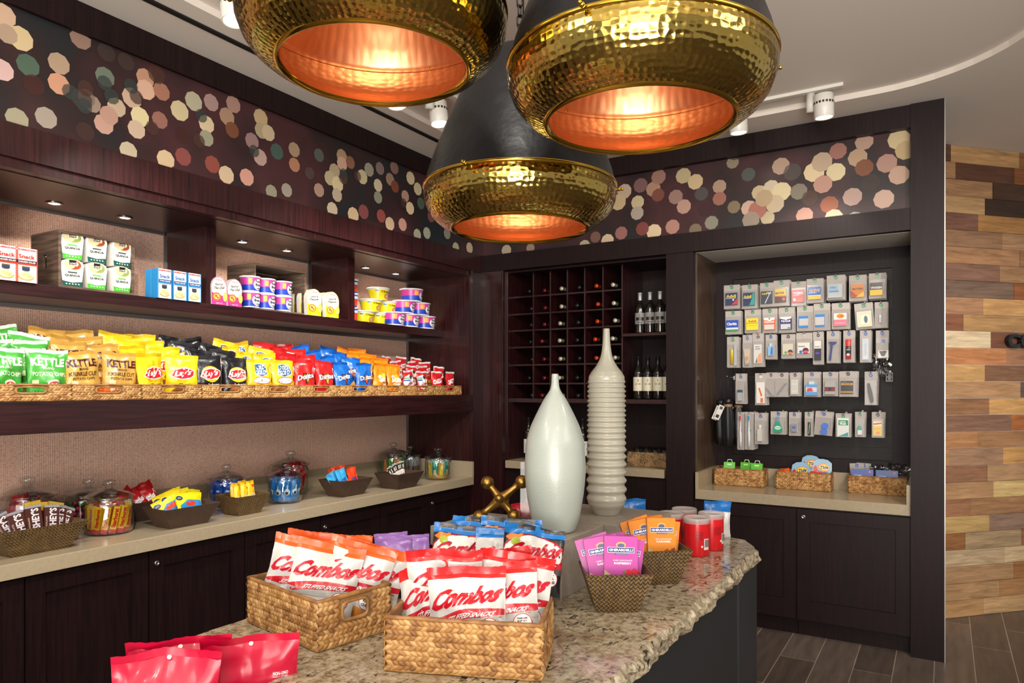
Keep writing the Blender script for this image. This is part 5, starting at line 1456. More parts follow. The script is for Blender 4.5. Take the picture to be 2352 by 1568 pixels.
# chocolate bars
chb = card('chocolate_bar', .055, .15, .012, '3c1a14', [('r', .46, .02, .98, .98, '3c1a14'), ('t', "HERSHEY'S", .62, .52, .86 * 1.0, .40, 'd9d3d6', 90, 0, .03)], side='54302a')
hide_proto(chb)
def bar():
    o = MB().box(-.03, .03, -.006, .006, 0, .15, F('451e18')).build('chocolate_bar')
    a = MB()
    # lettering runs up the bar
    items = [('t', "HERSHEY'S", 0, 0, 1, 1, 'dcd6da', 0, 0, .035)]
    g, fs = text_geo("HERSHEY'S", .035)
    a.add([(.006 - y * .03, -.0066, .076 + x * .135) if False else (.004 + y * -.030, -.0066, .073 + x * .135) for x, y in g], fs, F('dcd6da'))
    g, fs = text_geo("MILK CHOCOLATE", .02)
    a.add([(-.021 - y * .006, -.0066, .06 + x * .09) for x, y in g], fs, F('c8b0a0'))
    a.build('lettering', o)
    MB().box(-.0305, .0305, -.0064, .0064, .143, .153, F('8c8c94')).build('silver_end', o)
    return o
many(bar(), [(ax + .030, ay - .072, ZK + .030, -14, -22, 0), (ax + .046, ay - .050, ZK + .028, -10, -12, 0), (ax + .050, ay - .01, ZK + .042, -8, -3, 0), (ax + .046, ay + .045, ZK + .034, -10, 7, 2), (ax + .030, ay + .070, ZK + .030, -14, 16, 2), (ax + .02, ay + .082, ZK + .026, -12, 26, 2)],
     lambda i: 'brown chocolate bar with silver lettering, %s in the tray at the left edge' % N6[i], 'chocolate bar', 'chocolate bars in the tray')
def gbar():
    o = MB().box(-.03, .03, -.006, .006, 0, .15, F('451e18')).build('chocolate_bar'); MB().box(-.0305, .0305, -.0064, .0064, .118, .153, F('c9a82c')).build('gold_end', o); return o
many(gbar(), [(ax + .005, ay + .02, ZK + .045, -8, 4, 0), (ax - .005, ay + .065, ZK + .040, -10, 16, 0), (ax - .025, ay + .03, ZK + .048, -6, -6, 0)], lambda i: 'chocolate bar with a gold wrapper end, %s of those behind the silver ones' % N6[i], 'chocolate bar', 'gold ended chocolate bars')

# red candy packs in the hidden tray, yellow gummy bags in front
sk = mini('candy_pack', .085, .125, .02, 31, [(.3, '8a1620'), (1, 'c01a20')], [('t', 'Skittles', .5, .55, .9, .26, 'ffffff', 0, .1, .05), ('e', .3, .2, .1, .07, '40a03c'), ('e', .6, .22, .1, .07, 'e8c020')], 'c01a20')
many(sk, [(sx_ + .03, sy_ - .07, ZK + .045, -18, -42, 0), (sx_ + .03, sy_ - .01, ZK + .045, -18, -36, 4), (sx_ + .02, sy_ + .05, ZK + .05, -18, -30, -4), (sx_ - .03, sy_ - .03, ZK + .055, -10, -34, 0), (sx_ - .03, sy_ + .03, ZK + .055, -10, -28, 0), (sx_ - .01, sy_ + .05, ZK + .07, -14, -20, 0)],
     lambda i: 'red candy pack with white lettering, %s in the tray behind the yellow bags' % N6[i], 'candy pack', 'red candy packs')
sf = mini('gummy_bag', .155, .125, .03, 41, [(1, 'ecd818')], [('p', [(.1, .3), (.1, .5), (.4, .72), (.95, .66), (.95, .30)], '2a86c8'), ('e', .5, .56, .2, .10, 'd83a20'), ('t', 'SWEDISH FISH', .52, .28, .8, .16, 'c8202c', 0, 0, .05), ('e', .12, .80, .12, .09, '2a3c78'), ('t', 'LIFE', .12, .80, .12, .05, 'f0e070')], 'e4d018')
many(sf, [(bx + .042, by + .026, ZK + .035, -22, 5, 4), (bx + .018, by - .028, ZK + .038, -24, -24, -4), (bx + .0, by + .0, ZK + .045, -18, -10, 0), (bx - .015, by + .03, ZK + .045, -14, 10, 0), (bx - .03, by - .02, ZK + .045, -12, -16, 0)],
     lambda i: 'yellow gummy candy bag with red lettering, %s in the front bronze tray' % ['right front one', 'left front one', 'middle one', 'right rear one', 'left rear one'][i], 'candy bag', 'yellow gummy bags')
go = mini('cookie_pack', .056, .14, .022, 51, [(1, 'ecbc1c')], [('e', .55, .36, .40, .18, 'e6d6a8'), ('e', .42, .30, .2, .1, '6a4a20'), ('t', 'OREO', .6, .35, .30, .12, '2a4a98', 60, 0, .05), ('r', .6, .76, .9, .86, 'c84a20')], 'e0ae18')
many(go, [(cx_ + .032, cy_ + .040, ZK + .035, -6, -3, 0), (cx_ + .032, cy_ - .008, ZK + .030, -6, 4, 0), (cx_ + .010, cy_ - .038, ZK + .024, -8, 8, 0), (cx_ - .02, cy_ - .03, ZK + .026, -6, 3, 0), (cx_ - .01, cy_ + .02, ZK + .036, -4, -4, 0)],
     lambda i: 'yellow cookie pack, %s in the small tray' % ['tall one on the right', 'middle front one', 'left front one', 'left one behind', 'one at the back'][i], 'cookie pack', 'yellow cookie packs')
cnb = mini('nut_packet', .08, .14, .02, 61, [(.45, 'c88a3c'), (1, '3aa0d8')], [('t', 'CORN', .5, .50, .6, .14, '2040a0', 8, 0, .05), ('t', 'NUTS', .5, .36, .6, .14, '2040a0', 8, 0, .05)], '48aee0')
cnr = mini('nut_packet', .08, .14, .02, 62, [(.45, 'c88a3c'), (1, 'd8401c')], [('t', 'CORN', .5, .50, .6, .14, '204090', 8, 0, .05), ('t', 'NUTS', .5, .36, .6, .14, '204090', 8, 0, .05)], 'e04a20')
many(cnb, [(dx_ + .035, dy_ - .030, ZK + .035, -14, -14, 0), (dx_ + .01, dy_ - .052, ZK + .03, -14, -30, 0)], lambda i: 'blue nut packet, %s in the tray of nut packets' % ['right one', 'left one'][i], 'nut packet', 'blue nut packets')
many(cnr, [(dx_ + .035, dy_ + .045, ZK + .03, -10, -6, 0), (dx_ + .01, dy_ + .05, ZK + .035, -8, 4, 0), (dx_ - .02, dy_ + .0, ZK + .045, -6, -6, 0), (dx_ - .035, dy_ - .04, ZK + .04, -6, -12, 0)], lambda i: 'red nut packet, %s in the tray of nut packets' % ['front one', 'right one', 'middle rear one', 'left rear one'][i], 'nut packet', 'red nut packets')
def slim(c1_, c2_, seed): return mini('snack_bar', .036, .13, .014, seed, [(.35, c1_), (.6, 'e6e0d4'), (1, '2a2624')], [('e', .5, .3, .3, .08, c2_), ('t', 'BAR', .5, .75, .6, .10, 'e8e4dc', 80, 0, .04)] if False else [('e', .5, .3, .3, .08, c2_), ('r', .25, .66, .75, .85, 'cfcac0')], 'b8b4b0')
for q, (c1_, c2_, cnm) in enumerate([('c8ccb8', '5a9a3c', 'green and black'), ('a03020', 'd8b060', 'red and black'), ('d0c0a0', '8a5aa0', 'white and violet')]):
    sp = [(ex_ + .035 - .018 * r_, ey_ - .062 + .0135 * (3 * r_ + q), ZK + .038 + .003 * q, -10, -38 + 5 * (3 * r_ + q), 0) for r_ in range(3)]
    many(slim(c1_, c2_, 70 + q), sp, lambda i, cnm=cnm: '%s slim snack bar, %s of its kind in the far bronze tray' % (cnm, ['left one', 'middle one', 'right one'][i]), 'snack bar', 'slim snack bars')

# jars
jp = jar_proto()
def jar(px, py, x, sc, label, s_z=None):
    p = at(px, py, x=x) if x is not None else at(px, py, z=ZK)
    o = copy_tree(jp, (p.x, p.y, ZK), R(10), label, 'lidded glass candy jars', scale=sc); o['category'] = 'jar'
    return p.x, p.y
def jar2(x, y, sc, label):
    o = copy_tree(jp, (x, y, ZK), R(10), label, 'lidded glass candy jars', scale=sc); o['category'] = 'jar'
    return x, y
pa = at(251, 1222, z=ZK); j1 = jar(251, 1222, None, 1.06, 'glass jar of striped yellow candy sticks, nearest on the counter')
j0 = jar2(-3.60, 1.667, 1.17, 'big glass jar of red candy packs behind the chocolate bars')
j2 = jar2(-3.60, 1.94, 1.0, 'glass jar of dark red wrapped balls behind the striped jar')
j3 = jar(655, 1152, None, 1.0, 'front glass jar of blue cookie packs')
j4 = jar2(-3.55, 2.69, 1.02, 'glass jar of blue packs behind the yellow cookie tray')
j5 = jar2(-3.60, 3.21, 1.18, 'tall glass jar full of red candy behind the blue jar')
j6 = jar2(-3.60, 4.215, 1.12, 'glass jar of green and orange packs in the corner group')
j7 = jar2(-3.615, 4.425, .95, 'glass jar of dark clear packs between the two other corner jars')
j8 = jar(1006, 1099, None, 1.0, 'glass jar of teal and yellow bars, rightmost on the counter')
hide_proto(jp)
def sticks(center, n, r, proto, z, labf, cat, group, tilt=6, rx=2):
    sp = []
    for i in range(n):
        a = 2 * math.pi * i / n
        o = proto if i == 0 else copy_tree(proto)
        o.location = (center[0] + r * math.cos(a), center[1] + r * math.sin(a), z); o.rotation_euler = (R(rx), R(tilt), a + R(90)); tag(o, labf, cat, group)
def stick():
    m = MB().box(-.0125, .0125, -.0125, .0125, 0, .125, F('e6b81c')); m.box(-.013, .013, -.013, .013, 0, .02, F('c8283c'))
    o = m.build('candy_stick'); g, fs = text_geo('Starburst', .05)
    MB().add and None
    a = MB(); a.add([(-y * .019, -.0133, .075 + x * -.09 if False else .072 + x * .09) for x, y in g], fs, F('c8282c'))
    a.add([(.0, 0, 0)] * 0, [], F('c8282c')); a.build('lettering', o); return o
sticks(j1, 16, .078, stick(), ZK + .009, 'yellow candy stick with red lettering standing in the nearest glass jar', 'candy stick', 'candy sticks in the jar', 10)
rs_ = MB().box(-.0125, .0125, -.0125, .0125, 0, .13, F('c41c24')).build('candy_stick')
for q in range(9):
    a = 2 * math.pi * q / 9; o = rs_ if q == 0 else copy_tree(rs_)
    o.location = (j1[0] + .045 * math.cos(a), j1[1] + .045 * math.sin(a), ZK + .009); o.rotation_euler = (0, R(8), a + R(90)); tag(o, 'plain red candy stick inside the ring of yellow ones in the nearest jar', 'candy stick', 'red candy sticks in the jar')
m = mini('candy_pack', .07, .10, .03, 81, [(1, 'c81e28')], [('e', .5, .5, .14, .10, '3050a8')], 'd02a30')
def heap(center, n, rad, h, proto, label, cat, group, seed, s=.04):
    rr = random.Random(seed)
    for i in range(n):
        o = proto if i == 0 else copy_tree(proto)
        a = 2 * math.pi * (i * .382) ; r_ = rad * math.sqrt((i % 5 + .6) / 5)
        o.location = (center[0] + r_ * math.cos(a), center[1] + r_ * math.sin(a), ZK + .012 + h * (i / n)); o.rotation_euler = (R(rr.uniform(-25, 25)), R(rr.uniform(-60, 60)), rr.uniform(0, 6.28)); tag(o, label, cat, group)
heap(j0, 24, .060, .085, m, 'red candy pack lying in the big glass jar behind the chocolate bars', 'candy pack', 'red packs in the jar', 1)
bl = MB().sphere((0, 0, 0), .0135, F('8a1a34'), 14, 10).build('wrapped_ball')
bl2 = MB().sphere((0, 0, 0), .0135, F('3c8a3c'), 14, 10).build('wrapped_ball')
rr = random.Random(9); cnt = 0
for lay in range(5):
    for ring, nb in ((.075, 14), (.045, 8)):
        for q in range(nb):
            a = 2 * math.pi * (q + .5 * (lay % 2)) / nb
            g_ = rr.random() < .15
            src = bl2 if g_ else bl
            o = copy_tree(src); o.location = (j2[0] + ring * math.cos(a), j2[1] + ring * math.sin(a), ZK + .0205 + lay * .0255)
            tag(o, ('green' if g_ else 'dark red') + ' wrapped candy ball heaped in the glass jar behind the striped jar', 'candy ball', ('green' if g_ else 'dark red') + ' wrapped balls in the jar')
hide_proto(bl); hide_proto(bl2)
oreo = mini('cookie_pack', .048, .13, .022, 91, [(1, '1c78c4')], [('e', .5, .45, .36, .14, 'e0e4ea'), ('e', .46, .40, .2, .07, '3a2a20'), ('t', 'OREO', .5, .62, .30, .16, 'ffffff', 80, 0, .05)], '2c8ad4', waist=.02)
sticks(j3, 10, .071, oreo, ZK + .010, 'blue cookie pack standing in the front glass jar', 'cookie pack', 'blue cookie packs in the front jar', 3)
bluep = mini('cookie_pack', .05, .13, .024, 92, [(1, '1450b4')], [('e', .5, .35, .3, .12, '3a2c50'), ('r', .3, .6, .7, .68, 'd8e0f0')], '1c60c8', waist=.02)
sticks(j4, 10, .074, bluep, ZK + .010, 'blue pack standing in the jar behind the yellow cookie tray', 'cookie pack', 'blue packs in the rear jar', 4)
redp = mini('candy_pack', .07, .11, .03, 93, [(1, 'b01820')], [('e', .5, .5, .2, .12, 'd83a30')], 'c82430')
heap(j5, 22, .052, .09, redp, 'red candy pack heaped in the tall jar behind the blue jar', 'candy pack', 'red packs in the tall jar', 2)
gp = mini('snack_pack', .05, .13, .022, 94, [(1, '3c8a34')], [], '4c9a40', waist=.02); sticks(j6, 5, .07, gp, ZK + .01, 'green pack standing in the rear corner jar', 'snack pack', 'green packs in the corner jar', 5)
op = mini('snack_pack', .05, .125, .022, 95, [(1, 'd07838')], [], 'd88848', waist=.02)
for q in range(5):
    a = 2 * math.pi * (q + .5) / 5; o = op if q == 0 else copy_tree(op); o.location = (j6[0] + .07 * math.cos(a), j6[1] + .07 * math.sin(a), ZK + .01); o.rotation_euler = (0, R(5), a + R(90)); tag(o, 'orange pack standing in the rear corner jar', 'snack pack', 'orange packs in the corner jar')
dp = mini('snack_pack', .045, .115, .02, 96, [(.5, '5a4030'), (1, '8a8a8c')], [], 'a8a8aa', waist=.02); sticks(j7, 9, .064, dp, ZK + .01, 'brown and silver pack standing in the middle corner jar', 'snack pack', 'brown packs in the corner jar', 3)
tp = mini('snack_bar', .045, .13, .016, 97, [(.3, 'b08848'), (.7, '1c8a80'), (1, '28a090')], [('r', .3, .2, .7, .5, 'd8c890')], 'c8ccc8', waist=.02); sticks(j8, 5, .072, tp, ZK + .01, 'teal snack bar standing in the rightmost jar', 'snack bar', 'teal bars in the rightmost jar', 3)
yp = mini('snack_bar', .045, .125, .016, 98, [(1, 'c89828')], [('r', .25, .2, .75, .75, 'e8c848'), ('t', 'BAR', .5, .48, .4, .12, '6a3c10', 90)] if False else [('r', .25, .2, .75, .75, 'e8c848')], 'c8ccc8', waist=.02)
for q in range(5):
    a = 2 * math.pi * (q + .5) / 5; o = yp if q == 0 else copy_tree(yp); o.location = (j8[0] + .072 * math.cos(a), j8[1] + .072 * math.sin(a), ZK + .01); o.rotation_euler = (0, R(3), a + R(90)); tag(o, 'yellow snack bar standing in the rightmost jar', 'snack bar', 'yellow bars in the rightmost jar')
# ================================================================== WINE BOTTLES AND THE HOOK WALL
COLS6 = [('1c2024', 'black'), ('6a2028', 'dark red'), ('c9c2a8', 'cream'), ('24262c', 'charcoal'), ('c8441c', 'orange red'), ('cfcbb8', 'pale cream')]
rnd = random.Random(21)
ROWN = ['top', 'second', 'third', 'fourth', 'fifth', 'sixth', 'bottom']
cellx = [(gx[i] + gx[i + 1]) / 2 for i in range(6)]; cellx[0] = (gx[1] + gx[0]) / 2 + .045
for c in range(6):
    wb = bottle('wine_bottle', COLS6[c][0], None)
    for r_ in range(7):
        o = wb if r_ == 0 else copy_tree(wb)
        o.location = (cellx[c] + rnd.uniform(-.012, .012), GY + .34 - rnd.uniform(0, .03), gz[r_] + .038)
        o.rotation_euler = (R(90), 0, R(rnd.uniform(-1.5, 1.5)))
        tag(o, 'lying wine bottle with a %s cap, column %s from the left, %s row' % (COLS6[c][1], ['one', 'two', 'three', 'four', 'five', 'six'][c], ROWN[r_]), 'wine bottle', 'wine bottles lying in the rack')
ub = bottle('wine_bottle', 'a8a8a8', '8a8884', label_h=(.07, .15), txt=[('r', 0, .3, 1, .6, '1a1a1c'), ('e', .5, .75, .08, .14, '3a3a3a'), ('r', .2, .1, .8, .2, '2a2a2a')])
for i, px in enumerate((1470, 1493, 1516, 1539)):
    o = ub if i == 0 else copy_tree(ub); p = at(px, 760, y=GY + .06)
    o.location = (p.x, GY + .06, sh_z[0] + .0005); o.rotation_euler = (0, 0, R(18)); tag(o, 'standing dark bottle with silver cap, %s from the left on the upper side shelf' % N6[i].replace('leftmost', 'first'), 'wine bottle', 'silver capped bottles')
lb_ = bottle('wine_bottle', '141416', 'ded6bc', label_h=(.06, .16), H=.31, txt=[('t', 'LES CARS', .5, .5, .7, .12, '5a5040'), ('e', .5, .76, .08, .12, '8a7c5c')])
for i, px in enumerate((1466, 1488, 1511, 1534)):
    o = lb_ if i == 0 else copy_tree(lb_); p = at(px, 900, y=GY + .06)
    o.location = (p.x, GY + .06, sh_z[1] + .0005); o.rotation_euler = (0, 0, R(18)); tag(o, 'standing dark bottle with a cream label, %s from the left on the lower side shelf' % N6[i].replace('leftmost', 'first'), 'wine bottle', 'cream labelled bottles')
for px, l, t in ((1214, 'standing wine bottle with white label on the wine counter, left of the smooth vase', None), (1338, 'standing wine bottle with a white label on the wine counter, between the two vases', 'LE CAKE')):
    b_ = bottle('wine_bottle', '1a1a1c', 'e4e2da', label_h=(.05, .16), H=.33, r=.039, txt=[('t', t, .5, .8, .7, .1, '2a2a2a'), ('r', .42, .2, .58, .5, '3a3a3a')] if t else None)
    p = at(px, 1040, y=4.93); b_.location = (p.x, 4.93, .9855); b_.rotation_euler = (0, 0, R(25)); tag(b_, l, 'wine bottle')
gb = basket('wicker_basket', .30, .22, .10, .012, mat=STRAW_D, seed=8, label='rectangular dark wicker basket full of upturned drinking glasses on the wine counter', liner='4a3824')
p = at(1441, 1064, y=4.86); gb.location = (p.x + .15, 4.86 + .11, .9865)
tg = MB().lathe([(0, .0), (.028, 0), (.037, .085), (.035, .085), (.0265, .005), (0, .005)], GLASS, 24, caps=False).build('drinking_glass')
i = 0
for ly in (-.055, .045):
    for lx in (-.105, -.035, .035, .105):
        o = tg if i == 0 else copy_tree(tg); i += 1
        o.location = (gb.location.x + lx, gb.location.y + ly, .9865 + .122); o.rotation_euler = (R(180), 0, 0) if False else (R(8 * (1 if lx > 0 else -1)), R(10), 0)
        o.location.z = .9865 + .045
        tag(o, 'clear drinking glass standing in the dark wicker basket, %s row' % ('front' if ly < 0 else 'rear'), 'drinking glass', ('front' if ly < 0 else 'rear') + ' row of glasses in the wicker basket')

# ---- packs on the hooks
YPK = YN - .17
GREEN_, BLUE_, PLUM_, BLK_ = '1c8a5a', '3a5aa8', '5a3a4a', '2a2424'
def S3(x, y): return 1620 + x / 3.408, 600 + y / 3.408
def BX(x0, y0, x1, y1, c, d=.012): return ('b', x0, y0, x1, y1, d, c)
T_ = lambda s, cx, cy, w, h, c, rot=0: ('t', s, cx, cy, w, h, c, rot, 0, .03)
full = (.14, .12, .86, .66)
PACKS = [
 # row 1
 (145,270,185,370,GREEN_,'navy pain tablet box with a red corner',[BX(.12,.14,.86,.66,'22305c')],[('p',[(.5,.16),(.86,.16),(.86,.40)],'c83a30'),T_('Advil',.48,.52,.60,.13,'f0d828'),('r',.16,.42,.8,.44,'d8dce8'),('e',.62,.36,.06,.04,'e8e8f0')]),
 (288,408,183,370,GREEN_,'navy and teal pain tablet box',[BX(.10,.12,.84,.66,'1c2c5a')],[('p',[(.5,.14),(.84,.14),(.84,.64),(.68,.62),(.66,.40)],'2a9a94'),T_('Advil',.38,.50,.50,.12,'f0d828'),('r',.14,.42,.6,.44,'d8dce8')]),
 (428,535,168,355,GREEN_,'dark grey night tablet box with a white streak',[BX(.10,.12,.92,.64,'2c2e3c')],[('p',[(.36,.14),(.44,.14),(.82,.60),(.78,.62)],'c0cce0'),T_('Advil',.34,.54,.36,.09,'d8c828'),T_('PRO',.70,.55,.30,.09,'e0e0e8')]),
 (535,660,148,350,GREEN_,'yellow and brown tablet box',[BX(.10,.14,.80,.66,'4a1c18')],[('r',.10,.40,.80,.66,'e8b828'),('r',.10,.36,.80,.40,'c86030'),T_('BAYER',.42,.50,.56,.09,'2a1c10'),('e',.64,.26,.09,.055,'d8502c')]),
 (672,790,158,350,GREEN_,'red tablet box',[BX(.08,.14,.88,.66,'b81c24')],[T_('TYLENOL',.48,.52,.68,.10,'f0e8e8'),('r',.14,.42,.6,.44,'e8c0c0'),('e',.24,.26,.09,.06,'e8e0e0'),('p',[(.36,.16),(.82,.16),(.82,.34),(.46,.28)],'e0604c')]),
 (793,925,135,325,GREEN_,'blue and yellow tablet box',[BX(.10,.14,.86,.66,'1c64b0')],[('r',.10,.14,.86,.30,'e8b84c'),('r',.10,.29,.86,.31,'e8ecf0'),T_('ALEVE',.48,.50,.64,.11,'f0a860'),('r',.14,.40,.6,.42,'c8dcf0')]),
 (950,1095,108,300,GREEN_,'clear pouch with pale blue print',[BX(.08,.08,.84,.62,'b8bcc0')],[('r',.14,.30,.62,.58,'8fb0cc'),T_('Clear',.36,.50,.34,.08,'5878a0'),('r',.14,.30,.66,.36,'5c8cc0')]),
 (1125,1262,108,310,GREEN_,'orange tablet box',[BX(.12,.14,.86,.64,'d07a20')],[('p',[(.12,.14),(.6,.14),(.12,.4)],'a83c1c'),('p',[(.4,.14),(.86,.14),(.86,.36)],'e8b040'),T_('MOTRIN',.5,.46,.60,.08,'3a1c10')]),
 (1280,1415,92,290,GREEN_,'black and yellow tablet box',[BX(.08,.12,.80,.62,'f0b81c')],[('r',.08,.34,.80,.62,'1c1a18'),T_('VIVARIN',.44,.42,.66,.09,'e8e4dc')]),
 # row 2
 (157,280,388,570,GREEN_,'blue allergy tablet box with a green foot',[BX(.08,.14,.84,.60,'1c4ab0')],[('r',.08,.14,.84,.20,'3a9a50'),('r',.08,.20,.84,.28,'d8dcf0'),T_('Claritin',.44,.44,.62,.12,'ffffff')]),
 (308,435,378,560,GREEN_,'yellow tablet box with red lettering',[BX(.12,.12,.84,.62,'f0d81c')],[('r',.12,.40,.84,.42,'4a7a2c'),T_('Advil',.48,.50,.50,.11,'c8401c'),('r',.20,.30,.76,.32,'c8a81c')]),
 (447,565,370,560,GREEN_,'orange and white cold capsule box',[BX(.10,.12,.86,.62,'e0602c')],[('p',[(.12,.62),(.84,.62),(.84,.54),(.5,.48),(.12,.54)],'ece8e4'),('r',.16,.14,.80,.34,'d0ccc8'),T_('DayQuil',.48,.44,.62,.10,'f8f0e8'),('p',[(.42,.60),(.56,.60),(.49,.53)],'2a5a50')]),
 (575,700,360,558,GREEN_,'violet and white cold capsule box',[BX(.08,.12,.84,.62,'2c2464')],[('p',[(.10,.62),(.82,.62),(.82,.56),(.46,.50),(.10,.56)],'ece8e4'),('r',.14,.14,.76,.34,'c8c8cc'),T_('NyQuil',.46,.45,.56,.10,'f8f8f8'),('e',.66,.18,.08,.03,'3a8a60')]),
 (717,845,350,545,GREEN_,'blue-edged white sachet, left of two',[BX(.12,.14,.70,.60,'c4c0bc',.006)],[('r',.12,.50,.70,.60,'2a80cc'),('r',.12,.14,.70,.22,'2a80cc'),('r',.12,.14,.15,.60,'2a80cc')]),
 (848,978,330,540,GREEN_,'blue-edged white sachet, right of two',[BX(.10,.14,.68,.60,'c4c0bc',.006)],[('r',.10,.50,.68,.60,'2a80cc'),('r',.10,.14,.68,.20,'2a80cc'),('r',.65,.14,.68,.60,'2a80cc')]),
 (990,1130,325,530,GREEN_,'pink box with an orange badge',[BX(.12,.12,.84,.60,'e8788c')],[('r',.12,.36,.84,.60,'ece4e0'),('e',.50,.49,.22,.09,'e8941c'),T_("TUMS",.50,.49,.30,.07,'c83020'),('r',.2,.22,.76,.24,'f8c8d0')]),
 (1180,1325,325,530,GREEN_,'crinkled clear pouch with a pale yellow card',[BX(.10,.08,.90,.68,'d4d2c8',.014)],[('r',.24,.12,.84,.60,'dcd89c'),('r',.30,.18,.78,.54,'e4e2d8'),('e',.58,.36,.10,.14,'5c6c7c')]),
 (1325,1425,318,520,GREEN_,'clear card with a silver stick',[BX(.36,.20,.54,.52,'b0b0b4')],[('e',.45,.44,.06,.03,'e8e8ec')]),
 # row 3
 (170,262,590,830,GREEN_,'yellow tube and a silver sleeve',[('c',.42,.10,.58,.13,'d8b820'),BX(.62,.06,.86,.74,'b4b4b8',.01)],[]),
 (292,368,575,830,BLUE_,'beige cream tube',[('p',[(.14,.56),(.86,.56),(.70,.14),(.32,.14)],.014,'c8b8a4'),BX(.32,.08,.70,.15,'a8a49c',.02)],[('e',.52,.28,.14,.06,'e09040')]),
 (370,458,562,825,PLUM_,'white and peach strip box',[BX(.14,.10,.84,.66,'d8d4d0')],[('p',[(.44,.12),(.82,.12),(.82,.42),(.56,.36)],'e0a07c'),('p',[(.30,.12),(.44,.12),(.42,.30)],'3c5a4c'),('r',.26,.52,.72,.54,'6a6a6a'),('r',.26,.58,.66,.60,'6a6a6a')]),
 (472,555,572,765,BLUE_,'small light blue bottle',[BX(.28,.14,.76,.52,'8ab8dc',.02),BX(.40,.52,.62,.64,'b8d0e0',.016)],[('p',[(.50,.18),(.72,.18),(.72,.48),(.58,.48)],'2a70c0')]),
 (595,705,570,760,PLUM_,'cream box with green and orange dots',[BX(.12,.16,.84,.60,'cfc8b4')],[('e',.66,.26,.18,.10,'3a2c28'),('e',.34,.24,.10,.06,'5aa04c'),('e',.66,.22,.16,.05,'e0703c')]),
 (712,838,558,755,'b8a8b0','white box with a pink and blue foot',[BX(.10,.18,.84,.60,'e0dcd4')],[('e',.60,.28,.20,.12,'3a1c2c'),('e',.30,.24,.10,.06,'3a6ab8'),('e',.62,.24,.18,.05,'e04868'),T_('kotex',.36,.46,.40,.06,'4a5a50')]),
 (843,925,550,805,BLK_,'tall black and white box',[BX(.14,.12,.80,.72,'1c1c2c')],[('r',.14,.48,.80,.72,'e0dcd4'),T_('kotex',.46,.54,.50,.04,'4a4a4a'),('e',.46,.34,.22,.03,'5a3ab8')]),
 (950,1050,545,795,BLUE_,'navy razor',[('p',[(.18,.66),(.80,.66),(.74,.60),(.50,.56),(.36,.08),(.22,.08),(.36,.58)],.018,'2a3478')],[]),
 (1080,1170,540,790,BLUE_,'red and black spray can',[('c',.46,.10,.70,.24,'d02018'),('c',.46,.24,.50,.245,'1c1c24')],[('e',.46,.24,.14,.04,'e0d8d8'),('r',.3,.38,.62,.40,'c8c8d0')]),
 (1210,1300,540,790,BLUE_,'silver and black atomiser',[BX(.22,.08,.78,.74,'c0c4cc',.012),('c',.50,.12,.60,.16,'18181c')],[('e',.5,.52,.14,.06,'a8b8d0'),('e',.5,.16,.16,.05,'c8d0e0')]),
 (1335,1435,540,760,BLUE_,'crumpled clear bag and a black hair claw',[BX(.02,.02,1.0,.55,'8c8478',.02)],[('r',.2,.02,1.0,.28,'dcd4cc'),('p',[(.26,.26),(.9,.26),(.7,.08),(.46,.08)],'1c1a1a'),('e',.62,.62,.16,.06,'3a62b0')]),
 # row 4
 (238,318,878,1115,BLUE_,'clear bottle with a navy cap',[BX(.22,.10,.70,.44,'a8aaac',.02),BX(.22,.38,.70,.46,'26405c',.022)],[]),
 (390,480,875,1125,'d0c8c0','orange folding brush on white',[BX(.14,.06,.86,.72,'e4e0da')],[('p',[(.3,.54),(.44,.54),(.66,.30),(.54,.26)],'d86a28'),('r',.5,.08,.72,.22,'e07028')]),
 (480,550,870,1060,PLUM_,'steel nail clipper',[('p',[(.06,.34),(.14,.36),(.84,.06),(.70,.02)],.014,'98989c')],[]),
 (550,650,870,1060,PLUM_,'slanted steel tweezers',[('p',[(.10,.10),(.18,.08),(.86,.56),(.76,.56)],.014,'8c8c90')],[]),
 (662,745,870,1055,PLUM_,'clear sewing pouch',[BX(.12,.08,.80,.72,'c8c4bc',.01)],[('r',.2,.5,.7,.52,'e8e8e8'),('r',.2,.2,.7,.22,'e8e8e8')]),
 (772,900,865,1060,BLUE_,'sky blue mouthwash bottle',[BX(.14,.06,.84,.50,'5a9ad0',.022),BX(.34,.50,.66,.62,'c0d4e4',.02)],[('r',.16,.20,.82,.38,'d8c8d0'),('p',[(.2,.2),(.6,.22),(.5,.36),(.24,.34)],'c84050')]),
 (920,1040,865,1055,BLUE_,'silver deodorant with a dark red band',[BX(.16,.08,.82,.62,'a8a6a2',.02)],[('r',.16,.20,.82,.38,'7a1c2c'),('e',.48,.29,.10,.07,'2a2024')]),
 (1048,1190,860,1060,BLK_,'black and gold box',[BX(.10,.12,.78,.62,'1e1c18')],[T_('MAGNUM',.44,.50,.62,.10,'d89a30'),('r',.10,.16,.78,.22,'b8862c'),('r',.16,.56,.4,.58,'8a8478')]),
 (1247,1345,862,1125,BLUE_,'long black comb in clear plastic',[('p',[(.22,.64),(.40,.66),(.62,.40),(.74,.12),(.62,.05),(.44,.10),(.26,.40)],.012,'1a1a1c')],[]),
 # row 5
 (388,478,1185,1430,BLUE_,'white travel tube',[BX(.26,.10,.66,.48,'c8c4bc',.02),('c',.46,.46,.60,.14,'dcd8d0')],[]),
 (512,632,1175,1355,BLUE_,'green mouthwash bottle',[('p',[(.20,.20),(.28,.10),(.70,.10),(.78,.20),(.60,.56),(.38,.56)],.022,'1a9a70'),BX(.40,.56,.58,.78,'6a90b0',.02)],[('e',.50,.30,.20,.08,'d0ece0'),T_('Scope',.5,.30,.30,.06,'1a6a50')]),
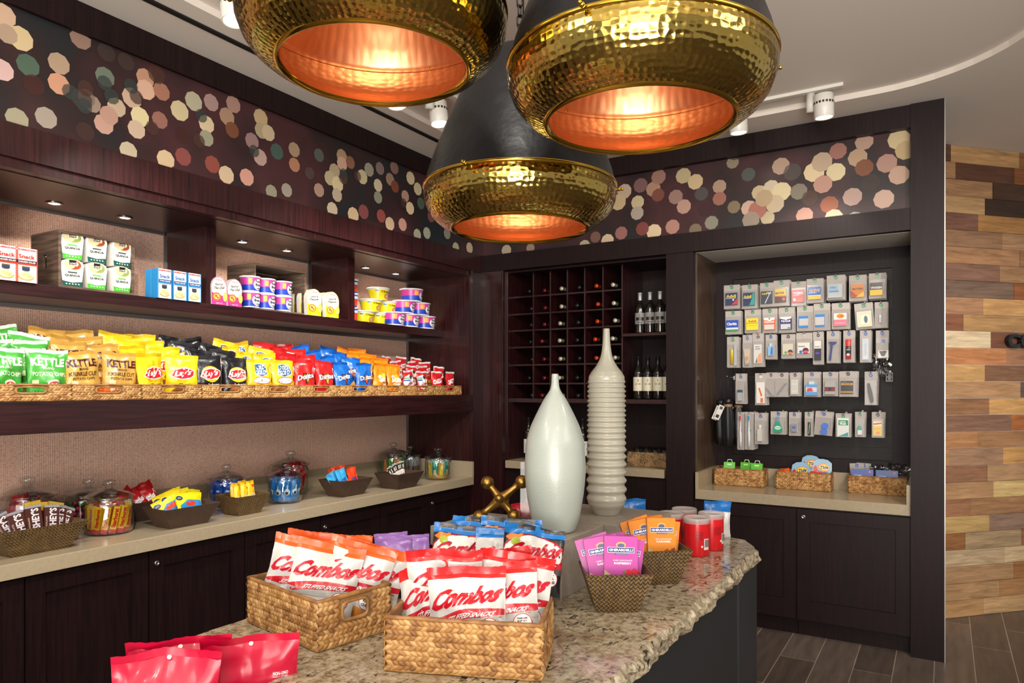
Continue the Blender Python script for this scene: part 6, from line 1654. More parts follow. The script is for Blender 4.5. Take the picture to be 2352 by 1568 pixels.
 (655,740,1180,1365,BLUE_,'small grey deodorant block',[BX(.24,.18,.76,.50,'8c90a0',.022)],[('r',.34,.30,.66,.42,'5a6c98')]),
 (778,845,1180,1370,GREEN_,'dark lip balm stick',[('c',.55,.06,.58,.16,'2a3c30')],[('t','ChapStick',.55,.30,.40,.10,'e0e8e0',80,0,.03)]),
 (850,985,1175,1360,BLUE_,'two blue round lens cups',[('d',.62,.40,.20,.014,'4a78d8'),('d',.58,.16,.20,.014,'4a78d8')],[]),
 (1020,1140,1190,1375,GREEN_,'green and white eye solution box',[BX(.12,.02,.88,.80,'e0e4e0',.014)],[('r',.2,.50,.84,.72,'1a8a58'),T_('OPTI',.46,.64,.40,.07,'ffffff'),T_('FREE',.50,.56,.40,.07,'ffffff'),('p',[(.2,.04),(.84,.04),(.84,.22),(.5,.12)],'3aa0a0')]),
 (1172,1250,1178,1375,GREEN_,'small teal dropper bottle',[BX(.28,.10,.70,.28,'d8e0dc',.018),('p',[(.28,.28),(.70,.28),(.62,.44),(.36,.44)],.018,'1a9a88')],[]),
 (1303,1400,1180,1380,BLK_,'yellow medicated pad box',[BX(.12,.08,.82,.66,'e8bc20')],[('r',.12,.46,.82,.62,'e8dcc0'),('p',[(.14,.50),(.80,.54),(.80,.60),(.14,.56)],'b8402c'),('r',.2,.34,.72,.36,'b88a1c'),('e',.5,.2,.16,.05,'e08a60')]),
]
CARD_M = C('aca49e', .55)
def hang_card(W, H, dot, solids, items):
    m = MB().box(-W/2, W/2, 0, .002, 0, H, CARD_M); o = m.build('hang_card')
    p = MB(); a = [('e', .5, .885, .15 * min(1, .075 / W), .15 * .075 / H * .9, dot), ('r', .38, .955, .62, .972, '3a3634'), ('t', 'info', .5, .885, .15 * min(1, .06 / W), .03, 'd8e4dc'), ('r', .06, .965, .2, .98, 'c09a80'), ('r', .8, .965, .93, .98, '8a9a90')]
    a += [('r', .905, .14 + .07 * q, .94, .16 + .07 * q + .015 * (q % 3), '7a736e') for q in range(7)]
    art(p, a, flat(W, H, 0), 0); p.build('printed_card', o)
    q = MB(); dmax = .001
    for s_ in solids:
        if s_[0] == 'b':
            _, x0, y0, x1, y1, d, c = s_; q.box((x0 - .5) * W, (x1 - .5) * W, -d, -.0005, y0 * H, y1 * H, F(c)); dmax = max(dmax, d)
        elif s_[0] == 'c':
            _, cx, y0, y1, r_, c = s_; r2 = r_ * W; q.lathe([(0, y0 * H), (r2, y0 * H), (r2, y1 * H), (r2 * .8, y1 * H + .003), (0, y1 * H + .003)], F(c), 16, c=((cx - .5) * W, -r2 * .55 - .001, 0), caps=False, sy=.5); dmax = max(dmax, r2 * 1.06 + .001)
        elif s_[0] == 'p':
            _, pts, d, c = s_; q.prism([((x - .5) * W, y * H) for x, y in pts], -d, -.0005, F(c)); dmax = max(dmax, d)
        else:
            _, cx, cy, r_, d, c = s_; r2 = r_ * W; n = 20; q.prism([((cx - .5) * W + r2 * math.cos(2*math.pi*j/n), cy * H + r2 * math.sin(2*math.pi*j/n)) for j in range(n)], -d, -.0005, F(c))
    if items: art(q, items, flat(W, H, -dmax), 0)
    q.build('product', o)
    b_ = MB().box(-W * .46, W * .46, -max(dmax, .012) - .003, -.0003, H * .02, H * .74, CLEAR); b_.build('clear_blister', o)
    return o
def hook(x, z, label):
    m = MB(); m.tube([(0, 0, 0), (0, -(YN + .006 - YPK) - .015, 0), (0, -(YN + .006 - YPK) - .022, .004)], .0022, STEEL, 8); m.sphere((0, -(YN + .006 - YPK) - .024, .006), .0045, STEEL, 8, 6)
    m.box(-.006, .006, -.004, .0, -.015, .012, STEEL)
    o = m.build('display_hook', None, (x, YN + .006, z)); tag(o, label, 'hook', 'steel hooks of the hook wall'); return o
rowof = [0]*9 + [1]*9 + [2]*11 + [3]*9 + [4]*8
rnd = random.Random(31)
for i, (xl, xr, yt, yb, dot, desc, solids, items) in enumerate(PACKS):
    a = at(*S3(xl, yt), y=YPK); b = at(*S3(xr, yt), y=YPK); c = at(*S3((xl + xr) / 2, yb), y=YPK); d = at(*S3((xl + xr) / 2, yt), y=YPK)
    W = b.x - a.x; zt = d.z; H = zt - c.z; xc = (a.x + b.x) / 2
    o = hang_card(W, H, dot, solids, items)
    tl = -4 if i in (16,) else (4 if desc.startswith('two blue') else 0)
    o.location = (xc, YPK, zt - H); o.rotation_euler = (0, R(tl), 0)
    rn = ['top', 'second', 'third', 'fourth', 'bottom'][rowof[i]]
    tag(o, 'front hang card, %s, %s row' % (desc, rn), 'hanging pack', 'front packs on the hook wall')
    nb = [4, 3, 3, 3, 3][rowof[i]]
    for k_ in range(1, nb):
        o2 = copy_tree(o, (xc + rnd.uniform(-.004, .004), YPK + .034 * k_, zt - H + rnd.uniform(-.003, .001)), (0, R(tl + rnd.uniform(-1.5, 1.5)), 0), 'hang card behind the front one with %s' % desc, 'packs behind the %s' % desc)
    hook(xc, zt - H * .03 - .002, 'steel hook holding the %s, %s row' % (desc, rn))
# toothbrushes in clear sleeves
def toothbrush(c1_, c2_, desc, px0, px1):
    a = at(*S3(px0, 1180), y=YPK); b = at(*S3(px1, 1475), y=YPK); W = b.x - a.x; H = a.z - b.z; cx = (a.x + b.x) / 2
    m = MB().box(-W/2, W/2, 0, .002, 0, H, CARD_M); o = m.build('toothbrush_card')
    t = MB(); pts = [(0, -.012, H * .06), (.002, -.014, H * .25), (.0, -.012, H * .48), (0, -.011, H * .66), (0, -.011, H * .80)]
    t.tube(pts, [.006, .0075, .0085, .004, .0035], F(c1_), 10); t.sphere((0, -.0115, H * .5), .0095, F(c2_), 10, 8, (1, .7, 2.2)); t.box(-.006, .006, -.018, -.008, H * .78, H * .92, F('e4e4e8')); t.box(-.0055, .0055, -.028, -.018, H * .79, H * .91, F(c2_))
    t.build('toothbrush', o)
    MB().box(-W * .42, W * .42, -.031, -.0003, H * .03, H * .95, CLEAR).build('clear_blister', o)
    o.location = (cx, YPK, b.z); tag(o, 'hanging %s toothbrush in a clear sleeve beside the black umbrella' % desc, 'toothbrush', 'hanging toothbrushes')
    for k_ in (1, 2, 3): copy_tree(o, (cx + .002 * k_, YPK + .036 * k_, b.z), 0, 'toothbrush card behind the %s toothbrush' % desc, 'cards behind the %s toothbrush' % desc)
    hook(cx, a.z - .008, 'steel hook holding the %s toothbrush' % desc)
toothbrush('e0dce0', 'c82840', 'red and white', 252, 305)
toothbrush('dce4e8', '2a80b0', 'blue and white', 312, 378)
# umbrellas
def umbrella():
    m = MB(); n = 20; vs = []; fs = []; prof = [(.004, 0), (.022, .004), (.028, .05), (.030, .12), (.026, .17), (.020, .20)]
    for i, (r_, z) in enumerate(prof):
        for j in range(n):
            a = 2 * math.pi * j / n; q = r_ * (1 + .14 * math.cos(5 * a + z * 6)); vs.append((q * math.cos(a), q * math.sin(a), z))
    for i in range(len(prof) - 1):
        for j in range(n): fs.append((i * n + j, i * n + (j + 1) % n, (i + 1) * n + (j + 1) % n, (i + 1) * n + j))
    m.add(vs, fs, C('17181a', .45), True); o = m.build('folded_umbrella')
    MB().lathe([(.021, .198), (.022, .21), (.021, .212)], C('8a6a4c', .5), 18, caps=False).build('brown_band', o)
    MB().lathe([(.021, .212), (.025, .213), (.024, .235), (.012, .24), (0, .24)], C('141416', .3), 18, caps=False).build('handle_cap', o)
    MB().tube([(-.006, 0, .238), (-.004, .0, .30), (0, .0, .345), (.004, 0, .30), (.006, 0, .238)], .0016, C('101012', .6), 6).build('wrist_strap', o)
    tg_ = MB(); tg_.T = Matrix.Translation((-.022, -.026, .205)) @ Matrix.Rotation(R(24), 4, 'Y'); tg_.box(-.014, .014, -.0008, .0008, -.075, 0, C('dcd8d0', .5)); tg_.box(-.008, .008, -.0014, -.0008, -.066, -.050, C('2a2a2a', .5)); tg_.box(-.006, .008, -.0014, -.0008, -.02, -.006, C('4a4a4a', .5)); tg_.build('paper_tag', o)
    return o
ua = at(*S3(178, 1450), y=YPK); uz = at(*S3(178, 1080), y=YPK).z; usc = (uz - ua.z) / .235
um = umbrella(); um.location = (ua.x, YPK, ua.z); um.scale = (usc,) * 3; tag(um, 'black folded umbrella with a paper tag, front one at the left end of the hooks', 'umbrella', 'folded umbrellas')
copy_tree(um, (ua.x - .062, YPK + .05, ua.z + .004), R(40), 'black folded umbrella behind and left of the front umbrella', scale=usc * .96)
copy_tree(um, (ua.x + .055, YPK + .07, ua.z + .006), R(-30), 'black folded umbrella behind and right of the front umbrella', scale=usc * .96)
hook(ua.x, ua.z + .345 * usc, 'steel hook holding the black umbrellas')
# dark clip with a strap at the right end
p = at(*S3(1440, 905), y=YPK + .1)
m = MB(); m.box(-.02, .02, 0, .004, -.03, .03, C('8c8884', .3)); m.tube([(-.01, -.004, -.02), (.012, -.004, -.02), (.012, -.004, .02), (-.01, -.004, .02)], .003, STEEL, 8, closed=True)
o = m.build('hanging_clip', None, (p.x, YPK + .1, p.z)); tag(o, 'small grey card with a steel ring hanging at the right end of the fourth row', 'hanging pack')
hook(p.x, p.z + .03, 'steel hook at the right end of the fourth row holding a small grey card')

# ---- baskets on the niche counter
ZN = .8705
def nbasket(fl, frt, D, seed, label, holes):
    a = at(fl[0], fl[1], z=ZN); b = at(frt[0], frt[1], z=ZN); L = (b - a).length; yf = (a.y + b.y) / 2
    e = basket('straw_basket', L, D, .115 if seed != 3 else .11, .0215, holes, seed=seed, label=label, group='straw baskets under the hook wall')
    e.location = ((a.x + b.x) / 2, yf + D / 2, ZN); return e
nb1 = nbasket((1640, 1113), (1752, 1119), .17, 1, 'small straw basket of green boxes, left under the hook wall', {'right', 'left'})
nb2 = nbasket((1782, 1122), (1906, 1129), .17, 2, 'small straw basket of orange and blue stain remover packs, middle under the hook wall', {'right', 'left'})
nb3 = nbasket((1949, 1133), (2080, 1138), .17, 3, 'small straw basket of blue boxes and clear plastic, right under the hook wall', {'right', 'left'})
def inb(e, lx, ly, z=.007): return (e.location.x + lx, e.location.y + ly, ZN + z)
g = card('green_box', .075, .10, .035, '58b828', [('r', .08, .3, .92, .55, '78d048'), ('r', .30, .80, .70, .88, 'c8ecb0'), ('r', .12, .02, .88, .30, 'd8d8d4')], side='48a020')
MB().tube([(-.018, 0, .10), (-.012, 0, .118), (.012, 0, .118), (.018, 0, .10)], .003, F('d8f0c8'), 8).build('loop', g)
for i, (lx, ly, rz, l) in enumerate([(-.075, -.02, 8, 'left'), (.03, .02, -4, 'middle'), (.11, -.01, 2, 'right')]):
    o = g if i == 0 else copy_tree(g); o.location = inb(nb1, lx, ly, .055); o.rotation_euler = (R(-8), 0, R(rz)); tag(o, 'bright green box, %s one in the left small straw basket' % l, 'box', 'green boxes')
def tide():
    pts = [(-.055, 0), (.055, 0), (.06, .10), (.055, .14), (.03, .158), (0, .162), (-.03, .158), (-.055, .14), (-.06, .10)]
    o = MB().prism(pts, -.002, .002, F('88b0cc')).build('stain_remover_pack')
    a = MB(); art(a, [('p', [(.04, .02), (.62, .02), (.42, .4), (.16, .72), (.04, .6)], 'e8601c'), ('p', [(.06, .60), (.16, .72), (.34, .45), (.12, .42)], 'c82820'), ('e', .58, .66, .30, .15, 'f08020'), ('e', .60, .66, .25, .12, 'f8d838'), ('t', 'Tide', .60, .66, .44, .14, '1c2c80', 8, .1, .04), ('t', 'to go', .56, .46, .5, .10, '3858b0', 0, 0, .03), ('r', .52, .02, .8, .4, 'd8dce4'), ('r', .60, .22, .72, .36, 'd83020')], flat(.12, .162, -.0021), 0); a.build('printed_front', o)
    MB().prism([(x * .3 + .012, z * .34 + .002) for x, z in pts], -.02, -.0045, CLEAR).build('clear_blister', o)
    return o
td = tide()
for i, (lx, ly, z, rz, ry, l) in enumerate([(-.02, -.045, .05, -4, 0, 'front'), (.03, .0, .095, 0, 4, 'rear, topmost'), (.10, -.01, .075, 6, 6, 'right')]):
    o = td if i == 0 else copy_tree(td); o.location = inb(nb2, lx, ly, z - .03); o.rotation_euler = (R(-8), R(ry), R(rz)); tag(o, 'blue and orange stain remover pack, %s one in the middle basket' % l, 'pack', 'stain remover packs')
ob = mini('orange_pouch', .09, .11, .03, 33, [(1, 'e05a18')], [('e', .5, .45, .3, .22, 'f0c030'), ('t', 'Tide', .5, .45, .4, .16, '1c2c80'), ('r', .2, .72, .8, .78, 'f0e0d0')], 'd84818')
for i, (lx, ly, z, ry, l) in enumerate([(-.11, -.03, .02, -16, 'left'), (.05, -.055, .015, 4, 'middle front'), (.11, -.06, .012, 8, 'right front')]):
    o = ob if i == 0 else copy_tree(ob); o.location = inb(nb2, lx, ly, z); o.rotation_euler = (R(-10), R(ry), R(-4)); tag(o, 'orange detergent pouch, %s one in the middle basket' % l, 'pouch', 'orange pouches')
bb2 = card('blue_box', .125, .11, .05, '1c4498', [('r', .0, .0, 1, .10, '3a6cc8'), ('t', 'HUGGIES', .28, .60, .36, .12, 'e8ecf8', 0, 0, .04), ('e', .84, .86, .06, .06, 'c84868'), ('e', .5, .3, .1, .14, 'e8b828'), ('e', .7, .26, .1, .12, 'e8b828')], side='5a84d0')
for i, (lx, l) in enumerate([(-.085, 'left'), (.055, 'right')]):
    o = bb2 if i == 0 else copy_tree(bb2); o.location = inb(nb3, lx, -.045, .042); o.rotation_euler = (R(-6), 0, R(2)); tag(o, 'blue nappy box, %s one in the right small basket' % l, 'box', 'blue boxes')
hc_ = hang_card(.085, .15, BLUE_, [BX(.1, .1, .9, .6, 'b8b2ac')], [])
for i, (lx, ly, ry) in enumerate([(-.115, .0, -4), (-.09, .03, 2), (-.07, .055, 6)]):
    o = hc_ if i == 0 else copy_tree(hc_); o.location = inb(nb3, lx, ly, .035); o.rotation_euler = (R(-6), R(ry), 0); tag(o, 'grey card pack standing in the right small basket, %s' % ['front one', 'middle one', 'rear one'][i], 'hanging pack', 'cards in the right basket')
def crumple(name, sx, sy, sz, seed, mat):
    bm = bmesh.new(); bmesh.ops.create_icosphere(bm, subdivisions=4, radius=1)
    for v in bm.verts:
        c = v.co.normalized(); n_ = noise.cell(c * 3.1 + Vector((seed, 0, 0))) * .22 + noise.noise(c * 5.5 + Vector((seed, 2, 0))) * .35 + abs(noise.noise(c * 11 + Vector((seed, 7, 0)))) * .2
        v.co = Vector((c.x * sx, c.y * sy, c.z * sz)) * (1 + n_)
    me = bpy.data.meshes.new(name); bm.to_mesh(me); bm.free(); me.materials.append(mat)
    o = bpy.data.objects.new(name, me); COL.objects.link(o); return o
CRINK = glass_mat('crinkled_plastic', (.86, .87, .88, 1), 2.2, .12)
cr = crumple('plastic_bag', .075, .055, .06, 3, CRINK); cr.location = inb(nb3, .11, .03, .12); tag(cr, 'crumpled clear plastic bag spilling over the right end of the right basket', 'plastic bag')
cr = crumple('plastic_bag', .04, .03, .035, 5, CRINK); cr.location = inb(nb3, -.005, .045, .14); tag(cr, 'small crumpled clear plastic wrap between the blue boxes', 'plastic bag')
pz = at(*S3(1390, 690), y=YPK)
cr = crumple('plastic_bag', .045, .03, .085, 8, CRINK); p = at(*S3(1380, 790), y=YPK + .05); cr.location = (p.x, YPK + .05, p.z); tag(cr, 'crinkled clear bag hanging under the hair claw at the right of the third row', 'plastic bag')
hook(p.x + .02, p.z + .06, 'steel hook behind the hanging crinkled bag')
# ================================================================== ISLAND PRODUCTS
ZG = ZI + .0008
def local(cx, cy, rz, lx, ly): c, s = math.cos(R(rz)), math.sin(R(rz)); return cx + lx * c - ly * s, cy + lx * s + ly * c
B1 = (-.938, 1.376, 21.5); B2 = (-1.417, 1.356, -11.0); B3 = (-1.113, 1.72, 15.0)
b1 = basket('straw_basket', .346, .20, .120, .0235, {'left', 'right'}, seed=11, label='large straw basket nearest the viewer with red and white snack bags', group='straw baskets on the island')
b1.location = (B1[0], B1[1], ZG); b1.rotation_euler = (0, 0, R(B1[2]))
b2 = basket('straw_basket', .33, .215, .120, .0235, {'left', 'right'}, seed=12, label='straw basket left on the island with orange topped snack bags', group='straw baskets on the island')
b2.location = (B2[0], B2[1], ZG); b2.rotation_euler = (0, 0, R(B2[2]))
b3 = basket('straw_basket', .33, .20, .115, .0235, {'left', 'right'}, seed=13, label='straw basket behind on the island with blue topped snack bags', group='straw baskets on the island')
b3.location = (B3[0], B3[1], ZG); b3.rotation_euler = (0, 0, R(B3[2]))
def arcband(y0, y1, th):
    up = []; n = 14
    for i in range(n + 1):
        t = i / n; up.append((t, y0 + (y1 - y0) * t + .035 * math.sin(2.6 * t) - (.04 * (1 - t) ** 4)))
    return up + [(x, y - th) for x, y in reversed(up)]
def combos(hdr, W=.185, H=.19, seed=1, body='c9c7c4', dark=False):
    items = []
    if dark:
        items += [('e', .5, .80, .62, .34, '3c3a38'), ('e', .5, .77, .58, .31, '5a5450'), ('e', .5, .74, .54, .28, '2c2a2a'), ('e', .5, .60, .52, .27, 'b81c28'), ('e', .5, .60, .49, .245, 'e4e2de'),
                  ('p', [(.02, .80), (.10, .86), (.22, .84), (.30, .90), (.28, .82), (.20, .76), (.08, .76)], 'e07a20'), ('e', .18, .74, .07, .06, 'a8b82c')]
    items += [('p', arcband(.42, .47, .11), 'c01828'), ('p', [(0, .36), (.3, .33), (.7, .38), (1, .42), (1, .33), (.6, .28), (0, .26)], 'b4b2ae' if not dark else '4a4644')]
    tx = ('t', 'Combos', .52, .625, .92, .21, 'b8162a', 6, .22, .055)
    items += ([('r', 0, .855, 1, .93, hdr)] if dark else []) + [('t', 'Combos', .52, .64, .90, .22, 'bc1026', 5, .22, .048), ('t', 'STUFFED SNACKS', .56, .405, .62, .055, 'f0ecec', 5, .1, .03),
              ('e', .80, .26, .125, .115, 'b0182a'), ('e', .80, .26, .115, .105, 'eceae6'), ('t', 'REAL', .80, .275, .13, .04, '2a2426', 0, 0, .03), ('t', 'CHEESE', .80, .215, .16, .04, '2a2426', 0, 0, .03), ('t', 'made with', .80, .32, .13, .022, '2a2426'),
              ('e', .42, .13, .16, .10, 'b8702c'), ('e', .66, .09, .14, .08, 'c8823c'), ('e', .20, .12, .12, .08, 'a8642c')]
    return bag('snack_bag', W, H, .045, seed, [(.80, body), (1, hdr)] if False else [(.86, body if not dark else '242426'), (1, hdr)], items, hdr, wr=1.25, cut=12, seal_h=.085, nu=22, waist=.05, flop=.03)
def put_bags(protos, B, lst, lab, group, zb=.03, cat='snack bag'):
    for i, (pi, lx, ly, z, rx, ry, rz, l) in enumerate(lst):
        src = protos[pi]
        if 'label' in src: src = copy_tree(src)
        x, y = local(B[0], B[1], B[2], lx, ly)
        src.location = (x, y, ZG + z); src.rotation_euler = (R(rx), R(ry), R(rz)); tag(src, lab + ', ' + l, cat, group)
red = [combos('c81c1e', seed=101), combos('c81c1e', seed=117), combos('c81c1e', seed=133)]
put_bags(red, B1, [(0, .004, -.064, .036, -28, -5, 25, 'central, lettering fully visible'), (1, -.066, -.034, .036, -28, -14, 22, 'front left, half covered'), (2, .074, -.030, .040, -26, -5, 26, 'front right, with cheese seal'), (1, .078, .012, .052, -22, 8, 28, 'rightmost, leaning outwards'),
                   (0, -.070, .022, .052, -10, -2, 24, 'rear left, upright'), (2, .060, .052, .050, -18, -8, 25, 'rear right, leaning back'), (1, -.01, .070, .036, -10, 2, 22, 'hindmost, in the middle')],
         'red topped white snack bag in the nearest basket', 'red topped snack bags')
org = [combos('e0581a', seed=151), combos('e0581a', seed=167)]
put_bags(org, B2, [(0, -.048, -.050, .040, -14, 12, 30, 'left front one'), (1, .035, -.032, .038, -16, 11, 32, 'middle front one'), (0, .072, .026, .036, -18, 16, 30, 'right one near the handle hole'), (1, -.060, .010, .046, -12, 4, 22, 'left rear one'), (0, .0, .052, .040, -12, 2, 26, 'middle rear one'), (1, .078, .072, .026, -16, 14, 28, 'rightmost rear one')],
         'orange topped white snack bag in the left basket', 'orange topped snack bags')
blu = [combos('1578c8', seed=181, dark=True), combos('1578c8', seed=197), combos('1578c8', seed=211, dark=True)]
put_bags(blu, B3, [(0, -.085, -.035, .045, -22, 6, 30, 'left front black one with an orange badge'), (1, .055, -.040, .045, -24, 4, 32, 'white front one on the right'), (2, -.050, .015, .058, -20, 8, 32, 'left rear black one'), (0, .035, .045, .056, -18, 6, 32, 'hindmost black one'), (2, .115, -.005, .048, -18, 10, 38, 'rightmost black one')],
         'blue topped snack bag in the rear basket', 'blue topped snack bags')

# black bin with violet packs
bn = tray('black_bin', .24, .20, .225, .185, .12, C('1a1614', .35), 'plain black bin holding violet and blue packs between the baskets'); bn.location = (-1.50, 1.765, ZG); bn.rotation_euler = (0, 0, R(-4))
vp = mini('violet_pack', .11, .125, .03, 221, [(.62, '2430a0'), (1, 'a878c8')], [], 'b488d4')
for i, (x, y, rz, l) in enumerate([(-1.465, 1.735, 34, 'front'), (-1.45, 1.80, 30, 'rear'), (-1.53, 1.79, 38, 'left')]):
    o = vp if i == 0 else copy_tree(vp); o.location = (x, y, ZG + .032); o.rotation_euler = (R(-10), R(-4), R(rz)); tag(o, 'violet and blue snack pack, %s one in the black bin' % l, 'snack pack', 'violet packs')

# bronze trays with chocolate bars
def island_tray(fl, frt, label):
    a = at(fl[0], fl[1], z=ZI); b = at(frt[0], frt[1], z=ZI); d = (b - a); ang = math.atan2(d.y, d.x)
    o = tray('bronze_tray', .190, .165, .118, .10, .113, BRONZE, label, 'bronze trays on the island')
    n = Vector((-math.sin(ang), math.cos(ang), 0)); c = (a + b) / 2 + n * .05
    o.location = (c.x, c.y, ZG); o.rotation_euler = (0, 0, ang); return c, math.degrees(ang)
t1, a1 = island_tray((1370, 1407), (1468, 1406), 'bronze woven tray of pink chocolate bars on the granite')
t2, a2 = island_tray((1468, 1344), (1568, 1340), 'bronze woven tray of orange chocolate bars on the granite')
def ghir(col, dark, flavor, seed, fruit):
    W, H = .096, .175
    m = MB().box(-W/2, W/2, -.005, .005, 0, H, F(dark)); o = m.build('chocolate_bar')
    MB().box(-W/2 * .995, W/2 * .995, -.0062, -.005, .001, H - .001, F(col)).build('wrapper_front', o)
    a = MB(); items = [('r', .04, .79, .96, .80, col), ('e', .5, .855, .15, .05, 'c8a860'), ('e', .5, .845, .11, .035, '5a5a80'), ('r', .10, .73, .90, .82, 'e8e4f0'), ('r', .115, .738, .885, .812, '22306c'), ('t', 'GHIRARDELLI', .5, .775, .72, .042, 'f4f0f8', 0, 0, .04), ('r', .32, .70, .68, .725, '22306c'), ('t', 'CHOCOLATE', .5, .7125, .32, .016, 'd8c8e0'),
        ('t', 'DARK CHOCOLATE' if fruit == 'r' else 'MILK CHOCOLATE', .55, .61, .56, .022, 'f0dce8'), ('t', flavor, .55, .565, .52, .035, 'f8e8f0', 0, 0, .03), ('p', [(0, 0), (1, 0), (1, .26), (.62, .36), (.3, .34), (0, .46)], 'b8a878'), ('p', [(0, .40), (.3, .30), (.5, .32), (0, .30)], 'e0d4a8'), ('p', [(.12, 0), (.95, 0), (.90, .22), (.66, .31), (.5, .22)], '4a2016'), ('p', [(.52, .2), (.66, .28), (.86, .22), (.7, .14)], '6a3424'), ('p', [(.2, .02), (.42, .14), (.62, .1), (.5, 0)], '6a3424')]
    items += [('e', .72, .42, .10, .05, 'c81c30'), ('e', .90, .44, .09, .05, 'c81c30'), ('e', .88, .35, .10, .05, 'a81428'), ('e', .60, .43, .04, .02, '4a8a2c')] if fruit == 'r' else [('p', [(.56, .40), (.66, .44), (.74, .40), (.64, .36)], '9a4a1c'), ('p', [(.78, .42), (.92, .46), (.96, .38), (.84, .35)], '8a3c18'), ('p', [(.7, .33), (.8, .36), (.86, .30), (.76, .28)], '9a4a1c')]
    art(a, items, flat(W, H, -.0063), 0, dh=.00012, h0=.0002); a.build('printed_front', o)
    return o
def bars(proto, c, ang, lab, group):
    lst = [(.014, -.034, .032, -12, 2, 0, 'frontmost, facing the viewer'), (-.016, -.018, .030, -12, -10, 0, 'middle left one'), (-.020, .002, .032, -12, -17, 0, 'leftmost one'), (.020, -.006, .022, -12, 10, 0, 'right one behind the front one'), (.0, .018, .030, -10, -4, 0, 'rear one'), (.01, .034, .024, -8, 3, 0, 'hindmost one')]
    for i, (lx, ly, z, rx, ry, rz, l) in enumerate(lst):
        o = proto if i == 0 else copy_tree(proto)
        x, y = local(c.x, c.y, ang, lx * .8, ly); o.location = (x, y, ZG + z); o.rotation_euler = (R(rx), R(ry), R(ang + rz)); tag(o, lab + ', ' + l, 'chocolate bar', group)
bars(ghir('b8489c', '8a3478', 'RASPBERRY', 1, 'r'), t1, a1, 'pink wrapped chocolate bar in the near bronze tray', 'pink chocolate bars')
bars(ghir('dc8428', 'a85c18', 'CARAMEL', 2, 'c'), t2, a2, 'orange wrapped chocolate bar in the far bronze tray', 'orange chocolate bars')

# red tubs with clear lids
CLIDM, _nt, _b = P('translucent_lid'); _b.inputs['Base Color'].default_value = hexc('e8dcd8'); _b.inputs['Alpha'].default_value = .4; _b.inputs['Roughness'].default_value = .15
def tub():
    o = MB().lathe([(0, 0), (.046, 0), (.0475, .004), (.0475, .128)], F('c8141e'), 36, caps=False).build('red_tub')
    MB().lathe([(0, .128), (.044, .128), (.0475, .1285), (.0475, .1305)], C('a8a09c', .25, .7), 36, caps=False).build('foil_seal', o)
    MB().lathe([(.0480, .120), (.0500, .121), (.0503, .138), (.0485, .142), (.047, .139), (.044, .136), (0, .136)], CLIDM, 36, caps=False).build('lid', o)
    a = MB(); surf = lambda u, v, h: ((.0476 + h) * math.cos(R(-90) + (u - .5) * 1.8), (.0476 + h) * math.sin(R(-90) + (u - .5) * 1.8), v * .128)
    it = [('r', .70, .20, .98, .52, 'e0d8d4')] + [('r', .73 + .02 * q, .28, .738 + .02 * q + .004 * (q % 3), .50, '2a2626') for q in range(10)] + [('r', .3, .5 + .05 * q, .64, .515 + .05 * q, '8c1418') for q in range(5)] + [('r', .55, .28, .62, .34, 'e8d8d0')]
    art(a, it, surf, 10); a.build('printed_label', o); return o
tb = tub(); pc = at(1600, 1273, z=ZI)
for i, (dx, dy, l) in enumerate([(0, 0, 'front right, with barcode'), (.02, .125, 'rear right one'), (-.115, .045, 'front left one'), (-.10, .165, 'rear left one')]):
    o = tb if i == 0 else copy_tree(tb); o.location = (pc.x + dx, pc.y + dy, ZG); o.rotation_euler = (0, 0, R(30 + 20 * i if i else 30)); tag(o, 'red tub with clear lid at the far granite end, ' + l, 'tub', 'red tubs with clear lids')
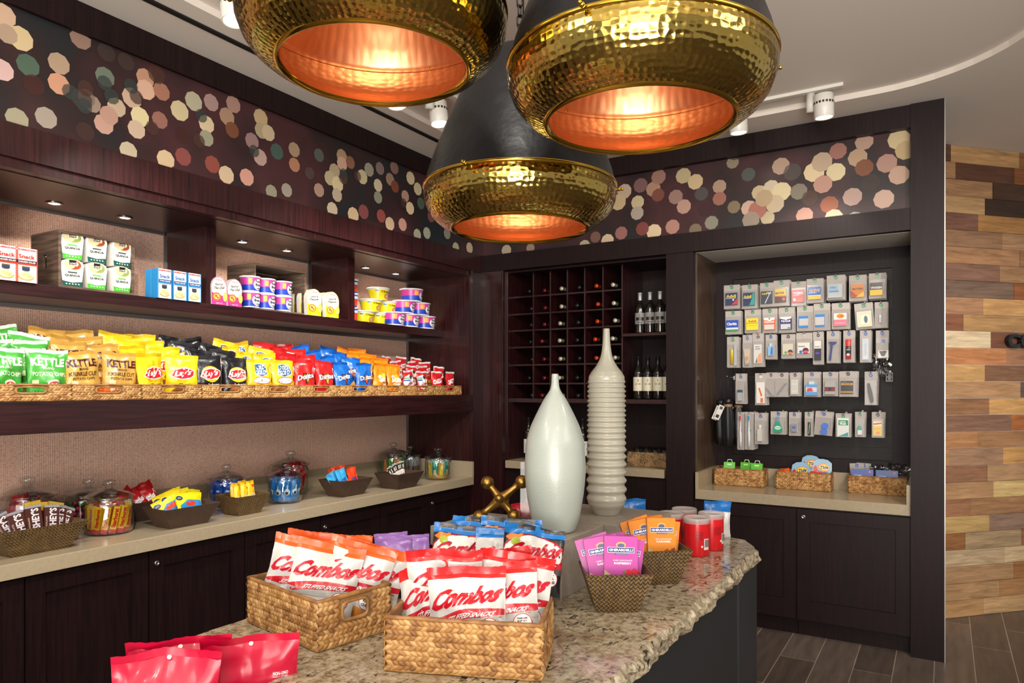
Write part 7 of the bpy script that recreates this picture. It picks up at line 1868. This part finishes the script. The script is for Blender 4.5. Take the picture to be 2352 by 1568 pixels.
# bags behind
bb_b = bag('snack_bag', .12, .15, .04, 241, [(.7, 'd8d4d0'), (1, '1a70c0')], [], '1a70c0')
p = at(1642, 1236, z=ZI); bb_b.location = (p.x - .0, p.y + .03, ZG); bb_b.rotation_euler = (R(-6), R(2), R(36)); tag(bb_b, 'blue snack bag at the far island end, right behind the red tubs', 'snack bag')
o = copy_tree(bb_b, (-1.14, 2.90, ZG), (R(-10), R(-3), R(26)), 'blue snack bag behind the orange chocolate bars, only its blue top edge showing')
rb2 = bag('snack_bag', .11, .145, .04, 251, [(1, 'b81430')], [], 'c01838')
p = at(1112, 1200, z=ZI); rb2.location = (-1.50, 2.62, ZG + .0); rb2.rotation_euler = (R(-6), R(-8), R(30)); tag(rb2, 'red snack bag standing behind the left arm of the brass jack', 'snack bag')
o = copy_tree(rb2, (-1.37, 2.70, ZG), (R(-6), R(8), R(20)), 'red snack bag standing behind the right foot of the brass jack')
# clear acrylic holder
ah = MB().box(-.05, .05, -.0015, .0015, 0, .20, glass_mat('frosted_acrylic', (.75, .70, .66, 1), 1.5, .1)).box(-.05, .05, -.0015, .05, 0, .003, CLEAR).build('acrylic_holder')
p = at(1216, 1190, z=1.093); ah.location = (-1.20, 2.14, 1.0945); ah.rotation_euler = (R(-8), 0, R(28)); tag(ah, 'clear acrylic card holder standing behind the smooth white vase', 'card holder')

# pink bags at the lower ledge
def pink(seed):
    it = [('r', 0, .0, 1, .56, 'd4d0cc'), ('t', 'barkTHINS', .5, .42, .84, .12, '2c2426', 0, 0, .0), ('t', 'NON-GMO', .83, .665, .16, .030, 'f4dce0', 0, 0, .035), ('t', 'PROJECT VERIFIED', .83, .638, .16, .012, 'f0ccd4'), ('e', .5, .93, .022, .016, 'f0d8d0'), ('p', [(0, .30), (.3, .2), (.7, .25), (1, .5), (1, .3), (.6, .1), (0, .1)], '8a1024')]
    return bag('chocolate_snack_bag', .205, .245, .05, seed, [(1, 'c40c38')], it, 'c40c38', wr=1.3, cut=9, seal_h=.06, nu=20, flop=.05)
pk1, pk2 = pink(301), pink(319)
spots = [(pk1, -1.365, .845, -.004, -7, 3, 50, 'frontmost one at the lower left'), (pk2, -1.405, .905, .004, -6, 2, 48, 'middle one just behind the front one'), (None, -1.318, 1.015, .0, -5, 2, 44, 'right one closest to the granite')]
for i, (s_, x, y, z, rx, ry, rz, l) in enumerate(spots):
    x += .026; y += .016; z += .012 if i < 2 else .006
    o = s_ or copy_tree(pk2 if i == 2 else pk1); o.location = (x, y, .7605 + z); o.rotation_euler = (R(rx), R(ry), R(rz)); tag(o, 'crimson snack bag on the lower ledge, ' + l, 'snack bag', 'crimson snack bags')
